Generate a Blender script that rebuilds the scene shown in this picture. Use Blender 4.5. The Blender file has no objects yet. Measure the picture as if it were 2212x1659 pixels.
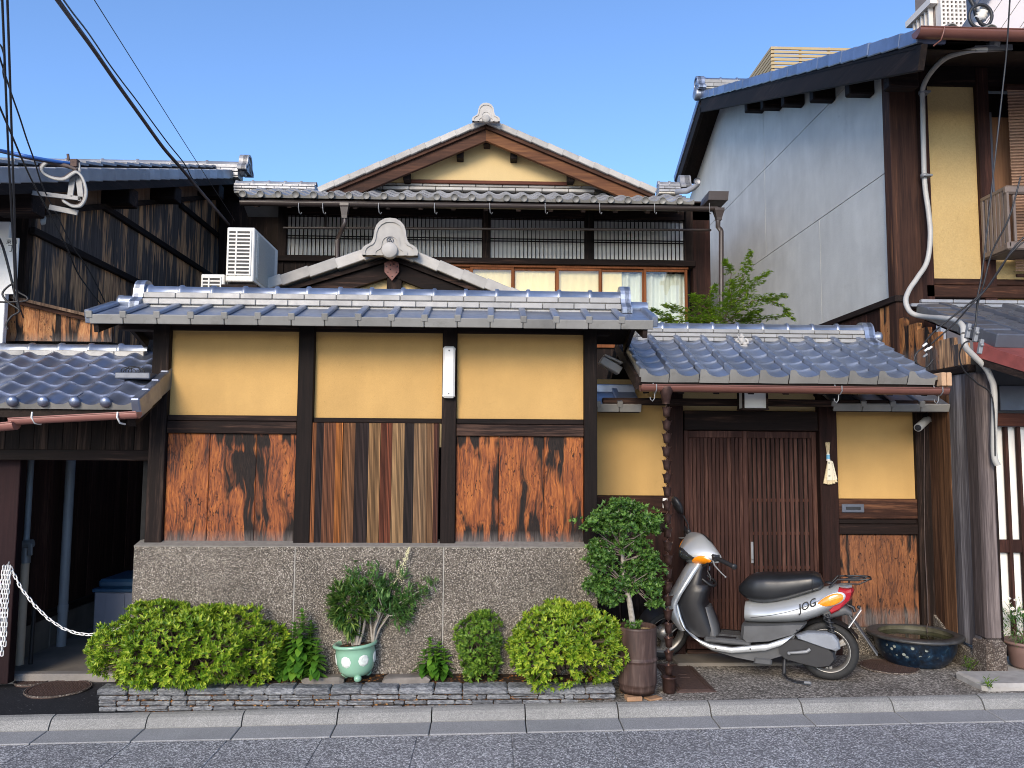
import bpy, bmesh, math, random
from math import sin, cos, pi, radians, sqrt, atan2
from mathutils import Vector, Matrix, Euler

random.seed(7)
SC = bpy.context.scene
COL = SC.collection

# ------------------------------------------------------------------ camera
CAM_H = 1.55
cam_d = bpy.data.cameras.new('camera')
cam = bpy.data.objects.new('camera', cam_d)
COL.objects.link(cam)
cam_d.sensor_width = 36.0
cam_d.lens = 36.0 * 1740.0 / 2212.0
cam_d.clip_start = 0.05
cam_d.clip_end = 3000
CAM_R = (Matrix.Rotation(radians(-1.8), 3, 'Z') @ Matrix.Rotation(radians(90 + 4.9), 3, 'X')
         @ Matrix.Rotation(0.0064, 3, 'Z'))
cam.matrix_world = Matrix.Translation((0, 0, CAM_H)) @ CAM_R.to_4x4()
SC.camera = cam

# ------------------------------------------------------------------ light
SUN_EL, SUN_AZ = radians(25), radians(199)
w = bpy.data.worlds.new('World')
SC.world = w
w.use_nodes = True
wn = w.node_tree.nodes
wl = w.node_tree.links
bg = wn['Background']
sky = wn.new('ShaderNodeTexSky')
sky.sky_type = 'NISHITA'
sky.sun_disc = False
sky.sun_elevation = SUN_EL
sky.sun_rotation = SUN_AZ
sky.altitude = 60
sky.air_density = 0.8
sky.dust_density = 0.9
sky.ozone_density = 5.0
wl.new(sky.outputs[0], bg.inputs[0])
bg.inputs[1].default_value = 0.13
sl = bpy.data.lights.new('sun', 'SUN')
sl.energy = 1.5
sl.angle = radians(24)
sl.color = (1.0, 0.84, 0.64)
sun = bpy.data.objects.new('sun', sl)
COL.objects.link(sun)
sd = Vector((sin(SUN_AZ) * cos(SUN_EL), cos(SUN_AZ) * cos(SUN_EL), sin(SUN_EL)))
sun.rotation_euler = sd.to_track_quat('Z', 'Y').to_euler()
sun.location = (0, -8, 9)
vs = SC.view_settings
vs.view_transform = 'Standard'
vs.look = 'None'
vs.gamma = 1.0
vs.exposure = 1.22
vs.use_curve_mapping = False
SC.render.engine = 'CYCLES'
SC.cycles.use_denoising = True
SC.cycles.denoising_prefilter = 'ACCURATE'
SC.cycles.denoising_input_passes = 'RGB_ALBEDO_NORMAL'
SC.cycles.filter_width = 1.0
SC.cycles.max_bounces = 6
SC.cycles.diffuse_bounces = 3
SC.cycles.glossy_bounces = 3
SC.cycles.transmission_bounces = 4
SC.cycles.transparent_max_bounces = 6


# ------------------------------------------------------------------ image coordinate helpers
# Things are placed by image coordinates: the ray through a pixel plus the
# assumed plane a thing stands on gives its place in metres (x right, y away, z up).
def pixel_ray(x, y):
    return CAM_R @ Vector(((x - 1106.0) / 1740.0, -(y - 829.5) / 1740.0, -1.0))


def S(x, y, Y):
    d = pixel_ray(x, y)
    return Vector((0, 0, CAM_H)) + d * (Y / d.y)


def SX(x, y, X):
    d = pixel_ray(x, y)
    return Vector((0, 0, CAM_H)) + d * (X / d.x)


def SG(x, y, z=0.0):
    d = pixel_ray(x, y)
    return Vector((0, 0, CAM_H)) + d * ((z - CAM_H) / d.z)


# ------------------------------------------------------------------ mesh builder
class MB:
    def __init__(s):
        s.v = []
        s.f = []
        s.mi = []
        s.sm = []

    def add(s, vs_, fs_, mi=0, sm=False):
        b = len(s.v)
        s.v.extend(tuple(p) for p in vs_)
        for f in fs_:
            s.f.append(tuple(i + b for i in f))
            s.mi.append(mi)
            s.sm.append(sm)
        return s

    def box(s, x0, x1, y0, y1, z0, z1, c=0.0, mi=0, M=None):
        if x1 < x0: x0, x1 = x1, x0
        if y1 < y0: y0, y1 = y1, y0
        if z1 < z0: z0, z1 = z1, z0
        c = min(c, (x1 - x0) * .3, (y1 - y0) * .3, (z1 - z0) * .3)
        if c <= 0:
            vv = [(x0, y0, z0), (x1, y0, z0), (x1, y1, z0), (x0, y1, z0), (x0, y0, z1), (x1, y0, z1), (x1, y1, z1), (x0, y1, z1)]
            ff = [(0, 3, 2, 1), (4, 5, 6, 7), (0, 1, 5, 4), (1, 2, 6, 5), (2, 3, 7, 6), (3, 0, 4, 7)]
        else:
            vv = []
            idx = {}
            for ix, (X, sx) in enumerate(((x0, 1), (x1, -1))):
                for iy, (Y, sy) in enumerate(((y0, 1), (y1, -1))):
                    for iz, (Z, sz) in enumerate(((z0, 1), (z1, -1))):
                        for k in range(3):
                            idx[ix, iy, iz, k] = len(vv)
                            vv.append((X + (0 if k == 0 else c * sx), Y + (0 if k == 1 else c * sy), Z + (0 if k == 2 else c * sz)))
            ff = []
            I = idx
            for a, k in ((0, 0), (1, 0)):
                q = [I[a, 0, 0, k], I[a, 1, 0, k], I[a, 1, 1, k], I[a, 0, 1, k]]
                ff.append(tuple(q if a == 1 else q[::-1]))
            for a in (0, 1):
                q = [I[0, a, 0, 1], I[0, a, 1, 1], I[1, a, 1, 1], I[1, a, 0, 1]]
                ff.append(tuple(q if a == 1 else q[::-1]))
            for a in (0, 1):
                q = [I[0, 0, a, 2], I[1, 0, a, 2], I[1, 1, a, 2], I[0, 1, a, 2]]
                ff.append(tuple(q if a == 1 else q[::-1]))
            for a in (0, 1):
                for b in (0, 1):
                    q = [I[a, b, 0, 0], I[a, b, 0, 1], I[a, b, 1, 1], I[a, b, 1, 0]]
                    ff.append(tuple(q if (a == b) else q[::-1]))
                    q = [I[a, 0, b, 0], I[a, 1, b, 0], I[a, 1, b, 2], I[a, 0, b, 2]]
                    ff.append(tuple(q if (a != b) else q[::-1]))
                    q = [I[0, a, b, 1], I[0, a, b, 2], I[1, a, b, 2], I[1, a, b, 1]]
                    ff.append(tuple(q if (a != b) else q[::-1]))
                    for d in (0, 1):
                        q = [I[a, b, d, 0], I[a, b, d, 1], I[a, b, d, 2]]
                        ff.append(tuple(q if (a + b + d) % 2 else q[::-1]))
        if M is not None:
            vv = [M @ Vector(p) for p in vv]
        return s.add(vv, ff, mi)

    def beam(s, p, q, w_, h, up=(0, 0, 1), c=0.0, mi=0):
        p, q = Vector(p), Vector(q)
        d = q - p
        L = d.length
        d.normalize()
        side = d.cross(Vector(up))
        if side.length < 1e-6:
            side = d.cross(Vector((1, 0, 0)))
        side.normalize()
        u = side.cross(d)
        M = Matrix((side, d, u)).transposed().to_4x4()
        M.translation = p
        return s.box(-w_ / 2, w_ / 2, 0, L, -h / 2, h / 2, c, mi, M)

    def prism(s, poly, O, A, B, N, mi=0, sm=False, cap=True):
        O, A, B, N = Vector(O), Vector(A), Vector(B), Vector(N)
        n = len(poly)
        lo = [O + A * a + B * b for a, b in poly]
        hi = [p + N for p in lo]
        flip = A.cross(B).dot(N) < 0
        area = sum(poly[i][0] * poly[(i + 1) % n][1] - poly[(i + 1) % n][0] * poly[i][1] for i in range(n))
        if area < 0: flip = not flip
        def o(q): return tuple(q[::-1]) if flip else tuple(q)
        s.add(lo + hi, [o((i, (i + 1) % n, n + (i + 1) % n, n + i)) for i in range(n)], mi, sm)
        if cap:
            s.add(hi, [o(list(range(n)))], mi)
            s.add(lo, [o(list(range(n))[::-1])], mi)
        return s

    def tube(s, pts, r, n=8, mi=0, caps=True, closed=False, sm=True):
        pts = [Vector(p) for p in pts]
        m = len(pts)
        rr = r if isinstance(r, (list, tuple)) else [r] * m
        rings = []
        prev = None
        for i, p in enumerate(pts):
            if closed:
                t = pts[(i + 1) % m] - pts[i - 1]
            else:
                t = pts[min(i + 1, m - 1)] - pts[max(i - 1, 0)]
            if t.length < 1e-9: t = Vector((0, 0, 1))
            t.normalize()
            if prev is None:
                a = t.cross(Vector((0, 0, 1)))
                if a.length < 1e-3: a = t.cross(Vector((1, 0, 0)))
                a.normalize()
            else:
                a = prev - t * prev.dot(t)
                if a.length < 1e-6: a = t.cross(Vector((1, 0, 0)))
                a.normalize()
            prev = a
            b = t.cross(a)
            rings.append([p + (a * cos(2 * pi * k / n) + b * sin(2 * pi * k / n)) * rr[i] for k in range(n)])
        vv = [q for ring in rings for q in ring]
        ff = []
        for i in range(m if closed else m - 1):
            j = (i + 1) % m
            for k in range(n):
                ff.append((i * n + k, i * n + (k + 1) % n, j * n + (k + 1) % n, j * n + k))
        s.add(vv, ff, mi, sm)
        if caps and not closed:
            s.add(rings[0], [tuple(range(n))[::-1]], mi)
            s.add(rings[-1], [tuple(range(n))], mi)
        return s

    def lathe(s, prof, C, n=24, M=None, mi=0, sm=True, a0=0.0, a1=2 * pi):
        C = Vector(C)
        full = abs(a1 - a0 - 2 * pi) < 1e-6
        cols = n if full else n + 1
        vv = []
        for i in range(cols):
            t = a0 + (a1 - a0) * i / n
            for r, z in prof:
                p = Vector((r * cos(t), r * sin(t), z))
                if M is not None: p = M @ p
                vv.append(C + p)
        m = len(prof)
        ff = []
        for i in range(n):
            j = (i + 1) % cols
            for k in range(m - 1):
                ff.append((i * m + k, j * m + k, j * m + k + 1, i * m + k + 1))
        return s.add(vv, ff, mi, sm)

    def ball(s, C, r, n=10, m=6, sc=(1, 1, 1), M=None, mi=0):
        prof = [(r * sin(pi * k / m), -r * cos(pi * k / m)) for k in range(m + 1)]
        S_ = Matrix.Diagonal(sc)
        return s.lathe(prof, C, n, (M @ S_) if M is not None else S_, mi)

    def loft(s, secs, mi=0, sm=True, caps=True, closed=True):
        n = len(secs[0])
        vv = [p for r_ in secs for p in r_]
        ff = []
        for i in range(len(secs) - 1):
            for k in range(n if closed else n - 1):
                ff.append((i * n + k, i * n + (k + 1) % n, (i + 1) * n + (k + 1) % n, (i + 1) * n + k))
        s.add(vv, ff, mi, sm)
        if caps and closed:
            s.add(secs[0], [tuple(range(n))[::-1]], mi, sm)
            s.add(secs[-1], [tuple(range(n))], mi, sm)
        return s

    def sheet(s, fn, nu, nv, mi=0, sm=True):
        vv = [fn(i / nu, j / nv) for i in range(nu + 1) for j in range(nv + 1)]
        ff = [(i * (nv + 1) + j, (i + 1) * (nv + 1) + j, (i + 1) * (nv + 1) + j + 1, i * (nv + 1) + j + 1) for i in range(nu) for j in range(nv)]
        return s.add(vv, ff, mi, sm)

    def mesh(s, name, mats, off=Vector((0, 0, 0))):
        me = bpy.data.meshes.new(name)
        me.from_pydata([(p[0] - off[0], p[1] - off[1], p[2] - off[2]) for p in s.v], [], s.f)
        if not isinstance(mats, (list, tuple)): mats = [mats]
        for m in mats: me.materials.append(m)
        me.polygons.foreach_set('material_index', s.mi)
        me.polygons.foreach_set('use_smooth', s.sm)
        me.update()
        return me


ORG = {}


def tag(o, label=None, cat=None, group=None, kind=None, color=None):
    if label: o['label'] = label
    if cat: o['category'] = cat
    if group: o['group'] = group
    if kind: o['kind'] = kind
    if color: o.color = (*color, 1)
    return o


def thing(name, label, cat, loc=(0, 0, 0), group=None):
    o = bpy.data.objects.new(name, None)
    o.empty_display_size = 0.1
    COL.objects.link(o)
    o.location = loc
    ORG[o.name] = Vector(loc)
    return tag(o, label, cat, group)


def struct(name, loc=(0, 0, 0)):
    o = bpy.data.objects.new(name, None)
    COL.objects.link(o)
    o.location = loc
    o['kind'] = 'structure'
    ORG[o.name] = Vector(loc)
    return o


def part(name, mb, mat, parent=None, color=None, kind=None, label=None):
    """link a mesh built in world coordinates as ONE object (child of parent)"""
    org = ORG[parent.name] if parent else Vector((0, 0, 0))
    o = bpy.data.objects.new(name, mb.mesh(name, mat, org))
    COL.objects.link(o)
    if parent:
        o.parent = parent
        ORG[o.name] = org
    else:
        ORG[o.name] = Vector((0, 0, 0))
    return tag(o, label, None, None, kind, color)


def solo(name, mb, mat, label, cat, loc=(0, 0, 0), group=None, kind=None):
    o = bpy.data.objects.new(name, mb.mesh(name, mat, Vector(loc)))
    COL.objects.link(o)
    o.location = loc
    ORG[o.name] = Vector(loc)
    return tag(o, label, cat, group, kind)


def piece(name, me, parent, loc, rot=(0, 0, 0), scale=None, color=None):
    """a repeat that shares its mesh: placed at a world point under its thing"""
    o = bpy.data.objects.new(name, me)
    COL.objects.link(o)
    o.parent = parent
    o.location = Vector(loc) - ORG[parent.name]
    o.rotation_euler = rot
    if scale: o.scale = scale
    if color: o.color = (*color, 1)
    ORG[o.name] = ORG[parent.name]
    return o


def rnd(a, b):
    return random.uniform(a, b)


# ------------------------------------------------------------------ materials
class NT:
    def __init__(s, name):
        s.m = bpy.data.materials.new(name)
        s.m.use_nodes = True
        s.t = s.m.node_tree
        s.t.nodes.clear()
        s.out = s.t.nodes.new('ShaderNodeOutputMaterial')

    def n(s, typ, i=None, **kw):
        nd = s.t.nodes.new('ShaderNode' + typ)
        for k, v in kw.items(): setattr(nd, k, v)
        for k, v in (i or {}).items():
            s.put(nd.inputs[k], v)
        return nd

    def put(s, sock, v):
        if isinstance(v, bpy.types.NodeSocket):
            s.t.links.new(v, sock)
        elif v is not None:
            if isinstance(v, (tuple, list)) and len(v) == 3 and sock.type == 'RGBA': v = (*v, 1)
            sock.default_value = v

    def coord(s, kind='Object', rand=True):
        c = s.n('TexCoord').outputs[kind]
        if rand:
            r = s.n('ObjectInfo').outputs['Random']
            c = s.n('VectorMath', {0: c, 1: s.math('MULTIPLY', r, 53.0)}, operation='ADD').outputs[0]
        return c

    def scale(s, v, k):
        return s.n('VectorMath', {0: v, 1: k}, operation='MULTIPLY').outputs[0]

    def noise(s, v, sc=5.0, det=4.0, ro=0.55, dist=0.0):
        return s.n('TexNoise', {'Vector': v, 'Scale': sc, 'Detail': det, 'Roughness': ro, 'Distortion': dist}).outputs['Fac']

    def voro(s, v, sc=20.0, feat='F1', out='Distance'):
        return s.n('TexVoronoi', {'Vector': v, 'Scale': sc}, feature=feat).outputs[out]

    def math(s, op, a, b=None, c=None, clamp=False):
        nd = s.n('Math', operation=op, use_clamp=clamp)
        s.put(nd.inputs[0], a)
        if b is not None: s.put(nd.inputs[1], b)
        if c is not None: s.put(nd.inputs[2], c)
        return nd.outputs[0]

    def mr(s, v, a, b, c=0.0, d=1.0):
        return s.n('MapRange', {0: v, 1: a, 2: b, 3: c, 4: d}).outputs[0]

    def ramp(s, fac, stops):
        nd = s.n('ValToRGB', {0: fac})
        e = nd.color_ramp.elements
        while len(e) < len(stops): e.new(0.5)
        for k, (p, c) in zip(e, stops):
            k.position = p
            k.color = (*c, 1) if len(c) == 3 else c
        return nd.outputs[0]

    def mix(s, f, a, b, blend='MIX'):
        nd = s.n('Mix', data_type='RGBA', blend_type=blend)
        s.put(nd.inputs[0], f)
        s.put(nd.inputs[6], a)
        s.put(nd.inputs[7], b)
        return nd.outputs[2]

    def sep(s, v, ax):
        return s.n('SeparateXYZ', {0: v}).outputs['XYZ'.index(ax)]

    def bump(s, h, st=0.3, d=0.01):
        return s.n('Bump', {'Height': h, 'Strength': st, 'Distance': d}).outputs[0]

    def pbr(s, col, rough=0.6, metal=0.0, bump=None, spec=None, **kw):
        i = {'Base Color': col, 'Roughness': rough, 'Metallic': metal}
        if bump is not None: i['Normal'] = bump
        if spec is not None: i['Specular IOR Level'] = spec
        i.update(kw)
        p = s.n('BsdfPrincipled', i)
        s.t.links.new(p.outputs[0], s.out.inputs[0])
        return s.m


def plain(name, col, rough=0.5, metal=0.0, var=0.12, sc=9.0, bump=0.0, spec=None, **kw):
    t = NT(name)
    c = t.coord()
    f = t.noise(c, sc, 5.0, .6)
    k = t.mr(f, .25, .75, 1 - var, 1 + var)
    colr = t.mix(1.0, (*col, 1), t.n('CombineColor', {0: k, 1: k, 2: k}).outputs[0], 'MULTIPLY')
    r = t.mr(t.noise(c, sc * 2.3, 4.0), .2, .8, max(0.02, rough - .08), min(1, rough + .1))
    b = t.bump(t.noise(c, sc * 6, 4.0), bump, .004) if bump else None
    return t.pbr(colr, r, metal, b, spec, **kw)


def wood(name, ax, dark, mid, light, cross=30.0, along=1.6, rough=.75, tint=False, bumpk=.35, lo=.3, hi=.72):
    t = NT(name)
    c = t.coord()
    sc = [cross, cross, cross]
    sc['XYZ'.index(ax)] = along
    v = t.scale(c, tuple(sc))
    big = t.noise(t.scale(c, tuple(k * .16 for k in sc)), 1.0, 3.0, .5, .6)
    g = t.noise(v, 1.0, 6.0, .65, .35)
    fine = t.noise(t.scale(c, tuple(k * 3.2 for k in sc)), 1.0, 3.0, .6)
    f = t.math('ADD', t.math('MULTIPLY', g, .5), t.math('MULTIPLY', big, .5))
    f = t.math('ADD', t.math('MULTIPLY', f, .75), t.math('MULTIPLY', fine, .25))
    col = t.ramp(f, [(lo, dark), ((lo + hi) / 2, mid), (hi, light)])
    if tint:
        col = t.mix(1.0, col, t.n('ObjectInfo').outputs['Color'], 'MULTIPLY')
    else:
        r = t.mr(t.n('ObjectInfo').outputs['Random'], 0, 1, .8, 1.2)
        col = t.mix(1.0, col, t.n('CombineColor', {0: r, 1: r, 2: r}).outputs[0], 'MULTIPLY')
    return t.pbr(col, rough, 0, t.bump(t.math('ADD', g, t.math('MULTIPLY', fine, .6)), bumpk, .006), .18)


def char_wood(name, zlo, zhi, tintcol=((.035, .009, .004), (.205, .052, .011), (.41, .132, .026)), grey=True):
    """sooty cedar boards: orange grain with black scorch flames, pits and a weathered foot"""
    t = NT(name)
    c = t.coord()
    cw = t.n('TexCoord').outputs['Object']
    z = t.sep(cw, 'Z')
    warp = t.n('VectorMath', {0: c, 1: t.scale(t.n('TexNoise', {'Vector': t.scale(c, (5, 5, 3)), 'Scale': 1.0, 'Detail': 2.0}).outputs['Color'], (.09, .09, .16))}, operation='ADD').outputs[0]
    g = t.noise(t.scale(warp, (75, 75, 3.2)), 1.0, 5.0, .65, .4)
    g2 = t.noise(t.scale(warp, (190, 190, 14)), 1.0, 3.0, .6)
    hue = t.noise(t.scale(c, (7, 7, 2.2)), 1.0, 3.0)
    f = t.math('ADD', t.math('MULTIPLY', g, .45), t.math('ADD', t.math('MULTIPLY', g2, .25), t.math('MULTIPLY', hue, .3)))
    col = t.ramp(f, [(.40, tintcol[0]), (.49, tintcol[1]), (.61, tintcol[2])])
    fl = t.noise(t.scale(warp, (9, 9, 1.05)), 1.0, 4.0, .55, .7)
    top = t.mr(z, zhi - .05, zhi - .002, 0, .07)
    bot = t.mr(z, zlo + .01, zlo + .22, .07, 0)
    fl = t.math('ADD', t.math('ADD', fl, top), bot)
    scorch = t.mr(fl, .530, .60, 0, 1)
    pit = t.mr(t.noise(t.scale(warp, (70, 70, 28)), 1.0, 3.0), 0.58, .66, 0, .9)
    pit = t.math('MULTIPLY', pit, t.mr(t.noise(t.scale(c, (6, 6, 5)), 1.0, 2.0), .42, .6))
    k = t.math('MAXIMUM', scorch, pit)
    dk = t.ramp(g2, [(.3, (.005, .004, .0035)), (.75, (.026, .016, .012))])
    col = t.mix(k, col, dk)
    if grey:
        gm = t.math('MULTIPLY', t.mr(z, zlo + .0, zlo + .07, .75, 0), t.mr(g, .35, .65, .2, 1))
        col = t.mix(gm, col, (.16, .14, .13, 1))
    h = t.math('SUBTRACT', t.math('ADD', g, t.math('MULTIPLY', g2, .7)), t.math('MULTIPLY', k, .5))
    return t.pbr(col, t.mr(k, 0, 1, .55, .8), 0, t.bump(h, .6, .006), .3)


def burnt(name, ax='Z', bright=1.0):
    t = NT(name)
    c = t.coord()
    g = t.noise(t.scale(c, (42, 42, 1.5)), 1.0, 6.0, .65, .3)
    f2 = t.noise(t.scale(c, (120, 120, 4)), 1.0, 3.0)
    st = t.noise(t.scale(c, (11, 9, 1.0)), 1.0, 4.0, .6, .3)
    st = t.math('ADD', st, t.math('MULTIPLY', t.math('SUBTRACT', g, .5), .38))
    zc = t.sep(t.n('TexCoord').outputs['Object'], 'Z')
    st = t.math('ADD', st, t.math('MULTIPLY', t.math('SINE', t.math('MULTIPLY_ADD', zc, 8.6, t.math('MULTIPLY', t.n('ObjectInfo').outputs['Random'], 1.5))), .045))
    m = t.mr(st, .495, .555, 0, 1)
    m = t.math('MULTIPLY', m, t.mr(f2, .3, .62, .25, 1))
    dark = t.ramp(g, [(.3, (.030, .024, .021)), (.7, (.14, .112, .098))])
    tan = t.ramp(f2, [(.3, (.34 * bright, .165 * bright, .075 * bright)), (.7, (.80 * bright, .46 * bright, .23 * bright))])
    return t.pbr(t.mix(m, dark, tan), .8, 0, t.bump(t.math('ADD', g, m), .5, .006), .25)


def plaster(name, col, fine=230.0, bumpk=.25, mott=.10, specks=True):
    t = NT(name)
    c = t.coord(rand=False)
    big = t.noise(c, 2.2, 4.0, .6)
    n1 = t.noise(c, fine, 3.0, .6)
    k = t.math('ADD', t.mr(big, .25, .75, 1 - mott, 1 + mott), t.mr(n1, .3, .7, -.07, .07))
    run = t.noise(t.scale(c, (4.5, 4.5, .8)), 1.0, 5.0, .6, .5)
    k = t.math('MULTIPLY', k, t.mr(run, .35, .7, 1.02, 1 - mott * .6))
    kk = t.n('CombineColor', {0: k, 1: k, 2: k}).outputs[0]
    colr = t.mix(1.0, (*col, 1), kk, 'MULTIPLY')
    if specks:
        wv = t.n('VectorMath', {0: c, 1: t.scale(t.n('TexNoise', {'Vector': c, 'Scale': 3.0, 'Detail': 4.0}).outputs['Color'], (.5, .5, .5))}, operation='ADD').outputs[0]
        cr_ = t.mr(t.voro(wv, 2.3, 'DISTANCE_TO_EDGE'), .0, .006, .32, 0)
        cr_ = t.math('MULTIPLY', cr_, t.mr(t.noise(c, 2.7, 2.0), .55, .65, 0, 1))
        colr = t.mix(cr_, colr, tuple(x * .4 for x in col) + (1,))
        sp = t.mr(t.noise(c, 95, 2.0), .68, .75, 0, .35)
        colr = t.mix(sp, colr, tuple(x * .45 for x in col) + (1,))
    return t.pbr(colr, .9, 0, t.bump(t.math('ADD', n1, t.math('MULTIPLY', t.noise(c, 40, 3.0), .5)), bumpk, .004), .2)


def aggregate(name, stops, sc=150.0, mott=.25, bumpk=.5, rough=.75, sc2=2.0, stain=None):
    t = NT(name)
    c = t.coord()
    cell = t.n('TexVoronoi', {'Vector': c, 'Scale': sc})
    rc = t.n('SeparateColor', {0: cell.outputs['Color']}).outputs[0]
    col = t.ramp(rc, stops)
    big = t.mr(t.noise(c, sc2, 5.0, .65), .3, .7, 1 - mott, 1 + mott)
    col = t.mix(1.0, col, t.n('CombineColor', {0: big, 1: big, 2: big}).outputs[0], 'MULTIPLY')
    edge = t.mr(cell.outputs['Distance'], .35, .75, 0, .6)
    col = t.mix(edge, col, tuple(x * .5 for x in stops[0][1]) + (1,))
    if stain:
        col = t.mix(t.mr(t.noise(c, stain[0], 4.0, .6, .4), stain[1], stain[1] + .1, 0, stain[3]), col, (*stain[2], 1))
    return t.pbr(col, rough, 0, t.bump(cell.outputs['Distance'], -bumpk, .004), .35)


def tile_mat(name, col, metal=.45, rough=.33, stain=.35, dust=(.30, .27, .22)):
    t = NT(name)
    c = t.coord()
    r = t.n('ObjectInfo').outputs['Random']
    k = t.math('ADD', t.mr(r, 0, 1, .82, 1.15), t.mr(t.noise(c, 7, 4.0), .3, .7, -.12, .12))
    colr = t.mix(1.0, (*col, 1), t.n('CombineColor', {0: k, 1: k, 2: k}).outputs[0], 'MULTIPLY')
    d = t.mr(t.noise(c, 9, 6.0, .7, .4), .56, .78, 0, stain)
    colr = t.mix(d, colr, (*dust, 1))
    ro = t.math('ADD', t.mr(t.noise(c, 22, 4.0), .3, .7, rough - .06, rough + .10), t.math('MULTIPLY', d, .4))
    return t.pbr(colr, ro, t.mr(d, 0, 1, metal, metal * .3), t.bump(t.noise(c, 12, 3.0), .10, .004), .5)


def leaf_mat(name, a, b, c_, rough=.42, trans=.3):
    t = NT(name)
    geo = t.n('NewGeometry')
    r = geo.outputs['Random Per Island']
    col = t.ramp(r, [(0.0, a), (.5, b), (1.0, c_)])
    col = t.mix(t.mr(t.noise(t.n('TexCoord').outputs['Object'], 6, 3.0), .38, .62, 0, .8), col, t.mix(.6, col, (*a, 1)))
    p = t.n('BsdfPrincipled', {'Base Color': col, 'Roughness': rough, 'Specular IOR Level': .4})
    tr = t.n('BsdfTranslucent', {'Color': t.mix(.35, col, (.35, .5, .05, 1))})
    mx = t.n('MixShader', {0: trans, 1: p.outputs[0], 2: tr.outputs[0]})
    t.t.links.new(mx.outputs[0], t.out.inputs[0])
    return t.m


M = {}
M['ochre'] = plaster('ochre_plaster', (.49, .305, .112))
M['ochre_gable'] = plaster('pale_gable_plaster', (.56, .42, .21), 160, .15, .05, False)
M['ochre_rough'] = plaster('rough_ochre_stucco', (.48, .345, .155), 75, .9, .08)
M['stucco'] = plaster('grey_stucco', (.53, .53, .50), 120, .5, .13)
M['dark_v'] = wood('dark_timber_upright', 'Z', (.004, .0025, .002), (.012, .007, .0055), (.085, .052, .038), lo=.37, hi=.68)
M['dark_h'] = wood('dark_timber_level', 'X', (.004, .0025, .002), (.014, .0075, .006), (.105, .058, .040), lo=.37, hi=.68)
M['dark_y'] = wood('dark_timber_deep', 'Y', (.005, .0035, .003), (.014, .009, .0075), (.06, .038, .03))
M['soffit'] = wood('dark_soffit', 'Y', (.010, .007, .006), (.022, .014, .011), (.045, .028, .02))
M['door'] = wood('brown_lattice_timber', 'Z', (.014, .006, .005), (.046, .020, .015), (.14, .070, .050), lo=.36, hi=.68)
M['door_h'] = wood('brown_lattice_rail', 'X', (.030, .013, .010), (.072, .031, .022), (.15, .072, .05))
M['red_v'] = wood('red_brown_timber', 'Z', (.008, .004, .003), (.030, .012, .009), (.11, .047, .032), lo=.36, hi=.68)
M['red_h'] = wood('red_brown_rail', 'X', (.035, .012, .009), (.09, .032, .02), (.17, .065, .04))
M['win_frame'] = wood('orange_brown_frame', 'Z', (.09, .030, .012), (.20, .07, .026), (.32, .12, .05))
M['rail_warm'] = wood('warm_brown_rail', 'X', (.010, .0045, .003), (.045, .019, .012), (.21, .095, .048), 24, 2.0, lo=.37, hi=.67)
M['grey_wood'] = wood('silvered_post_wood', 'Z', (.028, .024, .023), (.12, .105, .10), (.36, .325, .30), 30, 1.1, .85, True, .6, .38, .66)
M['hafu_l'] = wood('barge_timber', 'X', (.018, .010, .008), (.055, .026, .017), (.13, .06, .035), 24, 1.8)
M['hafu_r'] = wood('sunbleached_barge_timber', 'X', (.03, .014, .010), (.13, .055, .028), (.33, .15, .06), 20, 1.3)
def stripe_mat():
    t = NT('raised_grain_board')
    c = t.coord()
    wv = t.n('VectorMath', {0: c, 1: t.scale(t.n('TexNoise', {'Vector': t.scale(c, (3, 3, 1.6)), 'Scale': 1.0, 'Detail': 2.0}).outputs['Color'], (.035, .035, 0))}, operation='ADD').outputs[0]
    ph = t.math('MULTIPLY_ADD', t.sep(c, 'X'), 760.0, t.math('MULTIPLY', t.noise(t.scale(c, (26, 26, .55)), 1.0, 2.0), 16.0))
    g = t.math('SINE', ph)
    g2 = t.noise(t.scale(wv, (260, 260, 4)), 1.0, 2.0)
    band = t.noise(t.scale(wv, (24, 24, .4)), 1.0, 2.0)
    k = t.math('ADD', t.mr(g, -.5, .6, .22, 1.05), t.mr(g2, .3, .7, -.12, .12))
    k = t.math('MULTIPLY', k, t.mr(band, .3, .7, .6, 1.3))
    col = t.mix(1.0, t.n('ObjectInfo').outputs['Color'], t.n('CombineColor', {0: k, 1: k, 2: k}).outputs[0], 'MULTIPLY')
    return t.pbr(col, .68, 0, t.bump(g, .7, .006), .3)


M['stripe'] = stripe_mat()
M['burnt'] = burnt('scorched_cedar')
M['tile'] = tile_mat('silver_grey_roof_tile', (.30, .335, .405), .78, .37, .42, (.26, .25, .23))  # blue of the reflected sky is tinted into the neutral silver
M['tile_blue'] = tile_mat('blue_grey_roof_tile', (.22, .25, .33), .75, .35, .45, (.16, .15, .13))
M['tile_face'] = tile_mat('matt_tile_face', (.215, .21, .195), .08, .55, .55, (.10, .095, .08))
M['tile_course'] = tile_mat('ridge_course_clay', (.30, .295, .285), .15, .5, .3, (.2, .19, .17))
M['tile_pale'] = tile_mat('pale_weathered_tile', (.37, .355, .33), .05, .6, .35, (.34, .31, .27))
M['tile_dark'] = tile_mat('dark_blue_grey_tile', (.11, .12, .145), .35, .38, .4, (.2, .19, .18))
M['lime'] = plain('lime_bedding', (.52, .49, .42), .9, 0, .2, 20, .4)
M['gutter'] = plain('brown_vinyl_gutter', (.155, .062, .045), .38, 0, .1, 5)
M['gutter_pink'] = plain('faded_brown_gutter', (.30, .13, .105), .45, 0, .1, 5)
M['gutter_dark'] = plain('dark_brown_gutter', (.045, .034, .030), .4, 0, .1, 5)
M['copper'] = plain('old_copper', (.085, .048, .040), .42, .75, .35, 30)
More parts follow.
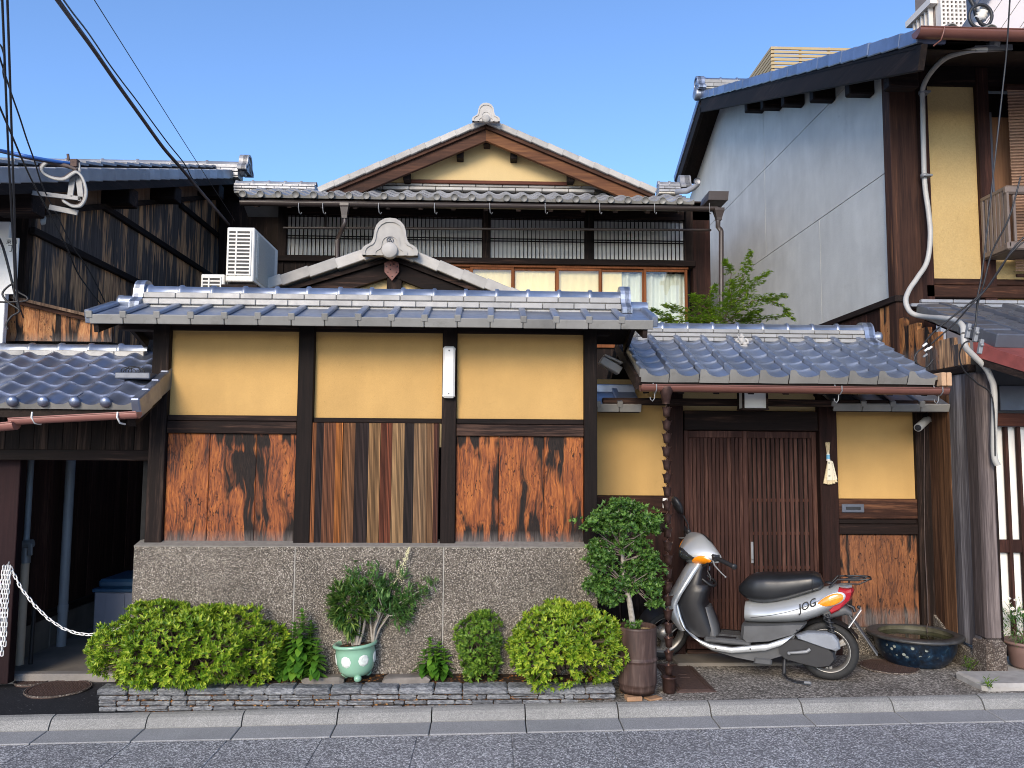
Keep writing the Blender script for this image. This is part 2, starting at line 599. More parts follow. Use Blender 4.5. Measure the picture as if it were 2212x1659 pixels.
M['steel'] = plain('galvanised_steel', (.24, .245, .25), .55, .35, .15, 12)
M['iron'] = plain('rusty_iron', (.085, .052, .042), .7, .35, .3, 40, .3)
M['red_iron'] = plain('painted_rusty_sheet', (.20, .048, .040), .6, 0, .25, 12, .2)
M['white_plastic'] = plain('white_plastic', (.72, .71, .68), .4, 0, .05, 8)
M['ac_white'] = plain('cream_enamel', (.70, .68, .62), .45, 0, .06, 6)
M['ac_fin'] = plain('aluminium_fins', (.42, .43, .40), .55, .3, .15, 60)
M['ac_dark'] = plain('louvre_shadow_plastic', (.03, .03, .03), .6)
M['conduit'] = plain('grey_conduit', (.40, .39, .36), .5, 0, .1, 10)
M['conduit_cream'] = plain('cream_pipe', (.62, .48, .34), .5, 0, .12, 7)
M['pipe_grey'] = plain('blue_grey_pipe', (.27, .30, .33), .45, 0, .1, 6)
M['cable'] = plain('black_cable', (.018, .018, .02), .5)
M['cable_grey'] = plain('weathered_cable', (.075, .055, .05), .7, 0, .3, 30)
M['cable_blue'] = plain('blue_cable', (.03, .11, .36), .45)
M['cable_white'] = plain('white_cable', (.36, .355, .33), .5)
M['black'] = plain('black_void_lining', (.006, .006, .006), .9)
M['kerb'] = aggregate('kerb_concrete', [(0, (.21, .21, .20)), (.5, (.275, .27, .255)), (1, (.36, .35, .33))], 260, .14, .25, .85, 3.5, (6, .58, (.22, .215, .20), .5))
M['gutter_slab'] = aggregate('gutter_concrete', [(0, (.24, .24, .24)), (.5, (.31, .31, .31)), (1, (.40, .40, .40))], 300, .12, .2, .85, 3)
M['road'] = aggregate('road_stone', [(0, (.10, .10, .105)), (.35, (.21, .21, .22)), (.62, (.34, .34, .35)), (.82, (.58, .58, .58)), (1, (.84, .84, .84))], 135, .15, .8, .7, 1.5)
M['forecourt'] = aggregate('pebble_concrete', [(0, (.07, .062, .052)), (.4, (.19, .17, .145)), (.75, (.33, .30, .26)), (1, (.56, .52, .46))], 85, .35, .9, .75, 2.2)
M['wash'] = aggregate('washed_aggregate', [(0, (.030, .025, .020)), (.35, (.085, .071, .056)), (.65, (.19, .16, .125)), (.88, (.36, .315, .26)), (1, (.66, .60, .52))], 225, .28, .7, .8, 1.8)
M['wash_joint'] = plain('aggregate_joint', (.36, .34, .30), .85, 0, .2, 40)
M['asphalt'] = aggregate('fresh_asphalt', [(0, (.010, .011, .014)), (.6, (.022, .023, .027)), (.97, (.04, .04, .045)), (1, (.10, .10, .10))], 190, .2, .5, .65, 2, (48, .64, (.36, .37, .38), .9))
M['pass_conc'] = plain('passage_concrete', (.17, .15, .125), .85, 0, .3, 3.5, .3)
M['conc'] = plain('old_concrete', (.22, .20, .18), .9, 0, .25, 5, .4)
M['schist'] = None
M['soil'] = aggregate('soil_and_litter', [(0, (.012, .008, .005)), (.55, (.03, .018, .010)), (.8, (.10, .04, .012)), (.95, (.28, .11, .025)), (1, (.45, .22, .06))], 75, .4, 1.0, .9, 3)
M['moss_stone'] = plain('mossy_flat_stone', (.17, .15, .13), .9, 0, .35, 12, .5)
M['foot_stone'] = aggregate('pitted_foot_stone', [(0, (.055, .042, .034)), (.6, (.12, .09, .072)), (1, (.30, .26, .22))], 120, .3, .9, .85, 4)
M['step_stone'] = plain('buff_step_stone', (.36, .34, .31), .85, 0, .25, 9, .6)
M['brick'] = plain('tan_wood_block', (.34, .19, .10), .8, 0, .3, 14, .3)
M['glass_cream'] = None
M['paper'] = plain('shoji_paper', (.80, .79, .74), .85, 0, .04, 4)
M['curtain'] = plain('white_curtain', (.66, .70, .62), .9, 0, .05, 3)
M['blind'] = plain('cream_pane_reflection', (.86, .74, .42), .8, 0, .03, 2)  # cream reflection of the upper windows, painted as a colour behind the glass
M['celadon'] = plain('celadon_glaze', (.235, .43, .30), .17, 0, .12, 5, 0, .5, **{'Coat Weight': .4})
M['celadon_white'] = plain('white_glaze_medallion', (.66, .70, .64), .3, 0, .2, 90, .6)
M['barrel'] = None
M['gravel'] = aggregate('yellow_grit', [(0, (.30, .19, .06)), (.5, (.55, .38, .16)), (1, (.80, .68, .45))], 110, .15, 1.0, .8, 5)
M['brown_pot'] = plain('brown_clay_pot', (.19, .115, .095), .6, 0, .15, 8)
M['silver'] = plain('silver_paint', (.60, .62, .62), .34, .6, .04, 3, 0, .5, **{'Coat Weight': .5, 'Coat Roughness': .08})
M['seat'] = plain('black_vinyl', (.014, .015, .017), .34, 0, .1, 6)
M['blackp'] = plain('black_plastic', (.018, .018, .02), .45, 0, .12, 12)
M['greyp'] = plain('scuffed_grey_plastic', (.075, .077, .08), .5, 0, .3, 7)
M['greyp2'] = plain('grey_airbox_plastic', (.22, .235, .26), .42, 0, .18, 9)
M['rubber'] = plain('tyre_rubber', (.018, .018, .018), .75, 0, .15, 20, .2)
M['alloy'] = plain('dusty_alloy', (.36, .345, .32), .4, .75, .2, 15)
M['amber'] = plain('amber_lens', (.85, .27, .01), .12, 0, .25, 70, 0, .6, **{'Coat Weight': .5})
M['redlens'] = plain('red_lens', (.36, .008, .018), .14, 0, .12, 40, 0, .6, **{'Coat Weight': .5})
M['clear'] = plain('clear_lens', (.34, .37, .36), .06, .9, .35, 18, 0, .7)
M['chrome'] = plain('chrome', (.6, .6, .6), .15, 1.0, .05, 5)
M['ink'] = plain('black_ink', (.012, .012, .012), .6)
M['bark'] = plain('grey_bark', (.30, .27, .23), .9, 0, .45, 35, .6)
M['twig'] = plain('brown_twig', (.12, .085, .06), .9, 0, .3, 30, .3)
M['leaf_azalea'] = leaf_mat('bright_azalea_leaf', (.06, .15, .010), (.25, .39, .022), (.55, .62, .07))
M['leaf_dark'] = leaf_mat('dark_glossy_leaf', (.022, .065, .014), (.08, .18, .03), (.20, .35, .07), .36, .25)
M['leaf_mid'] = leaf_mat('mid_green_leaf', (.035, .10, .012), (.13, .25, .025), (.28, .40, .055))
M['leaf_broad'] = leaf_mat('broad_green_leaf', (.03, .10, .012), (.075, .20, .02), (.15, .32, .035), .45, .25)
M['leaf_nandina'] = leaf_mat('nandina_leaf', (.035, .10, .03), (.09, .21, .055), (.20, .34, .08))
M['leaf_pot'] = leaf_mat('curled_pot_leaf', (.02, .065, .014), (.06, .14, .025), (.26, .36, .08), .35)
M['leaf_maple'] = leaf_mat('maple_leaf', (.07, .16, .012), (.20, .33, .02), (.36, .48, .04), .5, .45)
M['flower'] = plain('cream_blossom', (.70, .66, .40), .8)
M['petal'] = plain('white_petal', (.78, .72, .66), .7)


def schist():
    t = NT('layered_grey_schist')
    c = t.coord()
    v = t.scale(c, (1, 1, 3.2))
    a = t.noise(v, 16, 6.0, .7, .8)
    b = t.noise(v, 48, 4.0, .65, .3)
    col = t.ramp(t.math('ADD', t.math('MULTIPLY', a, .6), t.math('MULTIPLY', b, .4)),
                 [(.34, (.045, .046, .052)), (.47, (.15, .155, .165)), (.56, (.27, .275, .28)), (.68, (.44, .435, .42))])
    k = t.mr(t.n('ObjectInfo').outputs['Random'], 0, 1, .75, 1.2)
    col = t.mix(1.0, col, t.n('CombineColor', {0: k, 1: k, 2: k}).outputs[0], 'MULTIPLY')
    return t.pbr(col, .82, 0, t.bump(t.math('ADD', a, b), .9, .010), .3)


def barrel_mat():
    t = NT('brown_glazed_barrel')
    c = t.coord()
    a = t.noise(t.scale(c, (9, 9, 1.6)), 1.0, 6.0, .65, .5)
    b = t.noise(t.scale(c, (40, 40, 5)), 1.0, 4.0)
    col = t.ramp(t.math('ADD', t.math('MULTIPLY', a, .6), t.math('MULTIPLY', b, .4)),
                 [(.32, (.022, .014, .012)), (.5, (.062, .036, .029)), (.72, (.17, .12, .10))])
    return t.pbr(col, .5, 0, t.bump(b, .25, .004), .35)


def tub_mat():
    t = NT('dark_blue_glaze')
    c = t.coord()
    n1 = t.noise(c, 20, 5.0, .65, .5)
    n2 = t.noise(c, 55, 3.0)
    col = t.ramp(n1, [(.35, (.004, .007, .012)), (.55, (.006, .017, .036)), (.74, (.02, .055, .095))])
    z = t.sep(t.n('TexCoord').outputs['Object'], 'Z')
    band = t.math('MULTIPLY', t.mr(z, .075, .10, 0, 1), t.mr(z, .155, .18, 1, 0))
    bl = t.math('MULTIPLY', t.mr(t.voro(c, 22), .30, .24, 0, 1), band)
    bl = t.math('MULTIPLY', bl, t.mr(t.noise(c, 9, 2.0), .5, .6, 0, .7))
    col = t.mix(bl, col, (.42, .46, .40, 1))
    col = t.mix(t.mr(n2, .62, .75, 0, .5), col, (.10, .12, .12, 1))
    return t.pbr(col, .3, 0, t.bump(n1, .15, .004), .5)


def glass_mat():
    t = NT('window_glass')
    p = t.n('BsdfGlossy', {'Color': (1, 1, 1, 1), 'Roughness': .012})
    tr = t.n('BsdfTransparent', {'Color': (.93, .95, .93, 1)})
    f = t.n('Fresnel', {'IOR': 1.7}).outputs[0]
    f = t.math('MINIMUM', t.math('ADD', t.math('MULTIPLY', f, .75), .02), 1.0)
    mx = t.n('MixShader', {0: f, 1: tr.outputs[0], 2: p.outputs[0]})
    t.t.links.new(mx.outputs[0], t.out.inputs[0])
    return t.m


def water_mat():
    t = NT('murky_water')
    c = t.coord()
    col = t.ramp(t.noise(c, 13, 5.0, .65, .6), [(.42, (.008, .010, .004)), (.62, (.045, .050, .018))])
    return t.pbr(col, .04, 0, t.bump(t.noise(c, 25, 2.0), .05, .003), .5)


M['schist'] = schist()
M['barrel'] = barrel_mat()
M['tub'] = tub_mat()
M['glass'] = glass_mat()
M['water'] = water_mat()
M['tub_rim'] = plain('worn_dark_rim', (.045, .045, .045), .4, 0, .4, 25)
M['tub_in'] = plain('mossy_inner_glaze', (.085, .08, .05), .5, 0, .4, 14)
M['panel_char'] = char_wood('scorched_orange_cedar', 1.0 - .05, 1.62)
M['panel_char_entry'] = char_wood('scorched_brown_cedar', .30, 1.03, ((.05, .02, .012), (.15, .055, .022), (.27, .105, .038)))

# ================================================================== ground
def zk(x):
    return .018 * (x - 1.8)


def zf(x, Y):
    return zk(x) * (1 - .6 * max(0, min(1, (Y - 5.235))))


gb = MB()
gb.box(-900, 900, -900, 900, -1.2, -.62)
g0 = part('ground', gb, plain('bare_earth', (.10, .09, .08), .95, 0, .2, .5), None, kind='structure')

road = struct('road', (0, 4, 0))
rb = MB()
def road_z(x, Y): return zk(x) - .080 + .012 * (4.945 - Y)
rb.sheet(lambda u, v: (-30 + 60 * u, -9 + 13.94 * v, road_z(-30 + 60 * u, -9 + 13.94 * v) - .006), 4, 4, sm=False)
part('road_bed', rb, M['road'], road)
slab = MB()
slab.box(.0015, .5545, -.8985, -.0015, -.06, 0, .0025)
slab_me = slab.mesh('paving_slab', M['road'])
for j in range(2):
    for i in range(-9, 12):
        x = .165 + (i + (.0 if j == 0 else .28)) * .556
        Y = 4.943 - j * .90
        piece('paving_slab', slab_me, road, (x, Y, road_z(x, Y) + rnd(-.0015, .0015)), (-.012, -.018, 0))

KP = .581
kx0 = S(105, 1560, 5.15).x
kerb = struct('kerb', (0, 5.2, 0))
kp = [(5.235, 0.0), (5.205, -.004), (5.178, -.016), (5.160, -.040), (5.146, -.066), (5.146, -.17), (5.235, -.17)]
kb = MB()
kb.prism([(y - 5.235, z) for y, z in kp], (.004, 0, 0), (0, 1, 0), (0, 0, 1), (KP - .008, 0, 0))
kerb_me = kb.mesh('kerb_stone', M['kerb'])
gut = struct('gutter', (0, 5.0, 0))
gt = MB()
gt.box(.003, KP - .003, -.196, 0, -.08, 0, .004)
gut_me = gt.mesh('gutter_slab', M['gutter_slab'])
for i in range(-6, 14):
    x = kx0 + i * KP
    piece('kerb_stone', kerb_me, kerb, (x, 5.235 + rnd(-.002, .002), zk(x) + rnd(-.002, .002)), (0, -.018, 0))
    piece('gutter_slab', gut_me, gut, (x, 5.143, zk(x) - .069 + rnd(-.001, .001)), (.035, -.018, 0))

fc = MB()
fc.sheet(lambda u, v: (.60 + 3.5 * u, 5.233 + 1.5 * v, zf(.60 + 3.5 * u, 5.233 + 1.5 * v)), 14, 8)
part('forecourt', fc, M['forecourt'], None, kind='structure')
ps = MB()
ps.box(1.42, 2.45, 6.02, 6.36, -.2, .022, .01)
part('doorstep', ps, M['pass_conc'], None, kind='structure')
as_ = MB()
PASS_Y = SG(100, 1457, -.05).y
as_.sheet(lambda u, v: (-5.5 + 3.3 * u, 5.233 + (PASS_Y - 5.233) * v, zk(-5.5 + 3.3 * u) - .004), 6, 3)
part('asphalt_apron', as_, M['asphalt'], None, kind='structure')
pf = MB()
pf.sheet(lambda u, v: (-5.5 + 3.35 * u, PASS_Y - .06 + 4.5 * v, -.045 + .03 * v + (0 if v > 0 else 0)), 4, 8)
part('passage_floor', pf, M['pass_conc'], None, kind='structure')
pk = MB()
pk.box(-5.5, -2.2, PASS_Y - .07, PASS_Y + .03, -.2, -.030, .012)
part('passage_edge', pk, M['conc'], None, kind='structure')


# ================================================================== roof kit
def flat_tile_mesh(name, wd, L, mats, batten=True):
    b = MB()
    b.box(.002, wd - .002, 0, L, -.012, 0, .003)                        # pan
    b.box(.002, wd - .002, -.016, .002, -.058, .003, .004, 1)            # apron
    b.box(-.018, .024, -.018, L - .02, .001, .026, .005)                 # roll
    b.box(-.018, .024, -.020, -.004, -.02, .026, .004, 1)
    return b.mesh(name, [mats, M['tile_face']])


def tile_mesh(name, wd, L, prof, mats, th=.021, apron=0, disc=None, ball=False):
    b = MB()
    n = len(prof)
    top = [(u * wd, y, z) for y in (0.0, L) for u, z in prof]
    ff = [(i, i + 1, n + i + 1, n + i) for i in range(n - 1)]
    b.add(top, ff, 0, True)
    lip = [(u * wd, 0, z) for u, z in prof] + [(u * wd, .003, z - (apron and 0 or th)) for u, z in prof]
    if apron:
        base = min(z for u, z in prof) - apron
        lip = [(u * wd, 0, z) for u, z in prof] + [(u * wd, .004, base) for u, z in prof]
    b.add(lip, [(n + i, n + i + 1, i + 1, i) for i in range(n - 1)], 1 if apron else 0, False)
    low = [(u * wd, .003, (prof_z - th)) for u, prof_z in prof] + [(u * wd, L, prof_z - th) for u, prof_z in prof]
    b.add(low, [(n + i, n + i + 1, i + 1, i) for i in range(n - 1)], 0, True)
    for k in (0, n - 1):
        u, z = prof[k]
        q = [(u * wd, 0, z), (u * wd, L, z), (u * wd, L, z - th), (u * wd, 0, z - th)]
        b.add(q, [(0, 1, 2, 3)] if k else [(3, 2, 1, 0)], 0, False)
    if disc:
        u, z, r = disc
        Mx = Matrix.Rotation(pi / 2, 3, 'X')
        if ball:
            b.ball((u * wd, -.002, z), r, 14, 8, (1, .8, 1))
        else:
            b.lathe([(0, 0.0), (r * .80, 0), (r * .84, .006), (r * .95, .006), (r, 0), (r, -.045)], (u * wd, -.022, z), 16, Mx, 1)
    return b.mesh(name, [mats, M['tile_face']])


ENTRY_P = [(.012, -.004), (.016, .040), (.035, .046), (.165, .046), (.215, .040), (.30, .016), (.42, .002), (.58, -.005), (.72, -.004), (.86, .003), (.992, .014)]
WAVE_P = [(u / 12, .030 * (.5 + .5 * cos(2 * pi * (u / 12 - .14))) ** 1.25) for u in range(13)]


def tile_roof(root, name, x0, n, pitch, Ye, ze, slope, rows, expo, me_eave, me_row, tilt=.085, drop=lambda i, j: False, dx=0.0, slope_x=0.0):
    for j in range(rows):
        for i in range(n):
            if drop(i, j): continue
            s_ = j * expo
            piece(name, me_eave if j == 0 else me_row, root,
                  (x0 + i * pitch + j * dx + rnd(-.0015, .0015), Ye + s_ * cos(slope), ze + s_ * sin(slope) + slope_x * i + rnd(-.001, .001)),
                  (slope - tilt + rnd(-.014, .014), rnd(-.014, .014), rnd(-.012, .012)))


def cap_mesh(name, L, r, mats, collar=.022):
    b = MB()
    a = [pi * k / 10 for k in range(11)]
    secs = []
    for x, rr in ((0, r * 1.17), (collar * .25, r * 1.22), (collar, r * 1.22), (collar * 1.35, r * 1.02), (L, r)):
        secs.append([(x, -rr * cos(t), rr * sin(t) - (.0)) for t in a])
    b.loft(secs, 0, True, False, False)
    b.add([(0, -r * 1.17 * cos(t), r * 1.17 * sin(t)) for t in a], [tuple(range(11))], 0)
    return b.mesh(name, mats)


def box_mesh(name, x, y, z, mats, c=.004):
    b = MB()
    b.box(.0015, x - .0015, -y, y, 0, z, c)
    return b.mesh(name, mats)


def ridge(root, p0, length, ang, zt, r, courses, seg, mt, pitch=0.0, name='ridge_cap', cname='ridge_course_tile'):
    """caps over courses of flat tiles; p0 (x,y) start, runs along angle ang; zt = z of the crown"""
    d = Vector((cos(ang), sin(ang), 0))
    cm = cap_mesh(name, seg + .004, r, mt)
    n = int(round(length / seg))
    seg2 = length / n
    z = zt - r * 1.2
    for i in range(n):
        q = Vector((p0[0], p0[1], z)) + d * seg2 * i
        piece(name, cm, root, q + Vector((0, 0, rnd(-.002, .002))), (0, 0, ang + rnd(-.006, .006)), (seg2 / seg, 1, 1))
    for k, (hd, h) in enumerate(courses):
        z -= h
        bm = box_mesh(cname, seg2, hd, h - .006, M['tile_course'] if mt == M['tile'] else mt)
        off = (k % 2) * .5 * seg2
        for i in range(n + (1 if off else 0)):
            a = max(0, i * seg2 - off)
            e = min(length, (i + 1) * seg2 - off)
            piece(cname, bm, root, Vector((p0[0], p0[1], z)) + d * a, (0, 0, ang + rnd(-.003, .003)), ((e - a) / seg2, 1, 1))
    b = MB()
    Mr = Matrix.Rotation(ang, 4, 'Z')
    Mr.translation = Vector((p0[0], p0[1], 0))
    hd = min(c[0] for c in courses) - .014
    b.box(.004, length - .004, -hd, hd, z - .02, zt - r * 1.2 - .003, 0, 0, Mr)
    part('ridge_core', b, M['lime'], root)
    return z


BELL = [(-1, 0), (-1.02, .12), (-.97, .22), (-.86, .29), (-.72, .34), (-.64, .42), (-.59, .55), (-.56, .74), (-.50, .88), (-.38, 1.0), (-.2, 1.08), (0, 1.10)]
BELL = [(a, b * 1.25) for a, b in BELL]
BELL = BELL + [(-a, b) for a, b in BELL[-2::-1]]


def oni(root, O, A, N, w_, th, mt, disc=True, emblem=False):
    """crest tile closing a ridge: bell outline with stepped mouldings and a round boss"""
    O, A, N = Vector(O), Vector(A).normalized(), Vector(N).normalized()
    B = Vector((0, 0, 1))
    b = MB()
    b.prism([(x * w_, y * w_) for x, y in BELL], O, A, B, N * th, sm=False)
    for s0, s1, d in ((1.0, .86, 1.16), (.62, .50, 1.12)):
        for i in range(len(BELL) - 1):
            q = []
            for (x, y), s_ in ((BELL[i], s0), (BELL[i + 1], s0), (BELL[i + 1], s1), (BELL[i], s1)):
                q.append((x * w_ * s_, (y - .0) * w_ * (s_ if s0 < .9 else (1 - (1 - s_) * .8))))
            b.prism(q, O + N * th * .5, A, B, N * (th * (d - .5)))
    o = part('crest_tile', b, mt, root)
    if disc:
        b = MB()
        Q = Matrix((A, B, N)).transposed()
        b.lathe([(0, th * 1.5), (w_ * .26, th * 1.5), (w_ * .29, th * 1.38), (w_ * .30, th * .7)], O + B * (w_ * .17), 20, Q)
        part('boss', b, mt, o)
    if emblem:
        b = MB()
        Q = Matrix((A, B, N)).transposed()
        C = O + B * (w_ * .55)
        b.lathe([(w_ * .10, th * 1.02), (w_ * .10, th * 1.12), (w_ * .125, th * 1.12), (w_ * .125, th * .9)], C, 16, Q)
        for k in range(3):
            t = pi / 2 + k * 2 * pi / 3
            b.ball(C + A * (cos(t) * w_ * .045) + B * (sin(t) * w_ * .045) + N * th * 1.03, w_ * .034, 8, 5)
        part('emblem', b, M['tile_dark'], o)
    return o


def rock(x0, x1, y0, y1, z0, z1, c=.007, j=.004):
    b = MB()
    b.box(x0, x1, y0, y1, z0, z1, c)
    b.v = [(x + rnd(-j, j) * (1 if True else 0), y + (rnd(-j, j) if y < (y0 + y1) / 2 else 0), z + rnd(-j, j) * .7) for x, y, z in b.v]
    return b


# ================================================================== planter
plx0 = S(207, 1535, 5.27).x
plx1 = S(1330, 1505, 5.27).x
zt = S(500, 1486, 5.27).z
planter = thing('stone_planter', 'low dry stacked grey stone planter wall in front of the pebbled base', 'planter', (plx0, 5.27, 0))
for row in range(7):
    z1 = zt - (0 if row == 0 else .048 + (row - 1) * .033)
    z0 = z1 - (.045 if row == 0 else .030)
    x = plx0 + (0 if row == 0 else rnd(.004, .012))
    while x < plx1 - .02:
        wd = rnd(.16, .30) if row == 0 else rnd(.055, .20)
        x1 = min(plx1, x + wd)
        if plx1 - x1 < .05: x1 = plx1
        if z1 > zk(x) - .03:
            y0 = 5.262 + (rnd(-.006, .004) if row == 0 else rnd(.004, .016))
            if row and rnd(0, 1) < .18:
                zm = (z0 + z1) / 2 + rnd(-.004, .004)
                part('stone', rock(x + .002, x1 - .002, y0, y0 + .13, zm + .0015, z1 - .0015, .004, .0025), M['schist'], planter)
                part('stone', rock(x + .002, x1 - .002, y0 + .006, y0 + .13, z0 + .0015, zm - .0015, .004, .0025), M['schist'], planter)
            else:
                part('stone', rock(x + .002, x1 - .002, y0, y0 + .14, z0 + .0015, z1 - .0015, .007 if row else .009, .0035), M['schist'], planter)
        x = x1
sb = MB()
SOIL_Z = zt - .006
sb.sheet(lambda u, v: (plx0 + .05 + (plx1 - plx0 - .07) * u, 5.37 + .17 * v,
                       SOIL_Z + .035 * v + .012 * sin(u * 37) * sin(v * 9 + u * 11)), 60, 6)
part('soil', sb, M['soil'], planter)
core = MB()
core.box(plx0 + .02, plx1 - .02, 5.285, 5.40, -.3, zt - .02)
part('rubble_core', core, M['soil'], planter)
for (px_, wx, zz) in ((880, .30, .03), (700, .26, .028)):
    c_ = S(px_, 1470, 5.42)
    b = rock(c_.x - wx / 2, c_.x + wx / 2, 5.36, 5.49, SOIL_Z - .02, SOIL_Z + zz + .012, .016, .009)
    part('flat_stone', b, M['moss_stone'], planter)

# ================================================================== street wall
WALL_Y = 5.60
wall = thing('street_wall', 'ochre plaster and scorched board street wall with tiled coping on pebbled base', 'wall', (-.8, WALL_Y, 0))
bx0, bx1 = S(286, 1250, 5.5).x, S(1291, 1250, 5.5).x
zb = S(700, 1176, 5.5).z
j1, j2 = S(634, 1300, 5.5).x, S(957, 1300, 5.5).x
for a, e in ((bx0, j1 - .003), (j1 + .003, j2 - .003), (j2 + .003, bx1)):
    b = MB()
    b.box(a, e, 5.5, 5.72, -.25, zb - .012, .006)
    part('base_panel', b, M['wash'], wall)
for a in (j1, j2):
    b = MB()
    b.box(a - .0028, a + .0028, 5.5035, 5.6, -.2, zb - .014)
    part('joint_strip', b, M['wash_joint'], wall)
b = MB()
b.add([(bx0, 5.499, zb - .011), (bx1, 5.499, zb - .011), (bx1, 5.60, zb + .014), (bx0, 5.60, zb + .014), (bx0, 5.499, zb - .018), (bx1, 5.499, zb - .018), (bx1, 5.72, zb - .018), (bx0, 5.72, zb - .018), (bx1, 5.72, zb + .014), (bx0, 5.72, zb + .014)],
      [(0, 1, 2, 3), (4, 5, 1, 0), (3, 2, 8, 9), (5, 6, 8, 2, 1), (4, 0, 3, 9, 7)])
part('weathered_ledge', b, plain('grey_ledge', (.20, .185, .16), .85, 0, .25, 30, .3), wall)

zb0 = zb + .010                                         # foot of the timber
zbeam = S(700, 716, 5.57).z
PX = [(322, 358), (640, 674), (953.5, 985), (1262, 1290)]
posts = [(S(a, 940, 5.56).x, S(e, 940, 5.56).x) for a, e in PX]
for k, (a, e) in enumerate(posts):
    b = MB()
    b.box(a, e, 5.555, 5.69, zb0 - .015, zbeam + .12, .004)
    part('post', b, M['dark_v'], wall)
b = MB()
b.box(posts[0][0] - .25, posts[3][1] + .10, 5.575, 5.675, zbeam, zbeam + .10, .004)
part('top_beam', b, M['dark_h'], wall)
z_sill = [(897, 909.5, 936.5), (903, 914, None), (905, 917, 942.5)]
for k in range(3):
    a, e = posts[k][1] + .001, posts[k + 1][0] - .001
    s0, s1, s2 = z_sill[k]
    xm = (PX[k][1] + PX[k + 1][0]) / 2
    za, zb_, zc = S(xm, s0, 5.6).z, S(xm, s1, 5.6).z, (S(xm, s2, 5.6).z if s2 else None)
    b = MB()
    b.box(a, e, 5.606, 5.68, za, zbeam + .001, 0)
    part('plaster_panel', b, M['ochre'], wall)
    b = MB()
    b.box(a, e, 5.578, 5.67, zb_ + .001, za - .001, .003)
    part('sill', b, M['dark_h'], wall)
    if zc:
        b = MB()
        b.box(a, e, 5.566, 5.67, zc, zb_ - .002, .004)
        part('rail', b, M['dark_h'], wall)
        cuts = [0, .327, .688, 1.0] if k == 0 else [0, .335, .69, 1.0]
        for i in range(3):
            b = MB()
            b.box(a + (e - a) * cuts[i] + .0012, a + (e - a) * cuts[i + 1] - .0012, 5.592 + rnd(-.002, .002), 5.65, zb0 - .004, zc - .001, .003)
            part('board', b, M['panel_char'], wall)
    else:
        # straight-grained boards of mixed colour behind a thin frame
        xa, xe = S(668, 1040, 5.58).x, S(948, 1040, 5.58).x
        spec = [(668, 682, (.36, .13, .045)), (682, 697, (.035, .022, .020)), (697, 724, (.22, .085, .04)), (724, 740, (.50, .17, .04)),
                (740, 766, (.29, .13, .055)), (766, 795, (.04, .024, .020)), (795, 821, (.40, .22, .095)), (821, 846, (.19, .055, .025)),
                (846, 873, (.44, .26, .12)), (873, 893, (.036, .024, .020)), (893, 921, (.38, .225, .115)), (921, 937, (.25, .13, .06)), (937, 947, (.14, .05, .03))]
        zt_ = zb_ - .001
        for x0, x1, cc in spec:
            b = MB()
            b.box(S(x0, 1040, 5.575).x + .0006, S(x1, 1040, 5.575).x - .0006, 5.562 + rnd(-.0018, .0018), 5.66, zb0 - .016, zt_, .0018)
            part('board', b, M['stripe'], wall, color=cc)
        b = MB()
        b.box(xa, xe, 5.566, 5.66, zb0 - .030, zb0 - .018)
        part('drip_strip', b, M['dark_h'], wall)

# coping roof of the street wall
EY = 5.20
ez = S(700, 684.5, EY).z
ex0, ex1 = S(193, 690, EY).x, S(1412, 700, EY).x
RY = 5.62
slope = .33
NT_ = 17
pt = (ex1 - ex0) / NT_
ft = flat_tile_mesh('flat_pan_tile', pt, .40, M['tile'])
for i in range(NT_):
    piece('pan_tile', ft, wall, (ex0 + i * pt, EY, ez + rnd(-.0012, .0012)), (slope, 0, 0))
bk = MB()
bk.box(0.002, pt - .002, 0, .40, -.012, 0, .003)
bk_me = bk.mesh('rear_pan_tile', M['tile'])
for i in range(NT_):
    piece('rear_pan_tile', bk_me, wall, (ex0 + (i + 1) * pt, 2 * RY - EY, ez), (slope, 0, pi))
b = MB()
b.box(ex1 - .012, ex1 + .028, 0, .40, -.045, .026, .005, 0, Matrix.Translation((0, EY - .01, ez)) @ Matrix.Rotation(slope, 4, 'X'))
part('verge_tile', b, M['tile'], wall)
b = MB()
b.box(ex0 - .03, ex0 + .006, 0, .40, -.06, .027, .005, 0, Matrix.Translation((0, EY - .012, ez)) @ Matrix.Rotation(slope, 4, 'X'))
part('verge_tile', b, M['tile'], wall)
zr = ez + (RY - EY) * math.tan(slope)
b = MB()
b.prism([(EY + .03, ez - .050), (EY + .03, ez - .016), (RY, zr - .016), (2 * RY - EY - .03, ez - .016), (2 * RY - EY - .03, ez - .05), (RY, zr - .075)],
        (ex0 + .02, 0, 0), (0, 1, 0), (0, 0, 1), (ex1 - ex0 - .04, 0, 0))
part('soffit', b, M['soffit'], wall)
for sx in (ex0 + .03, ex1 - .05):
    b = MB()
    b.beam((sx, EY + .03, ez - .075), (sx, RY, zr - .085), .03, .075)
    part('barge_board', b, M['dark_y'], wall)
    b = MB()
    b.beam((sx, 2 * RY - EY - .03, ez - .075), (sx, RY, zr - .085), .03, .075)
    part('barge_board', b, M['dark_y'], wall)
rx0, rx1 = S(318, 630, RY - .03).x, S(1338, 640, RY - .03).x
rzt = S(700, 620, RY).z
zz = ridge(wall, (rx0, RY), rx1 - rx0, 0, rzt, .052, [(.095, .045), (.105, .045), (.092, .03)], pt, M['tile'])
for sx, sgn in ((rx0, -1), (rx1, 1)):
    b = MB()
    oni(wall, (sx, RY, rzt - .185), (0, 1, 0), (sgn, 0, 0), .155, .06, M['tile'], False)
    b = MB()
    Q = Matrix.Rotation(pi / 2, 3, 'Y')
    b.lathe([(0, 0), (.05, 0), (.053, .02), (.048, .03), (.046, .14)], (sx + sgn * .06 + (0 if sgn > 0 else -.14), RY, zr + .012), 14, Q)
    part('end_roll_tile', b, M['tile'], wall)

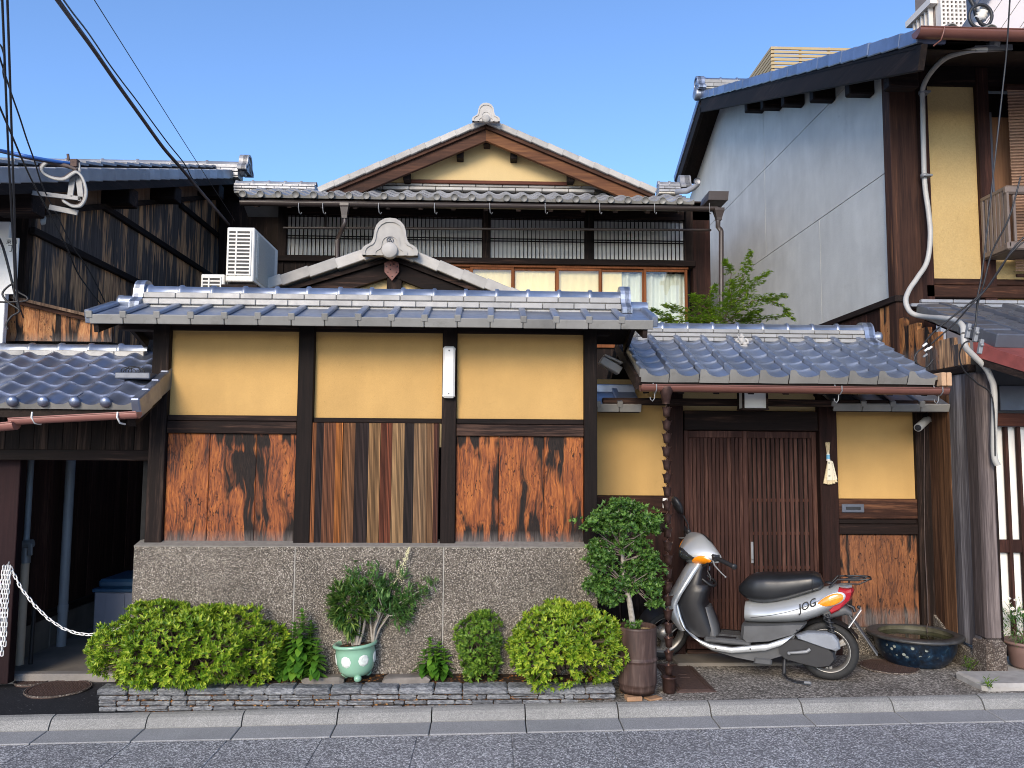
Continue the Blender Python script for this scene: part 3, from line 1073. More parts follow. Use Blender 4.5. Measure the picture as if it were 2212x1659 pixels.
lamp = MB()
la, lb = S(957, 800, 5.53), S(983, 800, 5.53)
zl0, zl1 = S(970, 860, 5.53).z, S(970, 749, 5.53).z
lamp.box(la.x, lb.x, 5.50, 5.554, zl0, zl1, .012)
lamp.box(la.x - .002, lb.x + .002, 5.515, 5.554, zl0 + .01, zl0 + .022, .002)
lamp.box(la.x - .002, lb.x + .002, 5.515, 5.554, zl1 - .022, zl1 - .01, .002)
lampo = thing('wall_lamp', 'tall slim white lamp box fixed high on a dark post of the plaster wall', 'lamp', (la.x, 5.554, zl0))
part('casing', lamp, M['white_plastic'], lampo)
for zz_ in (zl0 + .03, zl1 - .03):
    b = MB()
    b.lathe([(0, .006), (.005, .005), (.006, 0)], ((la.x + lb.x) / 2, 5.50, zz_), 8, Matrix.Rotation(pi / 2, 3, 'X'))
    part('screw', b, M['steel'], lampo)

# ================================================================== entrance gate
GY = 6.35
gate = thing('entrance_gate', 'tile roofed entrance gate with dark lattice sliding doors behind the scooter', 'gate', (1.9, GY, 0))
GE = 5.45
gx0, gx1 = S(1381, 820, GE).x, S(2026, 829, GE).x
gez = S(1700, 829, GE).z + .050
gslope = .43
gp = (gx1 - gx0) / 10
me_e = tile_mesh('eave_tile', gp, .20, ENTRY_P, M['tile'], apron=.045)
me_r = tile_mesh('roof_tile', gp, .20, ENTRY_P, M['tile'])
tile_roof(gate, 'roof_tile', gx0, 10, gp, GE, gez, gslope, 6, .158, me_e, me_r)
GRY = 6.32
tr_z = gez + (GRY - .05 - GE) * math.tan(gslope)
grx1 = S(1856, 720, GRY).x
grx0 = S(1372, 720, GRY).x
grzt = S(1700, 698.5, GRY).z
ridge(gate, (grx0, GRY), grx1 - grx0, 0, grzt, .050, [(.095, .036), (.10, .034), (.105, .036), (.09, .05)], gp * .985, M['tile'])
oni(gate, (grx1, GRY, grzt - .215), (0, 1, 0), (1, 0, 0), .165, .07, M['tile'], False)
b = MB()
b.lathe([(0, 0), (.046, 0), (.05, -.02), (.046, -.03), (.044, -.12)], (grx1 + .17, GRY, tr_z + .03), 14, Matrix.Rotation(pi / 2, 3, 'Y'))
part('end_roll_tile', b, M['tile'], gate)
# rear slope and underside
b = MB()
b.sheet(lambda u, v: (gx0 + (gx1 - gx0) * u, GRY + .1 + .7 * v, tr_z - .35 * v), 2, 2)
part('rear_slope', b, M['tile'], gate)
b = MB()
b.prism([(GE + .04, gez - .075), (GE + .04, gez - .02), (GRY, tr_z + .0), (GRY + .7, tr_z - .33), (GRY + .7, tr_z - .37), (GRY, tr_z - .045)],
        (gx0 + .02, 0, 0), (0, 1, 0), (0, 0, 1), (gx1 - gx0 - .04, 0, 0))
part('soffit', b, M['soffit'], gate)
for i in range(9):
    x = gx0 + .06 + (gx1 - gx0 - .12) * i / 8
    b = MB()
    b.beam((x, GE + .06, gez - .10), (x, GRY - .1, tr_z - .10), .04, .045)
    part('rafter', b, M['dark_y'], gate)
for i, x in enumerate((gx1 + .018, gx1 + .056)):
    b = MB()
    b.box(x - .016, x + .018, GE - .05, GE + .25, gez - .06, gez + .035, .006)
    part('beam_end', b, plain('fresh_cut_pine', (.46, .29, .17), .7, 0, .15, 25) if i == 0 else bpy.data.materials['fresh_cut_pine'], gate)
b = MB()
b.beam((gx1 + .005, GE + .02, gez - .055), (gx1 + .005, GRY, tr_z - .055), .035, .09)
part('barge_board', b, M['dark_y'], gate)
b = MB()
b.beam((gx0 - .005, GE + .02, gez - .055), (gx0 - .005, GRY, tr_z - .055), .035, .09)
part('barge_board', b, M['dark_y'], gate)


def half_pipe(p0, p1, r, mt_name, root, th=.004, name='gutter'):
    p0, p1 = Vector(p0), Vector(p1)
    d = (p1 - p0).normalized()
    sdx = d.cross(Vector((0, 0, 1))).normalized()
    secs = []
    for p in (p0, p1):
        outer = [p + sdx * (r * cos(t)) - Vector((0, 0, r * sin(t) * .95)) for t in [pi * k / 9 for k in range(10)]]
        inner = [p + sdx * ((r - th) * cos(t)) - Vector((0, 0, (r - th) * sin(t) * .95)) for t in [pi * k / 9 for k in range(10)]][::-1]
        secs.append(outer + inner)
    b = MB()
    b.loft(secs, 0, True, False)
    for s_, p in ((0, p0), (1, p1)):
        cap = [q for q in secs[s_][:10]]
        b.add([c + (d * .003 * (1 if s_ else -1)) for c in cap], [tuple(range(10))], 0)
    b.tube([p0 + sdx * -r, p1 + sdx * -r], .0045, 6)
    b.tube([p0 + sdx * r, p1 + sdx * r], .0045, 6)
    return part(name, b, M[mt_name], root)


gyc = GE - .045
gzt = S(1700, 833.5, gyc - .05).z
ggx0, ggx1 = S(1384, 840, gyc).x, S(2044, 840, gyc).x
gutter_o = half_pipe((ggx0, gyc, gzt), (ggx1, gyc, gzt - .006), .047, 'gutter', gate)
for x in (1415, 1812, 2028):
    c_ = S(x, 850, gyc).x
    b = MB()
    b.tube([(c_, gyc - .05, gzt + .004), (c_, gyc - .053, gzt - .03), (c_, gyc - .02, gzt - .054), (c_, gyc + .03, gzt - .05), (c_, gyc + .06, gzt + .02)], .004, 6)
    b.tube([(c_, gyc, gzt - .05), (c_ - .005, gyc, gzt - .09), (c_ - .018, gyc, gzt - .108), (c_ - .032, gyc, gzt - .095), (c_ - .034, gyc, gzt - .08)], .0035, 6)
    part('gutter_hook', b, M['steel'], gate)

# walls, posts and doors of the gate
x_l0, x_l1 = S(1288, 960, GY).x, S(1443, 960, GY).x
x_j0, x_j1 = S(1765, 960, GY).x, S(1803, 960, GY).x
x_r1 = S(1973, 960, GY).x
zg = lambda y, x=1890: S(x, y, GY).z
b = MB(); b.box(x_l0, x_l1, GY, GY + .1, zg(1070, 1370), zg(820, 1370)); part('plaster_panel', b, M['ochre'], gate)
b = MB(); b.box(x_j1, x_r1, GY, GY + .1, zg(1077), zg(820)); part('plaster_panel', b, M['ochre'], gate)
# left lower boards
b = MB(); b.box(x_l0, x_l1 + .02, GY - .03, GY + .1, zg(1108, 1370), zg(1071, 1370), .004); part('rail', b, M['rail_warm'], gate)
b = MB(); b.box(x_l0, x_l1 + .02, GY - .012, GY + .1, zg(1118, 1370), zg(1108, 1370) - .001, .003); part('rail', b, M['dark_h'], gate)
b = MB(); b.box(x_l0, x_l1 + .02, GY - .028, GY + .1, zg(1146, 1370), zg(1119, 1370), .004); part('rail', b, M['dark_h'], gate)
zz0 = zg(1352, 1370)
for i in range(3):
    a = x_l0 + (x_l1 - x_l0) * i / 3
    e = x_l0 + (x_l1 - x_l0) * (i + 1) / 3
    b = MB(); b.box(a + .001, e - .001, GY - .005 + rnd(-.002, .002), GY + .08, zz0, zg(1147, 1370), .003); part('board', b, M['rail_warm' if False else 'red_v'] if i == 2 else M['dark_v'], gate)
b = MB(); b.box(x_l0, x_l1 + .1, GY - .02, GY + .1, -.1, zz0 - .002, .006); part('footing', b, M['wash'], gate)
# right side
b = MB(); b.box(x_j1, x_r1, GY - .03, GY + .1, zg(1120), zg(1078), .004); part('rail', b, M['rail_warm'], gate)
b = MB(); b.box(x_j1, x_r1, GY - .010, GY + .1, zg(1131), zg(1121), .003); part('rail', b, M['dark_h'], gate)
b = MB(); b.box(x_j1, x_r1, GY - .028, GY + .1, zg(1154), zg(1132), .004); part('rail', b, M['dark_h'], gate)
zr0 = zg(1354)
xm = S(1894, 1250, GY).x
for a, e in ((x_j1, xm), (xm, x_r1)):
    b = MB(); b.box(a + .001, e - .0015, GY - .004 + rnd(-.002, .002), GY + .08, zr0, zg(1155), .003); part('board', b, M['panel_char_entry'], gate)
b = MB(); b.box(x_j0 - .02, S(2010, 1380, GY).x, GY - .03, GY + .1, -.1, zr0 - .002, .006); part('footing', b, M['wash'], gate)
mo = MB()
ma, me_ = S(1818, 1098, GY - .03), S(1866, 1098, GY - .03)
mz0, mz1 = S(1842, 1107, GY - .03).z, S(1842, 1088.5, GY - .03).z
mo.box(ma.x, me_.x, GY - .040, GY - .028, mz0, mz1, .004)
mail = part('mail_slot', mo, M['tile_dark'], gate, label='dark metal letter slot set in the warm brown rail')
mo = MB()
mo.box(ma.x + .03, me_.x - .03, GY - .043, GY - .037, mz0 + .022, mz1 - .022, .002)
part('flap', mo, M['blackp'], mail)
# posts
for a, e, y0, m_ in ((S(1443, 1000, GY - .06).x, S(1477, 1000, GY - .06).x, GY - .06, 'red_v'), (x_j0, x_j1, GY - .05, 'red_v'), (x_r1, S(2006, 1000, GY).x, GY - .04, 'dark_v')):
    b = MB(); b.box(a, e, y0, GY + .12, -.02, zg(820, 1500) + .1, .005); part('post', b, M[m_], gate)
# header and transom
DX0, DX1 = S(1477, 1000, GY).x, x_j0
b = MB(); b.box(DX0, DX1, GY - .03, GY + .1, zg(930, 1620), zg(888, 1620), .005); part('header', b, M['dark_h'], gate)
b = MB(); b.box(DX0 - .1, DX1 + .1, GY + .02, GY + .08, zg(888, 1620), zg(800, 1620)); part('transom_panel', b, M['ochre_gable'], gate)
b = MB(); b.box(x_l0, x_r1, 5.98, 6.05, S(1620, 877, 6.0).z, S(1620, 862, 6.0).z, .006); part('tie_beam', b, M['dark_h'], gate)
b = MB(); b.box(DX0, DX1, GY - .05, GY + .1, -.05, .045, .006); part('threshold', b, M['dark_h'], gate)
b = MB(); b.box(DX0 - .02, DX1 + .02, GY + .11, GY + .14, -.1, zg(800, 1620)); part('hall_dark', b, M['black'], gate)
zd1, zd0 = zg(931, 1620), .05


def lattice_door(a, e, y):
    fr = MB()
    fr.box(a, a + .035, y - .016, y + .016, zd0, zd1, .003)
    fr.box(e - .035, e, y - .016, y + .016, zd0, zd1, .003)
    fr.box(a + .0355, e - .0355, y - .015, y + .015, zd1 - .055, zd1 - .001, .003)
    fr.box(a + .0355, e - .0355, y - .015, y + .015, zd0, zd0 + .06, .003)
    d = part('sliding_door', fr, M['door'], gate)
    for yy in (1081, 1153, 1227, 1297):
        z = zg(yy, 1620)
        b = MB(); b.box(a + .034, e - .034, y + .002, y + .012, z - .012, z + .012, .002); part('cross_rail', b, M['door_h'], d)
    b = MB(); b.box(a + .03, e - .03, y + .020, y + .024, zd0 + .03, zd1 - .03); part('backing', b, M['black'], d)
    n = 14
    st = (e - a - .07) / n
    sl_ = MB(); sl_.box(-.013, .013, -.012, .001, 0, zd1 - zd0 - .117, .002)
    me = sl_.mesh('slat', M['door'])
    for i in range(n):
        k = rnd(.75, 1.2)
        piece('slat', me, d, (a + .035 + st * (i + .5), y, zd0 + .061), (0, 0, rnd(-.02, .02)), None, (k, k, k))
    return d


dm = S(1612, 1100, GY).x
d1 = lattice_door(DX0, dm + .008, GY - .005)
d2 = lattice_door(dm - .008, DX1, GY + .036)
b = MB()
hx = S(1626, 1180, GY).x
b.box(hx - .010, hx + .010, GY + .012, GY + .021, zg(1217, 1626), zg(1171, 1626), .002)
b.lathe([(0, .012), (.006, .010), (.008, 0)], (hx, GY + .012, zg(1208, 1626)), 8, Matrix.Rotation(pi / 2, 3, 'X'))
part('pull_plate', b, M['steel'], d2)
# lantern below the roof
lan = thing('lantern', 'small dark framed hanging lantern under the entrance roof', 'lantern', S(1616, 866, 6.0))
c_ = S(1616, 866, 6.0)
b = MB()
hw, hh = .088, .070
for sx in (-1, 1):
    for sy in (-1, 1):
        b.box(c_.x + sx * hw - .007, c_.x + sx * hw + .007, c_.y - .10 + sy * .06 - .007, c_.y - .10 + sy * .06 + .007, c_.z - hh, c_.z + hh, .001)
for z in (-hh, hh):
    b.box(c_.x - hw - .01, c_.x + hw + .01, c_.y - .17, c_.y - .03, c_.z + z - .006, c_.z + z + .006, .001)
part('frame', b, M['dark_h'], lan)
b = MB()
b.box(c_.x - hw + .004, c_.x + hw - .004, c_.y - .155, c_.y - .045, c_.z - hh + .008, c_.z + hh - .008)
part('shade', b, M['paper'], lan)
b = MB()
b.tube([(c_.x, c_.y - .1, c_.z + hh), (c_.x, c_.y - .1, c_.z + hh + .25)], .005, 6)
part('hanger', b, M['iron'], lan)

# wing walls' own small coping: flat tiles
for tag_, x0, x1, yl in (('l', 1290, 1386, 889), ('r', 1800, 2052, 888)):
    Yc = 5.98
    a, e = S(x0, 880, Yc).x, S(x1, 880, Yc).x
    z = S((x0 + x1) / 2, yl - 16, Yc).z
    n = max(2, int(round((e - a) / .21)))
    p_ = (e - a) / n
    fm = flat_tile_mesh('coping_tile', p_, .34, M['tile'])
    for i in range(n):
        piece('coping_tile', fm, gate, (a + i * p_, Yc, z), (.42, 0, 0))
    b = MB()
    b.box(a, e, Yc + .25, Yc + .42, z + .10, z + .17, .006)
    part('coping_ridge', b, M['tile'], gate)
    b = MB()
    b.beam(((a + e) / 2, Yc + .02, z - .04), ((a + e) / 2, GY + .02, z + .11), e - a - .02, .05)
    part('soffit', b, M['soffit'], gate)
# stacked broken tiles at the return of the street wall
b = MB()
q = S(1318, 790, 6.0)
b.box(-.085, .085, -.05, .05, -.03, .03, .006, 0, Matrix.Translation(q) @ Matrix.Rotation(.52, 4, 'Y'))
b.box(-.07, .08, -.04, .05, .032, .05, .006, 0, Matrix.Translation(q + Vector((.0, 0, .012))) @ Matrix.Rotation(.42, 4, 'Y'))
part('ridge_stub_tile', b, M['tile_pale'], gate)
b = MB()
ib = S(1437.5, 1087, GY - .03)
b.box(ib.x - .024, ib.x + .024, GY - .048, GY - .028, ib.z - .040, ib.z + .040, .008)
bell = part('doorbell', b, M['white_plastic'], gate, label='white doorbell box with a round black button')
b = MB()
b.lathe([(0, .006), (.009, .005), (.011, 0)], (ib.x, GY - .048, ib.z + .004), 12, Matrix.Rotation(pi / 2, 3, 'X'))
part('button', b, M['blackp'], bell)

# ================================================================== main house (behind)
HY = 10.0
GBY = 9.80
house = thing('main_house', 'two storey tiled house with ochre gable and lattice windows behind the street wall', 'house', (0, HY, 0))
HE = 9.1
hx0, hx1 = S(520, 428, HE).x, S(1500, 436, HE).x
hz = S(1050, 429, HE).z
hsl = .40
hp = S(748 + 38, 430, HE).x - S(748, 430, HE).x
hn = int(round((hx1 - hx0) / hp))
hp = (hx1 - hx0) / hn
M['tile_up'] = tile_mat('upper_roof_tile', (.29, .295, .31), .3, .45, .3, (.33, .31, .28))
UP_P = [(u / 10, .032 * (.5 + .5 * cos(2 * pi * (u / 10 - .12))) ** 1.2) for u in range(11)]
ue = tile_mesh('eave_tile', hp, .24, UP_P, M['tile_up'], apron=.028, disc=(.12, .012, .042))
ur = tile_mesh('roof_tile', hp, .24, UP_P, M['tile_up'])
tile_roof(house, 'roof_tile', hx0, hn, hp, HE, hz, hsl, 4, .215, ue, ur, .075)
ztop = hz + 4 * .215 * sin(hsl)
ytop = HE + 4 * .215 * cos(hsl)
b = MB()
b.prism([(HE + .05, hz - .06), (HE + .05, hz - .025), (ytop, ztop - .03), (ytop + .3, ztop - .03), (ytop + .3, ztop - .10), (ytop, ztop - .10)], (hx0 + .02, 0, 0), (0, 1, 0), (0, 0, 1), (hx1 - hx0 - .04, 0, 0))
part('eave_soffit', b, M['soffit'], house)
for i in range(14):
    x = hx0 + .15 + (hx1 - hx0 - .3) * i / 13
    b = MB(); b.beam((x, HE + .08, hz - .09), (x, HY + .1, hz - .06 + (HY + .1 - HE) * math.tan(hsl) - .05), .05, .06); part('rafter', b, M['dark_y'], house)
# flashing courses at the foot of the gable
for k, (y0, y1) in enumerate(((399, 405), (406, 413))):
    xa, xe = S(800, 405, ytop).x, S(1310, 405, ytop).x
    n = 9
    z0_, z1_ = S(1050, y1, ytop - .07 - k * .05).z, S(1050, y0, ytop - .07 - k * .05).z
    for i in range(n):
        a = xa + (xe - xa) * (i - .5 * (k % 2)) / n
        e = a + (xe - xa) / n
        b = MB(); b.box(max(a, xa) + .004, min(e, xe) - .002, ytop - .09 - k * .05, ytop + .2, z0_ + .003, z1_, .006); part('flashing_tile', b, M['tile_pale'], house)
b = MB(); b.box(S(800, 405, ytop).x, S(1310, 405, ytop).x, ytop + .06, ytop + .3, ztop - .05, S(1050, 398, GBY).z); part('bedding', b, M['lime'], house)
# gable wall
zgb = S(1050, 397, GBY).z
ap = S(1050, 292, GBY)
gl, gr = S(780, 396, GBY), S(1330, 398, GBY)
b = MB()
b.prism([(gl.x, zgb), (gr.x, zgb), (ap.x, ap.z)], (0, GBY, 0), (1, 0, 0), (0, 0, 1), (0, .12, 0))
part('gable_plaster', b, M['ochre_gable'], house)
b = MB(); b.box(S(885, 395, GBY).x, S(1225, 395, GBY).x, GBY - .03, GBY + .10, S(1050, 398.5, GBY).z, S(1050, 391.5, GBY).z, .004); part('gable_rail', b, M['red_h'], house)
# barge boards and verge tiles
VY = 9.5
apx = S(1050, 262, VY)
vl, vr = S(690, 411, VY), S(1416, 414, VY)
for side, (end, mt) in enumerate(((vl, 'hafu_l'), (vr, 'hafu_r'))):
    a = Vector((apx.x, VY + .04, apx.z))
    e = Vector((end.x, VY + .04, end.z))
    d = (e - a)
    L = d.length
    d.normalize()
    nrm = Vector((0, 0, 1)) - d * d.z
    nrm.normalize()
    sg = 1 if side else -1
    b = MB()
    o1, o2 = .075, .20
    q0 = a - nrm * .0
    xa = apx.x
    # mitred at the ridge: vertical cut
    def at_x(x, off):
        t = (x - a.x) / d.x
        p = a + d * t
        return p.z - off / abs(nrm.z)
    xe = e.x - sg * .10
    b.prism([(xa, at_x(xa, o1)), (xe, at_x(xe, o1)), (xe - sg * .12, at_x(xe - sg * .12, o2)), (xa, at_x(xa, o2 + .0))], (0, VY + .06, 0), (1, 0, 0), (0, 0, 1), (0, .06, 0))
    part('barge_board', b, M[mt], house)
    b = MB()
    b.prism([(xa, at_x(xa, .012)), (e.x, at_x(e.x, .012)), (e.x, at_x(e.x, o1 - .004)), (xa, at_x(xa, o1 - .004))], (0, VY + .02, 0), (1, 0, 0), (0, 0, 1), (0, .10, 0))
    part('verge_batten', b, M['hafu_l'], house)
    n = 11
    ang = atan2(d.z, d.x)
    tl = L / n
    vt = MB()
    vt.box(-.012, tl + .004, -.03, .16, -.055, .018, .006)
    me = vt.mesh('verge_tile', M['tile_pale'])
    for i in range(n):
        if side == 0:
            p = a + d * tl * (i + 1) + nrm * (.018 + .004)
            rot = (0, -(ang + pi) - .035, 0)
        else:
            p = a + d * tl * i + nrm * (.022)
            rot = (0, -ang, 0)
            p = a + d * tl * i + nrm * .030
            rot = (0, -ang + .035, 0)
        piece('verge_tile', me, house, p + Vector((0, -.03, 0)), rot)
    # roof plane going back
    b = MB()
    A0 = a + nrm * .0
    b.add([A0, e, e + Vector((0, 4, 0)), A0 + Vector((0, 4, 0))], [(0, 1, 2, 3)])
    b.add([A0 - nrm * .05, e - nrm * .05, e + Vector((0, 4, 0)) - nrm * .05, A0 + Vector((0, 4, 0)) - nrm * .05], [(3, 2, 1, 0)])
    part('gable_roof_slope', b, M['tile_up'], house)
oni(house, (apx.x, VY - .07, apx.z - .055), (1, 0, 0), (0, -1, 0), .165, .06, M['tile_pale'])
b = MB()
Q = Matrix.Rotation(-pi / 2, 3, 'X')
b.lathe([(.055, 0), (.055, 4)], (apx.x, VY, apx.z + .04), 12, Q)
part('ridge_roll', b, M['tile_up'], house)
for x, y0, y1, ww in ((994, 321, 344, 15), (1052, 296, 315, 15), (1110, 321, 346, 15), (879, 370, 392, 15), (1233, 374, 394, 15)):
    p0, p1 = S(x - ww / 2, y1, VY + .2), S(x + ww / 2, y0, VY + .2)
    b = MB(); b.box(p0.x, p1.x, VY + .15, GBY + .02, p0.z, p1.z + .03, .008); part('purlin_end', b, M['dark_v'], house)
# low ridges left and right of the gable
lx0, lx1 = S(510, 405, 9.95).x, S(684, 398, 9.95).x
ridge(house, (lx0, 9.95), lx1 - lx0, 0, S(600, 391, 9.95).z, .05, [(.10, .035), (.105, .035), (.10, .035)], .19, M['tile_up'])
rx0_, rx1_ = S(1420, 400, 9.95).x, S(1466, 400, 9.95).x
ridge(house, (rx0_, 9.95), rx1_ - rx0_, 0, S(1445, 391.5, 9.95).z, .05, [(.10, .035), (.105, .035), (.10, .035)], .13, M['tile_up'])
oni(house, (rx1_, 9.95, S(1470, 411, 9.95).z), (0, 1, 0), (1, 0, 0), .14, .12, M['tile_up'], False)
b = MB()
q = [S(1462, 414, 9.6), S(1485, 412, 9.4), S(1500, 404, 9.35), S(1508, 396, 9.3)]
b.tube(q, [.034, .036, .034, .032], 12)
part('corner_roll_tile', b, M['tile_up'], house)
b = MB()
q = S(1506, 392, 9.3)
b.lathe([(0, -.006), (.035, -.004), (.042, .0), (.04, .02)], q, 14, Matrix.Rotation(pi / 2, 3, 'X'))
part('corner_disc', b, M['tile_up'], house)
for x0_, x1_ in ((hx0 - .3, lx1), (rx0_, hx1)):
    b = MB()
    z_ = S(600, 402, 9.95).z - .09
    b.add([(x0_, ytop - .05, ztop - .02), (x1_, ytop - .05, ztop - .02), (x1_, 10.0, z_), (x0_, 10.0, z_), (x1_, 10.9, z_ - .4), (x0_, 10.9, z_ - .4)], [(0, 1, 2, 3), (3, 2, 4, 5)])
    part('upper_slope', b, M['tile_up'], house)

# gutter, hopper and pipes
gy_ = HE - .06
gz0_, gz1_ = S(520, 436, gy_).z, S(1548, 449, gy_).z
half_pipe((S(520, 437, gy_).x, gy_, gz0_), (S(1548, 449, gy_).x, gy_, gz1_), .048, 'gutter_dark', house)
for x in (647, 699, 819, 939, 1058, 1177, 1294, 1412, 1530, 1593):
    if x > 1545: continue
    p = S(x, 447, gy_)
    b = MB()
    b.tube([(p.x, gy_ - .05, p.z + .03), (p.x, gy_ - .052, p.z - .02), (p.x + .005, gy_ - .03, p.z - .075), (p.x + .022, gy_ - .02, p.z - .09), (p.x + .03, gy_ - .02, p.z - .07)], .0055, 5)
    part('gutter_hook', b, M['steel'], house)


def hopper(x, y0, y1, Y, w0, w1, root, m_='gutter_dark'):
    p0, p1 = S(x, y0, Y), S(x, y1, Y)
    b = MB()
    secs = []
    for z, w_ in ((p0.z, w0), (p0.z - .03, w0), (p0.z - .05, w0 * .88), (p1.z + .03, w1 * 1.1), (p1.z, w1)):
        secs.append([(p0.x - w_, Y - w_, z), (p0.x + w_, Y - w_, z), (p0.x + w_, Y + w_, z), (p0.x - w_, Y + w_, z)])
    b.loft(secs, 0, False)
    return part('hopper', b, M[m_], root)


hopper(745, 440, 472, gy_ - .01, .05, .028, house)
b = MB()
b.tube([S(745, 470, gy_), S(745, 480, gy_), S(741, 492, gy_), S(731, 512, gy_ + .3), S(729, 520, gy_ + .3), S(729, 690, gy_ + .3)], .026, 10)
part('downpipe', b, M['gutter_dark'], house)
hopper(1552, 451, 476, gy_, .055, .03, house)
b = MB()
b.tube([S(1551, 474, gy_), S(1551, 490, gy_), S(1557, 497, gy_ + .02), S(1558, 500, gy_ + .02), S(1558, 790, gy_ + .02)], .028, 10)
part('downpipe', b, M['gutter_dark'], house)
bx = MB()
p0, p1 = S(1525, 437, HE), S(1567, 419, HE)
bx.add([(p0.x, HE - .1, p0.z), (p1.x, HE - .1, p0.z), (p1.x + .01, HE - .1, p1.z), (p0.x + .01, HE - .1, p1.z),
        (p0.x, HE + .3, p0.z), (p1.x, HE + .3, p0.z), (p1.x + .01, HE + .3, p1.z + .02), (p0.x + .03, HE + .3, p1.z + .02)],
       [(0, 1, 2, 3), (5, 4, 7, 6), (1, 5, 6, 2), (4, 0, 3, 7), (4, 5, 1, 0)])
bx.add([(p0.x + .02, HE - .08, p1.z - .03), (p1.x, HE - .08, p1.z - .03), (p1.x, HE + .3, p1.z + .07), (p0.x + .06, HE + .3, p1.z + .07)], [(0, 1, 2, 3)])
part('rain_head', bx, M['gutter_dark'], house)

# upper facade
fz = lambda y, x=1050: S(x, y, HY).z
fx = lambda x, y=520: S(x, y, HY).x
hb0, hb1 = fx(600), fx(1534)
b = MB()
b.box(hb0, hb1, HY + .055, HY + .10, fz(560), hz + .25)
part('wall_backing', b, M['paper'], house)
for a, e in ((600, 619), (1041, 1060), (1263, 1283), (1478, 1497)):
    b = MB(); b.box(fx(a), fx(e), HY - .02, HY + .12, fz(566), hz + .28, .005); part('post', b, M['dark_v'], house)
b = MB(); b.box(fx(1497), hb1, HY + .0, HY + .15, -.2, hz + .28, .004); part('end_board', b, M['red_v'], house)
b = MB(); b.box(-3.5, hb0 - .001, HY + .4, HY + .5, 1.5, hz + .38); part('wing_wall', b, M['dark_v'], house)
b = MB(); b.box(hb0, hb0 + .02, HY, HY + 4, 2, hz + .4); part('side_wall', b, M['dark_v'], house)
b = MB(); b.box(hb1 - .02, hb1, HY + .15, HY + 4, -.2, hz + .4); part('side_wall', b, M['red_v'], house)
b = MB(); b.box(hb0, fx(1500), HY - .05, HY + .13, fz(571), fz(558.5), .005); part('lintel', b, M['dark_h'], house)
b = MB(); b.box(hb0, hb1, HY + .0, HY + .119, fz(469), hz + .30, .004); part('head_beam', b, M['dark_h'], house)
bar = MB()
bar.box(-.0045, .0045, -.010, .010, 0, fz(469) - fz(557.5), 0)
bar_me = bar.mesh('lattice_bar', M['dark_v'])
for a, e in ((619, 1041), (1060, 1263), (1283, 1477)):
    x0_, x1_ = fx(a), fx(e)
    n = int(round((e - a) / 8.75))
    lat = MB()
    for y in (471.5, 513.5, 518.5, 556):
        lat.box(x0_, x1_, HY + .030, HY + .042, fz(y) - .0055, fz(y) + .0055)
    lp = part('lattice_panel', lat, M['dark_h'], house, kind='stuff')
    for i in range(1, n):
        piece('lattice_bar', bar_me, lp, (x0_ + (x1_ - x0_) * i / n, HY + .017, fz(557.5)))
b = MB()
b.tube([S(612, 492, 9.55), S(1536, 497, 9.55)], .015, 8)
part('curtain_rod', b, M['gutter_dark'], house)
for x in (704, 1048, 1273, 1480):
    b = MB(); b.box(S(x, 480, 9.55).x - .008, S(x, 480, 9.55).x + .008, 9.54, 9.56, S(x, 494, 9.55).z, hz + .1); part('rod_hanger', b, M['dark_v'], house)
# glazed sliding windows
wz1, wz0 = fz(571) - .002, fz(740)
edges = [(930, 1017), (1017, 1108), (1108, 1203), (1203, 1297), (1297, 1392), (1392, 1483)]
b = MB(); b.box(fx(925), fx(1486), HY - .01, HY + .08, wz1 - .03, wz1, .003); part('window_head', b, M['win_frame'], house)
b = MB(); b.box(fx(925), fx(1486), HY - .01, HY + .10, wz0 - .05, wz0, .003); part('window_sill', b, M['win_frame'], house)
for k, (a, e) in enumerate(edges):
    y = HY + (.015 if k % 2 else .045)
    x0_, x1_ = fx(a, 600) - .008, fx(e, 600) + .012
    fr = MB()
    fr.box(x0_, x0_ + .034, y - .014, y + .014, wz0, wz1 - .031, .003)
    fr.box(x1_ - .034, x1_, y - .014, y + .014, wz0, wz1 - .031, .003)
    fr.box(x0_ + .0345, x1_ - .0345, y - .013, y + .013, wz1 - .062, wz1 - .032, .003)
    fr.box(x0_ + .0345, x1_ - .0345, y - .013, y + .013, wz0, wz0 + .05, .003)
    wo = part('window', fr, M['win_frame'], house)
    b = MB()
    b.add([(x0_ + .03, y, wz0 + .04), (x1_ - .03, y, wz0 + .04), (x1_ - .03, y, wz1 - .055), (x0_ + .03, y, wz1 - .055)], [(0, 1, 2, 3)])
    part('pane', b, M['glass'], wo)
b = MB()
xa, xe = fx(925), fx(1345)
b.sheet(lambda u, v: (xa + (xe - xa) * u, HY + .085 + .004 * sin(u * 150), wz0 + (wz1 - wz0) * v), 120, 1)
part('blind', b, M['blind'], house)  # added sheet; its cream colour stands in for the reflection in the panes
b = MB()
xa, xe = fx(1338), fx(1484)
b.sheet(lambda u, v: (xa + (xe - xa) * u + (.04 * (1 - v) ** 2 * (1 - u) * -1.2), HY + .13 + .018 * sin(u * 34) + .008 * sin(u * 71 + 1), wz0 + (wz1 - .06 - wz0) * v), 140, 6)
part('curtain', b, M['curtain'], house)
b = MB(); b.box(hb0, fx(925), HY + .01, HY + .1, wz0 - .2, fz(571)); part('shutter_panel', b, M['dark_v'], house)
for x in range(612, 925, 47):
    b = MB(); b.box(fx(x) - .012, fx(x) + .012, HY - .008, HY + .012, wz0 - .2, fz(571) - .001, .002); part('shutter_stile', b, M['dark_v'], house)
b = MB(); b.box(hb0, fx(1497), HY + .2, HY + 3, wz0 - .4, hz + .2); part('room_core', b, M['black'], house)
b = MB(); b.box(hb0, fx(1497), HY + .02, HY + .2, -.2, wz0 - .051); part('lower_wall', b, M['dark_v'], house)

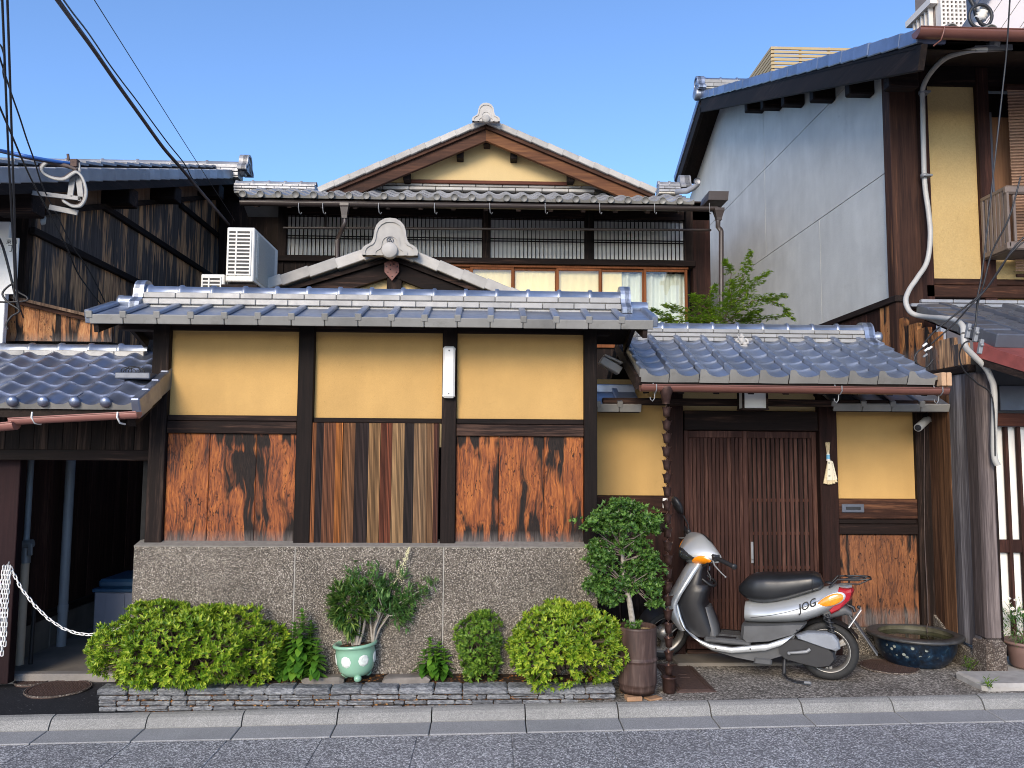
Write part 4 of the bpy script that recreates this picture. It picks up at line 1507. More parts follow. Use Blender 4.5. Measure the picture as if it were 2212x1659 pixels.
# ================================================================== small gabled annexe
AY = 7.4
annex = thing('annexe', 'small gabled tiled annexe with crest tile rising just behind the street wall', 'outbuilding', (-1.1, AY, 0))
aa = S(847, 537, AY)
al, ar = S(563, 622, AY), S(1092, 630, AY)
for side, end in enumerate((al, ar)):
    a = Vector((aa.x, AY, aa.z))
    e = Vector((end.x, AY, end.z))
    e = a + (e - a) * 1.25
    d = e - a
    L = d.length
    d.normalize()
    nrm = (Vector((0, 0, 1)) - d * d.z).normalized()
    sg = 1 if side else -1
    def at_x(x, off):
        t = (x - a.x) / d.x
        return (a + d * t).z - off / abs(nrm.z)
    n = 6
    tl = L / n
    ang = atan2(d.z, d.x)
    vt = MB()
    vt.box(-.010, tl + .004, -.02, .22, -.078, .022, .006)
    me = vt.mesh('verge_tile', M['tile_pale'])
    for i in range(n):
        p = a + d * tl * (i + (1 if side == 0 else 0)) + nrm * .03
        piece('verge_tile', me, annex, p + Vector((0, -.03, 0)), (0, -(ang + pi) - .045, 0) if side == 0 else (0, -ang + .045, 0))
    b = MB()
    b.prism([(a.x, at_x(a.x, .062)), (e.x, at_x(e.x, .062)), (e.x, at_x(e.x, .10)), (a.x, at_x(a.x, .10))], (0, AY + .01, 0), (1, 0, 0), (0, 0, 1), (0, .1, 0))
    part('verge_batten', b, M['dark_h'], annex)
    b = MB()
    b.prism([(a.x, at_x(a.x, .103)), (e.x, at_x(e.x, .103)), (e.x, at_x(e.x, .25)), (a.x, at_x(a.x, .235))], (0, AY + .05, 0), (1, 0, 0), (0, 0, 1), (0, .07, 0))
    part('barge_board', b, M['dark_h'], annex)
    b = MB()
    b.add([a, e, e + Vector((0, 1.9, 0)), a + Vector((0, 1.9, 0))], [(0, 1, 2, 3)])
    b.add([a - nrm * .06, e - nrm * .06, e + Vector((0, 1.9, 0)) - nrm * .06, a + Vector((0, 1.9, 0)) - nrm * .06], [(3, 2, 1, 0)])
    part('roof_slope', b, M['tile_up'], annex)
oni(annex, (aa.x, AY - .09, aa.z - .105), (1, 0, 0), (0, -1, 0), .252, .075, M['tile_pale'], True, True)
b = MB()
b.lathe([(.06, 0), (.06, 1.9)], (aa.x, AY, aa.z + .05), 12, Matrix.Rotation(-pi / 2, 3, 'X'))
part('ridge_roll', b, M['tile_up'], annex)
b = MB()
p_ = [S(x, y, AY + .03) for x, y in ((831, 560), (861, 560), (862.5, 588), (847, 607), (831, 588))]
b.prism([(q.x, q.z) for q in p_], (0, AY + .015, 0), (1, 0, 0), (0, 0, 1), (0, .03, 0))
pend = part('gable_pendant', b, plain('red_brown_pendant', (.15, .045, .034), .55, 0, .2, 14), annex)
b = MB()
for x, y in ((835, 564), (847, 564), (857, 564), (835, 576), (858, 576), (843, 582), (851, 571), (838, 588), (856, 588), (847, 597), (843, 573)):
    q = S(x, y, AY + .015)
    b.ball(q, .006, 6, 4)
part('studs', b, M['blackp'], pend, kind='stuff')
b = MB()
b.prism([(S(570, 700, AY).x, 1.6), (S(1090, 700, AY).x, 1.6), (S(1090, 690, AY).x, S(1000, 640, AY).z), (aa.x, aa.z - .12), (S(600, 690, AY).x, S(700, 640, AY).z)], (0, AY + .14, 0), (1, 0, 0), (0, 0, 1), (0, .1, 0))
part('gable_plaster', b, M['ochre_gable'], annex)
b = MB(); q = S(848, 590, AY); b.box(q.x - .06, q.x + .08, AY + .06, AY + .14, q.z - .3, q.z + .10, .006); part('strut', b, M['dark_v'], annex)

# ================================================================== left house
LX = -3.58
lh = thing('left_house', 'old house at left clad in scorched cedar planks under a tiled gable roof', 'house', (LX, 8.5, 0))
lv0, lv1 = SX(-60, 361, -3.25), SX(505, 367, -3.25)
lsl = (lv1.z - lv0.z) / (lv1.y - lv0.y)
def lzr(Y): return lv1.z + (Y - lv1.y) * lsl
y_ = 6.35
k = 0
zb_l = 1.9
while y_ < 12.6:
    wd = rnd(.26, .37)
    top = min(lzr(y_ + wd / 2), lv1.z - (y_ - lv1.y) * .5 if y_ > lv1.y else 99) - .18
    b = MB(); b.box(LX - .03, LX + rnd(-.004, .006), y_ + .002, y_ + wd - .002, zb_l, top, .003); part('plank', b, M['burnt'], lh)
    y_ += wd
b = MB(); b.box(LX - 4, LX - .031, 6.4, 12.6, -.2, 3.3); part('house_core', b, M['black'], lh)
for (xa, ya), zz_ in (((66, 498), None), ((220, 446), None), ((386, 442), None)):
    q = SX(xa, ya, LX)
    b = MB(); b.box(LX - .01, LX + .035, q.y, 12.4, q.z - .03, q.z + .03, .004); part('batten', b, M['dark_y'], lh)
# roof: verge tiles, wavy field, ridge
nvt = 22
dl = (lv1 - lv0)
tl = dl.length / nvt
ang = atan2(dl.z, dl.y)
vt = MB()
vt.box(-.02, .20, -.006, tl + .01, -.100, .006, .006)
me = vt.mesh('verge_tile', M['tile_up'])
for i in range(nvt):
    piece('verge_tile', me, lh, lv0 + dl * (i / nvt) + Vector((-.18, 0, .0)), (ang - .03, 0, 0))
wv = MB()
for i in range(16):
    pass
wave_me = tile_mesh('roof_tile', .30, .30, UP_P, M['tile_up'])
nr = 20
exl = dl.length / nr
for i in range(14):
    for j in range(nr):
        p = lv0 + dl * (j / nr) + Vector((-.20 - .29 * (i + 1), 0, .035))
        piece('roof_tile', wave_me, lh, p, (ang - .06 + rnd(-.006, .006), 0, 0), (1, exl * 1.15 / .30, 1))
b = MB()
b.add([lv0 + Vector((-.02, 0, -.12)), lv1 + Vector((-.02, 0, -.12)), lv1 + Vector((-5, 0, -.12)), lv0 + Vector((-5, 0, -.12))], [(0, 1, 2, 3)])
b.add([lv0 + Vector((-.02, 0, -.05)), lv1 + Vector((-.02, 0, -.05)), lv1 + Vector((-5, 0, -.05)), lv0 + Vector((-5, 0, -.05))], [(3, 2, 1, 0)])
e2 = lv1 + Vector((0, 1.3, -.65))
b.add([lv1 + Vector((-.02, 0, -.05)), e2, e2 + Vector((-5, 0, 0)), lv1 + Vector((-5, 0, -.05))], [(0, 1, 2, 3)])
b.add([lv1 + Vector((-.02, 0, -.12)), e2 + Vector((0, 0, -.09)), e2 + Vector((-5, 0, -.09)), lv1 + Vector((-5, 0, -.12))], [(3, 2, 1, 0)])
part('roof_deck', b, M['soffit'], lh)
b = MB()
b.beam(lv0 + Vector((-.01, 0, -.145)), lv1 + Vector((-.01, 0, -.145)), .04, .08)
part('barge_board', b, M['dark_y'], lh)
b = MB()
b.beam(lv1 + Vector((-.01, 0, -.145)), e2 + Vector((-.01, 0, -.145)), .04, .08)
part('barge_board', b, M['dark_y'], lh)
ridge(lh, (-8.4, lv1.y), 8.4 - 3.16, 0, S(400, 346, lv1.y).z, .06, [(.11, .05), (.12, .05), (.11, .05)], .42, M['tile_up'])
oni(lh, (-3.16, lv1.y, lv1.z - .04), (0, 1, 0), (1, 0, 0), .17, .1, M['tile_up'], False)
b = MB()
b.lathe([(0, .0), (.08, 0), (.085, -.02), (.08, -.3)], (-3.1, lv1.y + .0, lv1.z + .0), 14, Matrix.Rotation(pi / 2, 3, 'Y'))
part('end_roll_tile', b, M['tile_up'], lh)
# purlin ends between wall and verge, boarding under the eaves
for xa, ya in ((40, 430), (255, 416), (355, 412), (452, 408)):
    q = SX(xa, ya, -3.45)
    b = MB(); b.box(LX - .02, -3.30, q.y - .09, q.y + .09, lzr(q.y) - .36, lzr(q.y) - .19, .008); part('purlin_end', b, M['dark_h'], lh)
M['eave_tan'] = wood('faded_tan_board', 'Z', (.09, .055, .038), (.20, .125, .085), (.30, .20, .14), 20, 1.5)
y_ = 6.4
while y_ < lv1.y:
    wd = .17 + (y_ - 6.4) * .02
    b = MB()
    b.prism([(y_ + .003, lzr(y_) - .36), (y_ + wd - .003, lzr(y_ + wd) - .36), (y_ + wd - .003, lzr(y_ + wd) - .13), (y_ + .003, lzr(y_) - .13)], (LX + .008, 0, 0), (0, 1, 0), (0, 0, 1), (.012, 0, 0))
    part('eave_board', b, M['eave_tan'], lh)
    y_ += wd
b = MB(); b.beam((LX + .03, 6.4, lzr(6.4) - .36), (LX + .03, lv1.y, lzr(lv1.y) - .36), .05, .05); part('eave_batten', b, M['dark_y'], lh)
# street corner of the left house
b = MB(); b.box(LX - 4, LX - .02, 6.30, 6.399, 1.9, lzr(6.3) - .2); part('front_wall', b, M['dark_v'], lh)
# ground floor side of the passage
y_ = 6.0
while y_ < 9.6:
    wd = rnd(.18, .26)
    b = MB(); b.box(LX - .03, LX + .04 + rnd(-.003, .004), y_ + .002, y_ + wd - .002, .26, 1.92, .003); part('plank', b, M['door'], lh)
    y_ += wd
b = MB(); b.box(LX - .03, LX + .065, 5.98, 9.6, .20, .262, .006); part('sill_beam', b, M['dark_y'], lh)
y_ = 5.95
for wd in (.85, .95, 1.0, .9):
    b = MB(); b.box(LX - .03, LX + .055, y_ + .003, y_ + wd - .003, -.2, .199, .006); part('footing', b, M['pass_conc'], lh)
    y_ += wd
b = MB(); b.box(LX - 2, -2.0, 9.6, 9.7, -.2, 2.6); part('passage_end_wall', b, M['dark_v'], lh)
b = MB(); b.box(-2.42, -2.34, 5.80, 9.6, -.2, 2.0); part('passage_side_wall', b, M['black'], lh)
q = S(38, 1200, 5.85)
b = MB(); b.box(-4.6, q.x, 5.82, 5.90, -.06, 1.9, .004); part('front_panel', b, wood('deep_maroon_board', 'Z', (.008, .004, .005), (.02, .008, .009), (.035, .014, .014)), lh)

# ================================================================== lean-to roof over the passage
lt = thing('passage_roof', 'wavy tiled lean-to roof over the dark side passage', 'roof', (-3, 5.5, 0))
TE = 5.12
tx1 = S(286, 885, TE).x
tz = S(200, 880, TE).z + .016
tsl = .46
tp = S(91 + 67, 880, TE).x - S(91, 880, TE).x
te = tile_mesh('eave_tile', tp, .215, WAVE_P, M['tile_blue'], apron=.032, disc=(.14, .020, .037), ball=True)
trw = tile_mesh('roof_tile', tp, .215, WAVE_P, M['tile_blue'])
NC = 9
TR = 6
tx0 = tx1 - NC * tp
tile_roof(lt, 'roof_tile', tx0, NC, tp, TE, tz, tsl, TR, .165, te, trw, .07)
ty1 = TE + TR * .165 * cos(tsl)
tz1 = tz + TR * .165 * sin(tsl)
me = MB()
me.box(-.002, .055, -.006, .178, -.085, .045, .008)
me = me.mesh('verge_tile', M['tile_blue'])
for j in range(TR):
    piece('verge_tile', me, lt, (tx1 - .008, TE + j * .165 * cos(tsl), tz + j * .165 * sin(tsl)), (tsl - .04, 0, 0))
rr1 = S(322, 760, ty1 + .02).x
ridge(lt, (tx0 - .3, ty1 + .02), rr1 - tx0 + .3, 0, S(200, 741, ty1).z, .05, [(.09, .045), (.095, .04), (.10, .06)], .205, M['tile'])
b = MB()
b.prism([(TE + .04, tz - .08), (TE + .04, tz - .02), (ty1 + .1, tz1 - .02), (ty1 + .1, tz1 - .08)], (tx0 - .3, 0, 0), (0, 1, 0), (0, 0, 1), (tx1 - tx0 + .28, 0, 0))
part('soffit', b, M['soffit'], lt)
b = MB(); b.beam((tx1 - .02, TE + .04, tz - .10), (tx1 - .02, ty1, tz1 - .10), .05, .07); part('barge_board', b, M['dark_y'], lt)
g0_, g1_ = S(-60, 921, TE - .05), S(300, 893, TE - .05)
half_pipe((g0_.x, TE - .05, g0_.z), (S(36, 905, TE - .05).x, TE - .05, S(36, 912, TE - .05).z), .05, 'gutter_pink', lt)
half_pipe((S(26, 905, TE - .05).x, TE - .052, S(26, 908, TE - .05).z + .01), (g1_.x, TE - .052, g1_.z + .008), .042, 'gutter_pink', lt)
for x in (78, 261):
    p = S(x, 895, TE - .05)
    b = MB()
    b.tube([(p.x, TE - .095, p.z + .012), (p.x, TE - .10, p.z - .02), (p.x + .006, TE - .07, p.z - .055), (p.x + .016, TE - .02, p.z - .06)], .006, 6)
    part('gutter_strap', b, M['white_plastic'], lt)
for i in range(11):
    a = S(-20 + i * 31, 950, 5.75).x
    e = S(-20 + (i + 1) * 31, 950, 5.75).x
    b = MB(); b.box(a + .001, e - .001, 5.75, 5.775, S(150, 972, 5.75).z, tz + .10, .002); part('fascia_board', b, M['dark_v'], lt)
b = MB(); b.box(S(-40, 950, 5.72).x, -2.3, 5.70, 5.78, S(150, 985, 5.72).z - .03, S(150, 971, 5.72).z, .004); part('lintel', b, M['dark_h'], lt)
b = MB()
q = S(320, 815, 5.5)
b.box(q.x - .17, q.x + .06, 5.38, 5.54, q.z - .02, q.z + .022, .006)
part('flashing', b, M['tile_dark'], lt)
# plank gable above the lean-to
pg = thing('plank_hoarding', 'sun orange plank hoarding with a sloping cap above the passage roof', 'hoarding', (-3.4, 6.2, 0))
PGY = 6.15
z0_ = S(120, 737, PGY).z
cuts = [14, 50, 84, 120, 160, 196, 220, 243]
M['hoard'] = char_wood('weathered_orange_plank', z0_, z0_ + .36, ((.13, .05, .02), (.38, .145, .045), (.52, .26, .10)))
for a, e in zip(cuts[:-1], cuts[1:]):
    xa, xe = S(a, 690, PGY).x, S(e, 690, PGY).x
    za, ze = S(a, 646 + (a - 14) * .225, PGY).z, S(e, 646 + (e - 14) * .225, PGY).z
    b = MB()
    b.prism([(xa + .001, z0_), (xe - .001, z0_), (xe - .001, ze), (xa + .001, za)], (0, PGY + rnd(0, .004), 0), (1, 0, 0), (0, 0, 1), (0, .03, 0))
    part('plank', b, M['hoard'], pg)
pa, pe = S(6, 638, PGY - .02), S(200, 684, PGY - .02)
b = MB(); b.beam(pa, pe, .12, .022); part('cap_board', b, M['grey_wood'], pg, color=(1.1, .8, .55))
b = MB(); b.beam(pa + Vector((.03, .0, -.03)), pe + Vector((0, 0, -.03)), .05, .03); part('cap_rail', b, M['rail_warm'], pg)
b = MB(); b.box(S(14, 700, PGY).x, S(243, 700, PGY).x, PGY + .05, PGY + .3, z0_ - .3, z0_); part('backing', b, M['black'], pg)

# ================================================================== right house
RX = 3.53
rh = thing('right_house', 'two storey house at right with blank grey stucco flank and deep tiled eaves', 'house', (RX, 9, 0))
FY = 6.78                                                 # upper front
zfl = 2.905
def rr(Y): return rv0.z + (Y - rv0.y) * rsl
rv0, rv1 = SX(1984, 82, 3.2), SX(1512, 208, 3.2)
rsl = (rv1.z - rv0.z) / (rv1.y - rv0.y)
# stucco flank: four panels parted by grooves
def zrl(Y): return min(rv1.z - .0 + (Y - rv1.y) * -.42 if Y > rv1.y else 99, rr(Y)) - .12
bk_ = 13.7
gz_ = [zfl, SX(1943, 352, RX).z, SX(1810, 205, RX).z, 99]
for k in range(3):
    lo, hi = gz_[k], gz_[k + 1]
    ys = [FY + .0]
    N_ = 40
    segs = [(FY, SX(1650, 300, RX).y), (SX(1650, 300, RX).y, bk_)] if k > 0 else [(FY, SX(2042, 600, RX).y if False else 8.3), (8.3, bk_)]
    for a, e in segs:
        pts = [(a + .004, lo + .004)]
        pts.append((e - .004, lo + .004))
        tops = []
        for i in range(N_ + 1):
            Y = e - .004 + (a - e + .008) * i / N_
            tops.append((Y, min(hi - .004, zrl(Y))))
        tops = [q for q in tops if q[1] > lo + .01]
        if len(tops) < 2: continue
        b = MB()
        b.prism([(tops[-1][0], lo + .004), (tops[0][0], lo + .004)] + tops, (RX, 0, 0), (0, 1, 0), (0, 0, 1), (.05, 0, 0))
        part('stucco_panel', b, M['stucco'], rh)
b = MB(); b.box(RX + .012, RX + .3, FY + .1, bk_ - .1, zfl - .5, rv0.z + .3); part('wall_core', b, M['tile_dark'], rh)
b = MB(); b.prism([(FY + .1, rv0.z + .25), (bk_ - .1, rv0.z + .25), (rv1.y, rv1.z - .2)], (RX + .012, 0, 0), (0, 1, 0), (0, 0, 1), (.2, 0, 0)); part('wall_core', b, M['tile_dark'], rh)
# boards below the stucco, with sloping cover strip
b = MB(); b.box(RX - .05, RX + .04, FY - .1, 9.4, zfl - .045, zfl + .012, .006); part('cover_strip', b, M['dark_y'], rh)
y_ = 6.72
while y_ < 9.2:
    wd = rnd(.2, .34)
    b = MB(); b.box(RX - .02 + rnd(-.003, .003), RX + .03, y_ + .001, y_ + wd - .001, 1.2, zfl - .046, .003)
    part('plank', b, M['hoard'] if y_ < 7.0 else M['red_v'], rh)
    y_ += wd
# roof
nvt = 24
dl = rv1 - rv0
tl = dl.length / nvt
ang = atan2(dl.z, dl.y)
vt = MB()
vt.box(-.01, .22, -.012, tl + .008, -.085, .022, .008)
me = vt.mesh('verge_tile', M['tile_blue'])
for i in range(nvt):
    piece('verge_tile', me, rh, rv0 + dl * (i / nvt) + Vector((rnd(-.006, .006), 0, .05)), (ang - .035, rnd(-.02, .02), 0))
wm = tile_mesh('roof_tile', .30, .30, UP_P, M['tile'])
wme = tile_mesh('eave_tile', .30, .30, UP_P, M['tile'], apron=.04, disc=(.12, .014, .055))
for i in range(7):
    for j in range(nvt):
        piece('roof_tile', wme if j == 0 else wm, rh, rv0 + dl * (j / nvt) + Vector((.2 + .30 * i, 0, .04)), (ang - .06, 0, 0), (1, tl * 1.15 / .30, 1))
e2 = rv1 + Vector((0, 1.7, -.72))
b = MB()
X5 = Vector((4, 0, 0))
b.add([rv0 + Vector((0, .05, -.06)), rv1 + Vector((0, 0, -.06)), rv1 + X5 + Vector((0, 0, -.06)), rv0 + X5 + Vector((0, .05, -.06))], [(0, 1, 2, 3)])
b.add([rv0 + Vector((0, .05, .0)), rv1, rv1 + X5, rv0 + X5 + Vector((0, .05, 0))], [(3, 2, 1, 0)])
b.add([rv1, e2, e2 + X5, rv1 + X5], [(3, 2, 1, 0)])
b.add([rv1 + Vector((0, 0, -.06)), e2 + Vector((0, 0, -.06)), e2 + X5 + Vector((0, 0, -.06)), rv1 + X5 + Vector((0, 0, -.06))], [(0, 1, 2, 3)])
part('roof_deck', b, M['soffit'], rh)
b = MB(); b.beam(rv0 + Vector((.03, .0, -.15)), rv1 + Vector((.03, 0, -.15)), .05, .19, c=.006); part('barge_board', b, M['dark_y'], rh)
b = MB(); b.beam(rv1 + Vector((.03, 0, -.15)), e2 + Vector((.03, 0, -.15)), .05, .19, c=.006); part('barge_board', b, M['dark_y'], rh)
n2 = 8
for i in range(n2):
    p = rv1 + (e2 - rv1) * (i / n2)
    piece('verge_tile', me, rh, p + Vector((0, .0, .04)), (atan2(-.72, 1.7) + .03, 0, 0), (1, .235 / tl, 1))
ridge(rh, (3.25, rv1.y), 3.5, 0, rv1.z + .30, .06, [(.11, .06), (.12, .06)], .25, M['tile'])
oni(rh, (3.25, rv1.y, rv1.z + .06), (0, -1, 0), (-1, 0, 0), .18, .1, M['tile'], False)
b = MB(); b.lathe([(0, .03), (.07, .03), (.09, .015), (.095, 0), (.09, -.3)], (3.14, rv1.y, rv1.z + .03), 16, Matrix.Rotation(-pi / 2, 3, 'Y')); part('end_roll_tile', b, M['tile'], rh)
for xa in (1915, 1830, 1752, 1690, 1645, 1610):
    q = SX(xa, 200, 3.3)
    b = MB(); b.box(3.30, RX + .02, q.y - .055, q.y + .055, rr(q.y) - .34, rr(q.y) - .20, .012); part('purlin_end', b, M['dark_h'], rh)
# upper front
ux = lambda x, Y=FY: S(x, 400, Y).x
uz = lambda y, x=2060, Y=FY: S(x, y, Y).z
top = rr(FY) - .1
zs = uz(604)
zq = uz(592)
b = MB(); b.box(RX - .035, ux(1975), FY - .08, FY + .05, 2.3, top, .006); part('corner_post', b, M['hafu_r'] if False else wood('two_tone_corner_post', 'Z', (.012, .006, .005), (.048, .022, .014), (.28, .125, .055), 22, 1.0, lo=.36, hi=.7), rh)
b = MB(); b.box(ux(1975) + .002, ux(2003), FY - .06, FY + .05, 2.3, top, .006); part('corner_post', b, M['red_v'], rh)
b = MB(); b.box(ux(2003), ux(2111), FY, FY + .1, zs, top); part('stucco_panel', b, M['ochre_rough'], rh)
b = MB(); b.box(ux(2111), ux(2137), FY - .05, FY + .08, 2.4, top, .005); part('post', b, M['red_v'], rh)
b = MB(); b.box(ux(2137), ux(2600), FY + .0, FY + .1, 2.4, uz(560)); part('stucco_panel', b, M['ochre_rough'], rh)
b = MB(); b.box(ux(1985), ux(2600), FY - .045, FY + .06, uz(617), uz(604) + .0, .005); part('beam', b, M['rail_warm'], rh)
b = MB(); b.box(ux(1985), ux(2600), FY - .06, FY + .06, uz(645), uz(618.5), .005); part('beam', b, M['rail_warm'], rh)
b = MB(); b.box(ux(2003), ux(2600), FY - .04, FY + .06, uz(188), uz(100)); part('head_beam', b, M['dark_h'], rh)
b = MB(); b.box(ux(2137), ux(2600), FY + .12, FY + .16, uz(560), uz(188)); part('recess', b, M['dark_v'], rh)
for a, e in ((2139, 2147), (2149, 2157)):
    b = MB(); b.box(ux(a), ux(e), FY + .05, FY + .09, uz(560), uz(235), .003); part('window_track', b, M['tile_dark'], rh)
b = MB(); b.box(ux(2158), ux(2198), FY + .06, FY + .10, uz(560), uz(245), .003); part('screen_panel', b, wood('tan_screen', 'Z', (.10, .05, .03), (.25, .13, .07), (.36, .20, .11), 60, 1.0), rh)
# balcony
BX0, BY0, BY1 = S(2117, 430, FY - .05).x, FY - .05, 6.40
bal = thing('window_balcony', 'brown slatted window balcony with rounded front rail on the ochre upper wall', 'balcony', (BX0, BY0, uz(520)))
Mb = plain('taupe_balcony_paint', (.15, .115, .095), .5, 0, .15, 9)
zt_, zb2 = S(2117, 432, BY0).z, S(2117, 556, BY0).z
sp = MB()
sp.box(BX0, BX0 + .02, BY1, BY0, zt_ - .02, zt_ + .012, .004)
sp.box(BX0, BX0 + .02, BY1, BY0, zb2 - .012, zb2 + .03, .004)
sp.box(BX0, BX0 + .02, BY1 - .03, BY1 + .02, zb2, zt_, .006)
sp.box(BX0, BX0 + .02, BY0 - .03, BY0, zb2 + .03, zt_ - .02, .002)
part('side_frame', sp, Mb, bal)
for i in range(5):
    y = BY1 + .03 + (BY0 - BY1 - .07) * (i + .5) / 5
    b = MB(); b.box(BX0 + .004, BX0 + .014, y - .024, y + .012, zb2 + .03, zt_ - .02, .002); part('slat', b, Mb, bal)
b = MB(); b.box(BX0 - .01, BX0 + 1.6, BY1 - .035, BY1 + .02, zt_ - .06, zt_ + .012, .015); part('top_rail', b, Mb, bal)
b = MB(); b.box(BX0 - .01, BX0 + 1.6, BY1 - .03, BY1 + .02, zb2 - .02, zb2 + .05, .012); part('bottom_rail', b, Mb, bal)
for i in range(8):
    x = BX0 + .06 + i * .135
    b = MB(); b.box(x, x + .022, BY1 - .015, BY1 + .007, zb2 + .05, zt_ - .06, .004); part('baluster', b, Mb, bal)
b = MB(); b.box(BX0 + .02, BX0 + 1.6, BY1, BY0, zb2 - .02, zb2); part('floor', b, Mb, bal)
# bamboo blinds
bd = thing('bamboo_blind', 'rolled down bamboo blind hanging above the balcony window', 'blind', S(2195, 190, FY - .1))
bxa = S(2181, 300, FY - .10).x
z0_, z1_ = S(2190, 590, FY - .1).z, S(2190, 193, FY - .1).z
b = MB(); b.tube([(bxa - .02, FY - .1, z1_ + .02), (bxa + 1.2, FY - .1, z1_ + .02)], .028, 8); part('head_pole', b, M['rail_warm'], bd)
reed = MB(); reed.tube([(0, 0, 0), (1.15, 0, 0)], .0052, 5)
reed_me = reed.mesh('reed', plain('bamboo_reed', (.36, .215, .135), .6, 0, .2, 30))
nre = 120
for i in range(nre):
    z = z1_ - .01 - (z1_ - .02 - z0_) * i / nre
    k = rnd(.75, 1.15)
    piece('reed', reed_me, bd, (bxa + rnd(-.003, .003), FY - .10, z), (0, rnd(-.002, .002), 0), None, (k, k, k))
b = MB(); b.box(bxa, bxa + 1.15, FY - .112, FY - .088, z0_ - .035, z0_ - .008, .004); part('bottom_bar', b, M['rail_warm'], bd)
# upper gutter
gY = rv0.y - .06
ga = S(1980, 84, gY)
half_pipe((ga.x, gY, S(1985, 66, gY).z), (ga.x + 2.2, gY, S(1985, 66, gY).z - .01), .062, 'gutter', rh)
q = S(2030, 80, gY)
b = MB(); b.tube([(q.x, gY - .065, q.z + .04), (q.x - .01, gY - .068, q.z), (q.x - .02, gY - .05, q.z - .05), (q.x - .05, gY, q.z - .07)], .006, 6); part('gutter_strap', b, M['gutter'], rh)

# lower roof of the right house
v0, v1 = SX(2156, 735, 3.56), SX(1984, 668, 3.56)
dl = v1 - v0
nvt = 7
tl = dl.length / nvt
ang = atan2(dl.z, dl.y)
vt = MB(); vt.box(-.01, .2, -.01, tl + .006, -.085, .018, .008)
me = vt.mesh('verge_tile', M['tile_dark'])
for i in range(nvt):
    piece('verge_tile', me, rh, v0 + dl * (i / nvt) + Vector((0, 0, .03)), (ang - .04, rnd(-.03, .03), 0))
te2 = tile_mesh('eave_tile', .27, .22, ENTRY_P, M['tile_dark'], apron=.05)
tr2 = tile_mesh('roof_tile', .27, .22, ENTRY_P, M['tile_dark'])
for i in range(5):
    for j in range(nvt):
        piece('roof_tile', te2 if j == 0 else tr2, rh, v0 + dl * (j / nvt) + Vector((.18 + .27 * i, 0, .02)), (ang - .06, 0, 0), (1, tl * 1.2 / .22, 1))
b = MB()
b.add([v0 + Vector((.02, .03, -.02)), v1 + Vector((.02, 0, -.02)), v1 + Vector((4, 0, -.02)), v0 + Vector((4, .03, -.02))], [(3, 2, 1, 0)])
b.add([v0 + Vector((.02, .03, -.08)), v1 + Vector((.02, 0, -.08)), v1 + Vector((4, 0, -.08)), v0 + Vector((4, .03, -.08))], [(0, 1, 2, 3)])
part('lower_roof_deck', b, M['soffit'], rh)
for k in range(2):
    z1_ = S(2100, 648 + k * 9, FY - .1 - k * .05).z
    z0_ = S(2100, 656 + k * 9, FY - .1 - k * .05).z
    for i in range(9):
        a = S(1988, 650, FY - .1).x + i * .28 - (.14 if k else 0)
        b = MB(); b.box(max(a, 3.58) + .002, a + .278, FY - .12 - k * .05, FY, z0_, z1_, .006); part('flashing_tile', b, M['tile_up'], rh)
# flank of the ground floor: gable planks under the lower verge
y_ = 5.78
while y_ < 6.7:
    wd = rnd(.12, .2)
    b = MB(); b.box(RX - .015 + rnd(-.003, .003), RX + .03, y_, y_ + wd - .002, 2.22, v0.z + (y_ - v0.y) * dl.z / dl.y - .10, .003); part('plank', b, M['hoard'] if y_ > 6.1 else M['burnt'], rh)
    y_ += wd
b = MB(); b.box(RX - .035, RX + .03, 5.72, 6.7, 2.16, 2.215, .006); part('beam', b, M['dark_y'], rh)
cs = [(5.73, 5.93, (.85, .9, 1.0), 'g'), (5.93, 6.02, (.8, .85, .95), 'g'), (6.02, 6.19, (.95, .55, .3), 'w'), (6.19, 6.32, (.5, .28, .17), 'w')]
for a, e, cc, _ in cs:
    b = MB(); b.box(RX - .012 + rnd(-.004, .004), RX + .03, a + .001, e - .001, .20 + (6.35 - a) * -.02, 2.158, .004); part('plank', b, M['grey_wood'], rh, color=cc)
b = MB()
b.prism([(6.36, -.1), (5.82, -.1), (5.82, .12), (6.1, .2), (6.36, .34)], (RX - .03, 0, 0), (0, 1, 0), (0, 0, 1), (.06, 0, 0))
part('footing', b, M['wash'], rh)
x0_, x1_ = S(2099, 1100, 5.70).x, S(2146, 1100, 5.70).x
b = MB(); b.box(RX - .02, x1_, 5.66, 5.80, .27, 2.15, .012); part('corner_post', b, M['grey_wood'], rh, color=(.62, .56, .56))
b = rock(RX - .035, x1_ + .02, 5.62, 5.84, -.12, .268, .03, .012)
part('foot_stone', b, M['foot_stone'], rh)
b = MB(); b.box(x1_ + .001, x1_ + .05, 5.72, 5.86, .05, 2.12, .004); part('door_jamb', b, M['dark_v'], rh)
b = MB(); b.box(x1_, x1_ + 2, 5.9, 6.0, S(2180, 905, 5.9).z, 2.3); part('front_wall', b, plain('dark_grey_render', (.06, .06, .062), .9, 0, .12, 6, .2), rh)
b = MB(); b.box(x1_ + .02, x1_ + 2, 5.86, 5.96, S(2180, 921, 5.88).z, S(2180, 893, 5.88).z, .005); part('door_head', b, M['red_h'], rh)
b = MB(); b.box(S(2160, 860, 5.88).x, S(2240, 860, 5.88).x, 5.88, 5.92, S(2180, 887, 5.88).z, S(2180, 833, 5.88).z, .004); part('fanlight', b, M['tile_dark'], rh)
dz0 = .10
dr = MB()
xa = S(2147, 1100, 5.9).x
dr.box(xa, xa + .02, 5.90, 5.935, dz0, S(2180, 922, 5.9).z, .002)
dr.box(xa, xa + 1.4, 5.90, 5.93, S(2180, 1194, 5.9).z, S(2180, 1166, 5.9).z, .003)
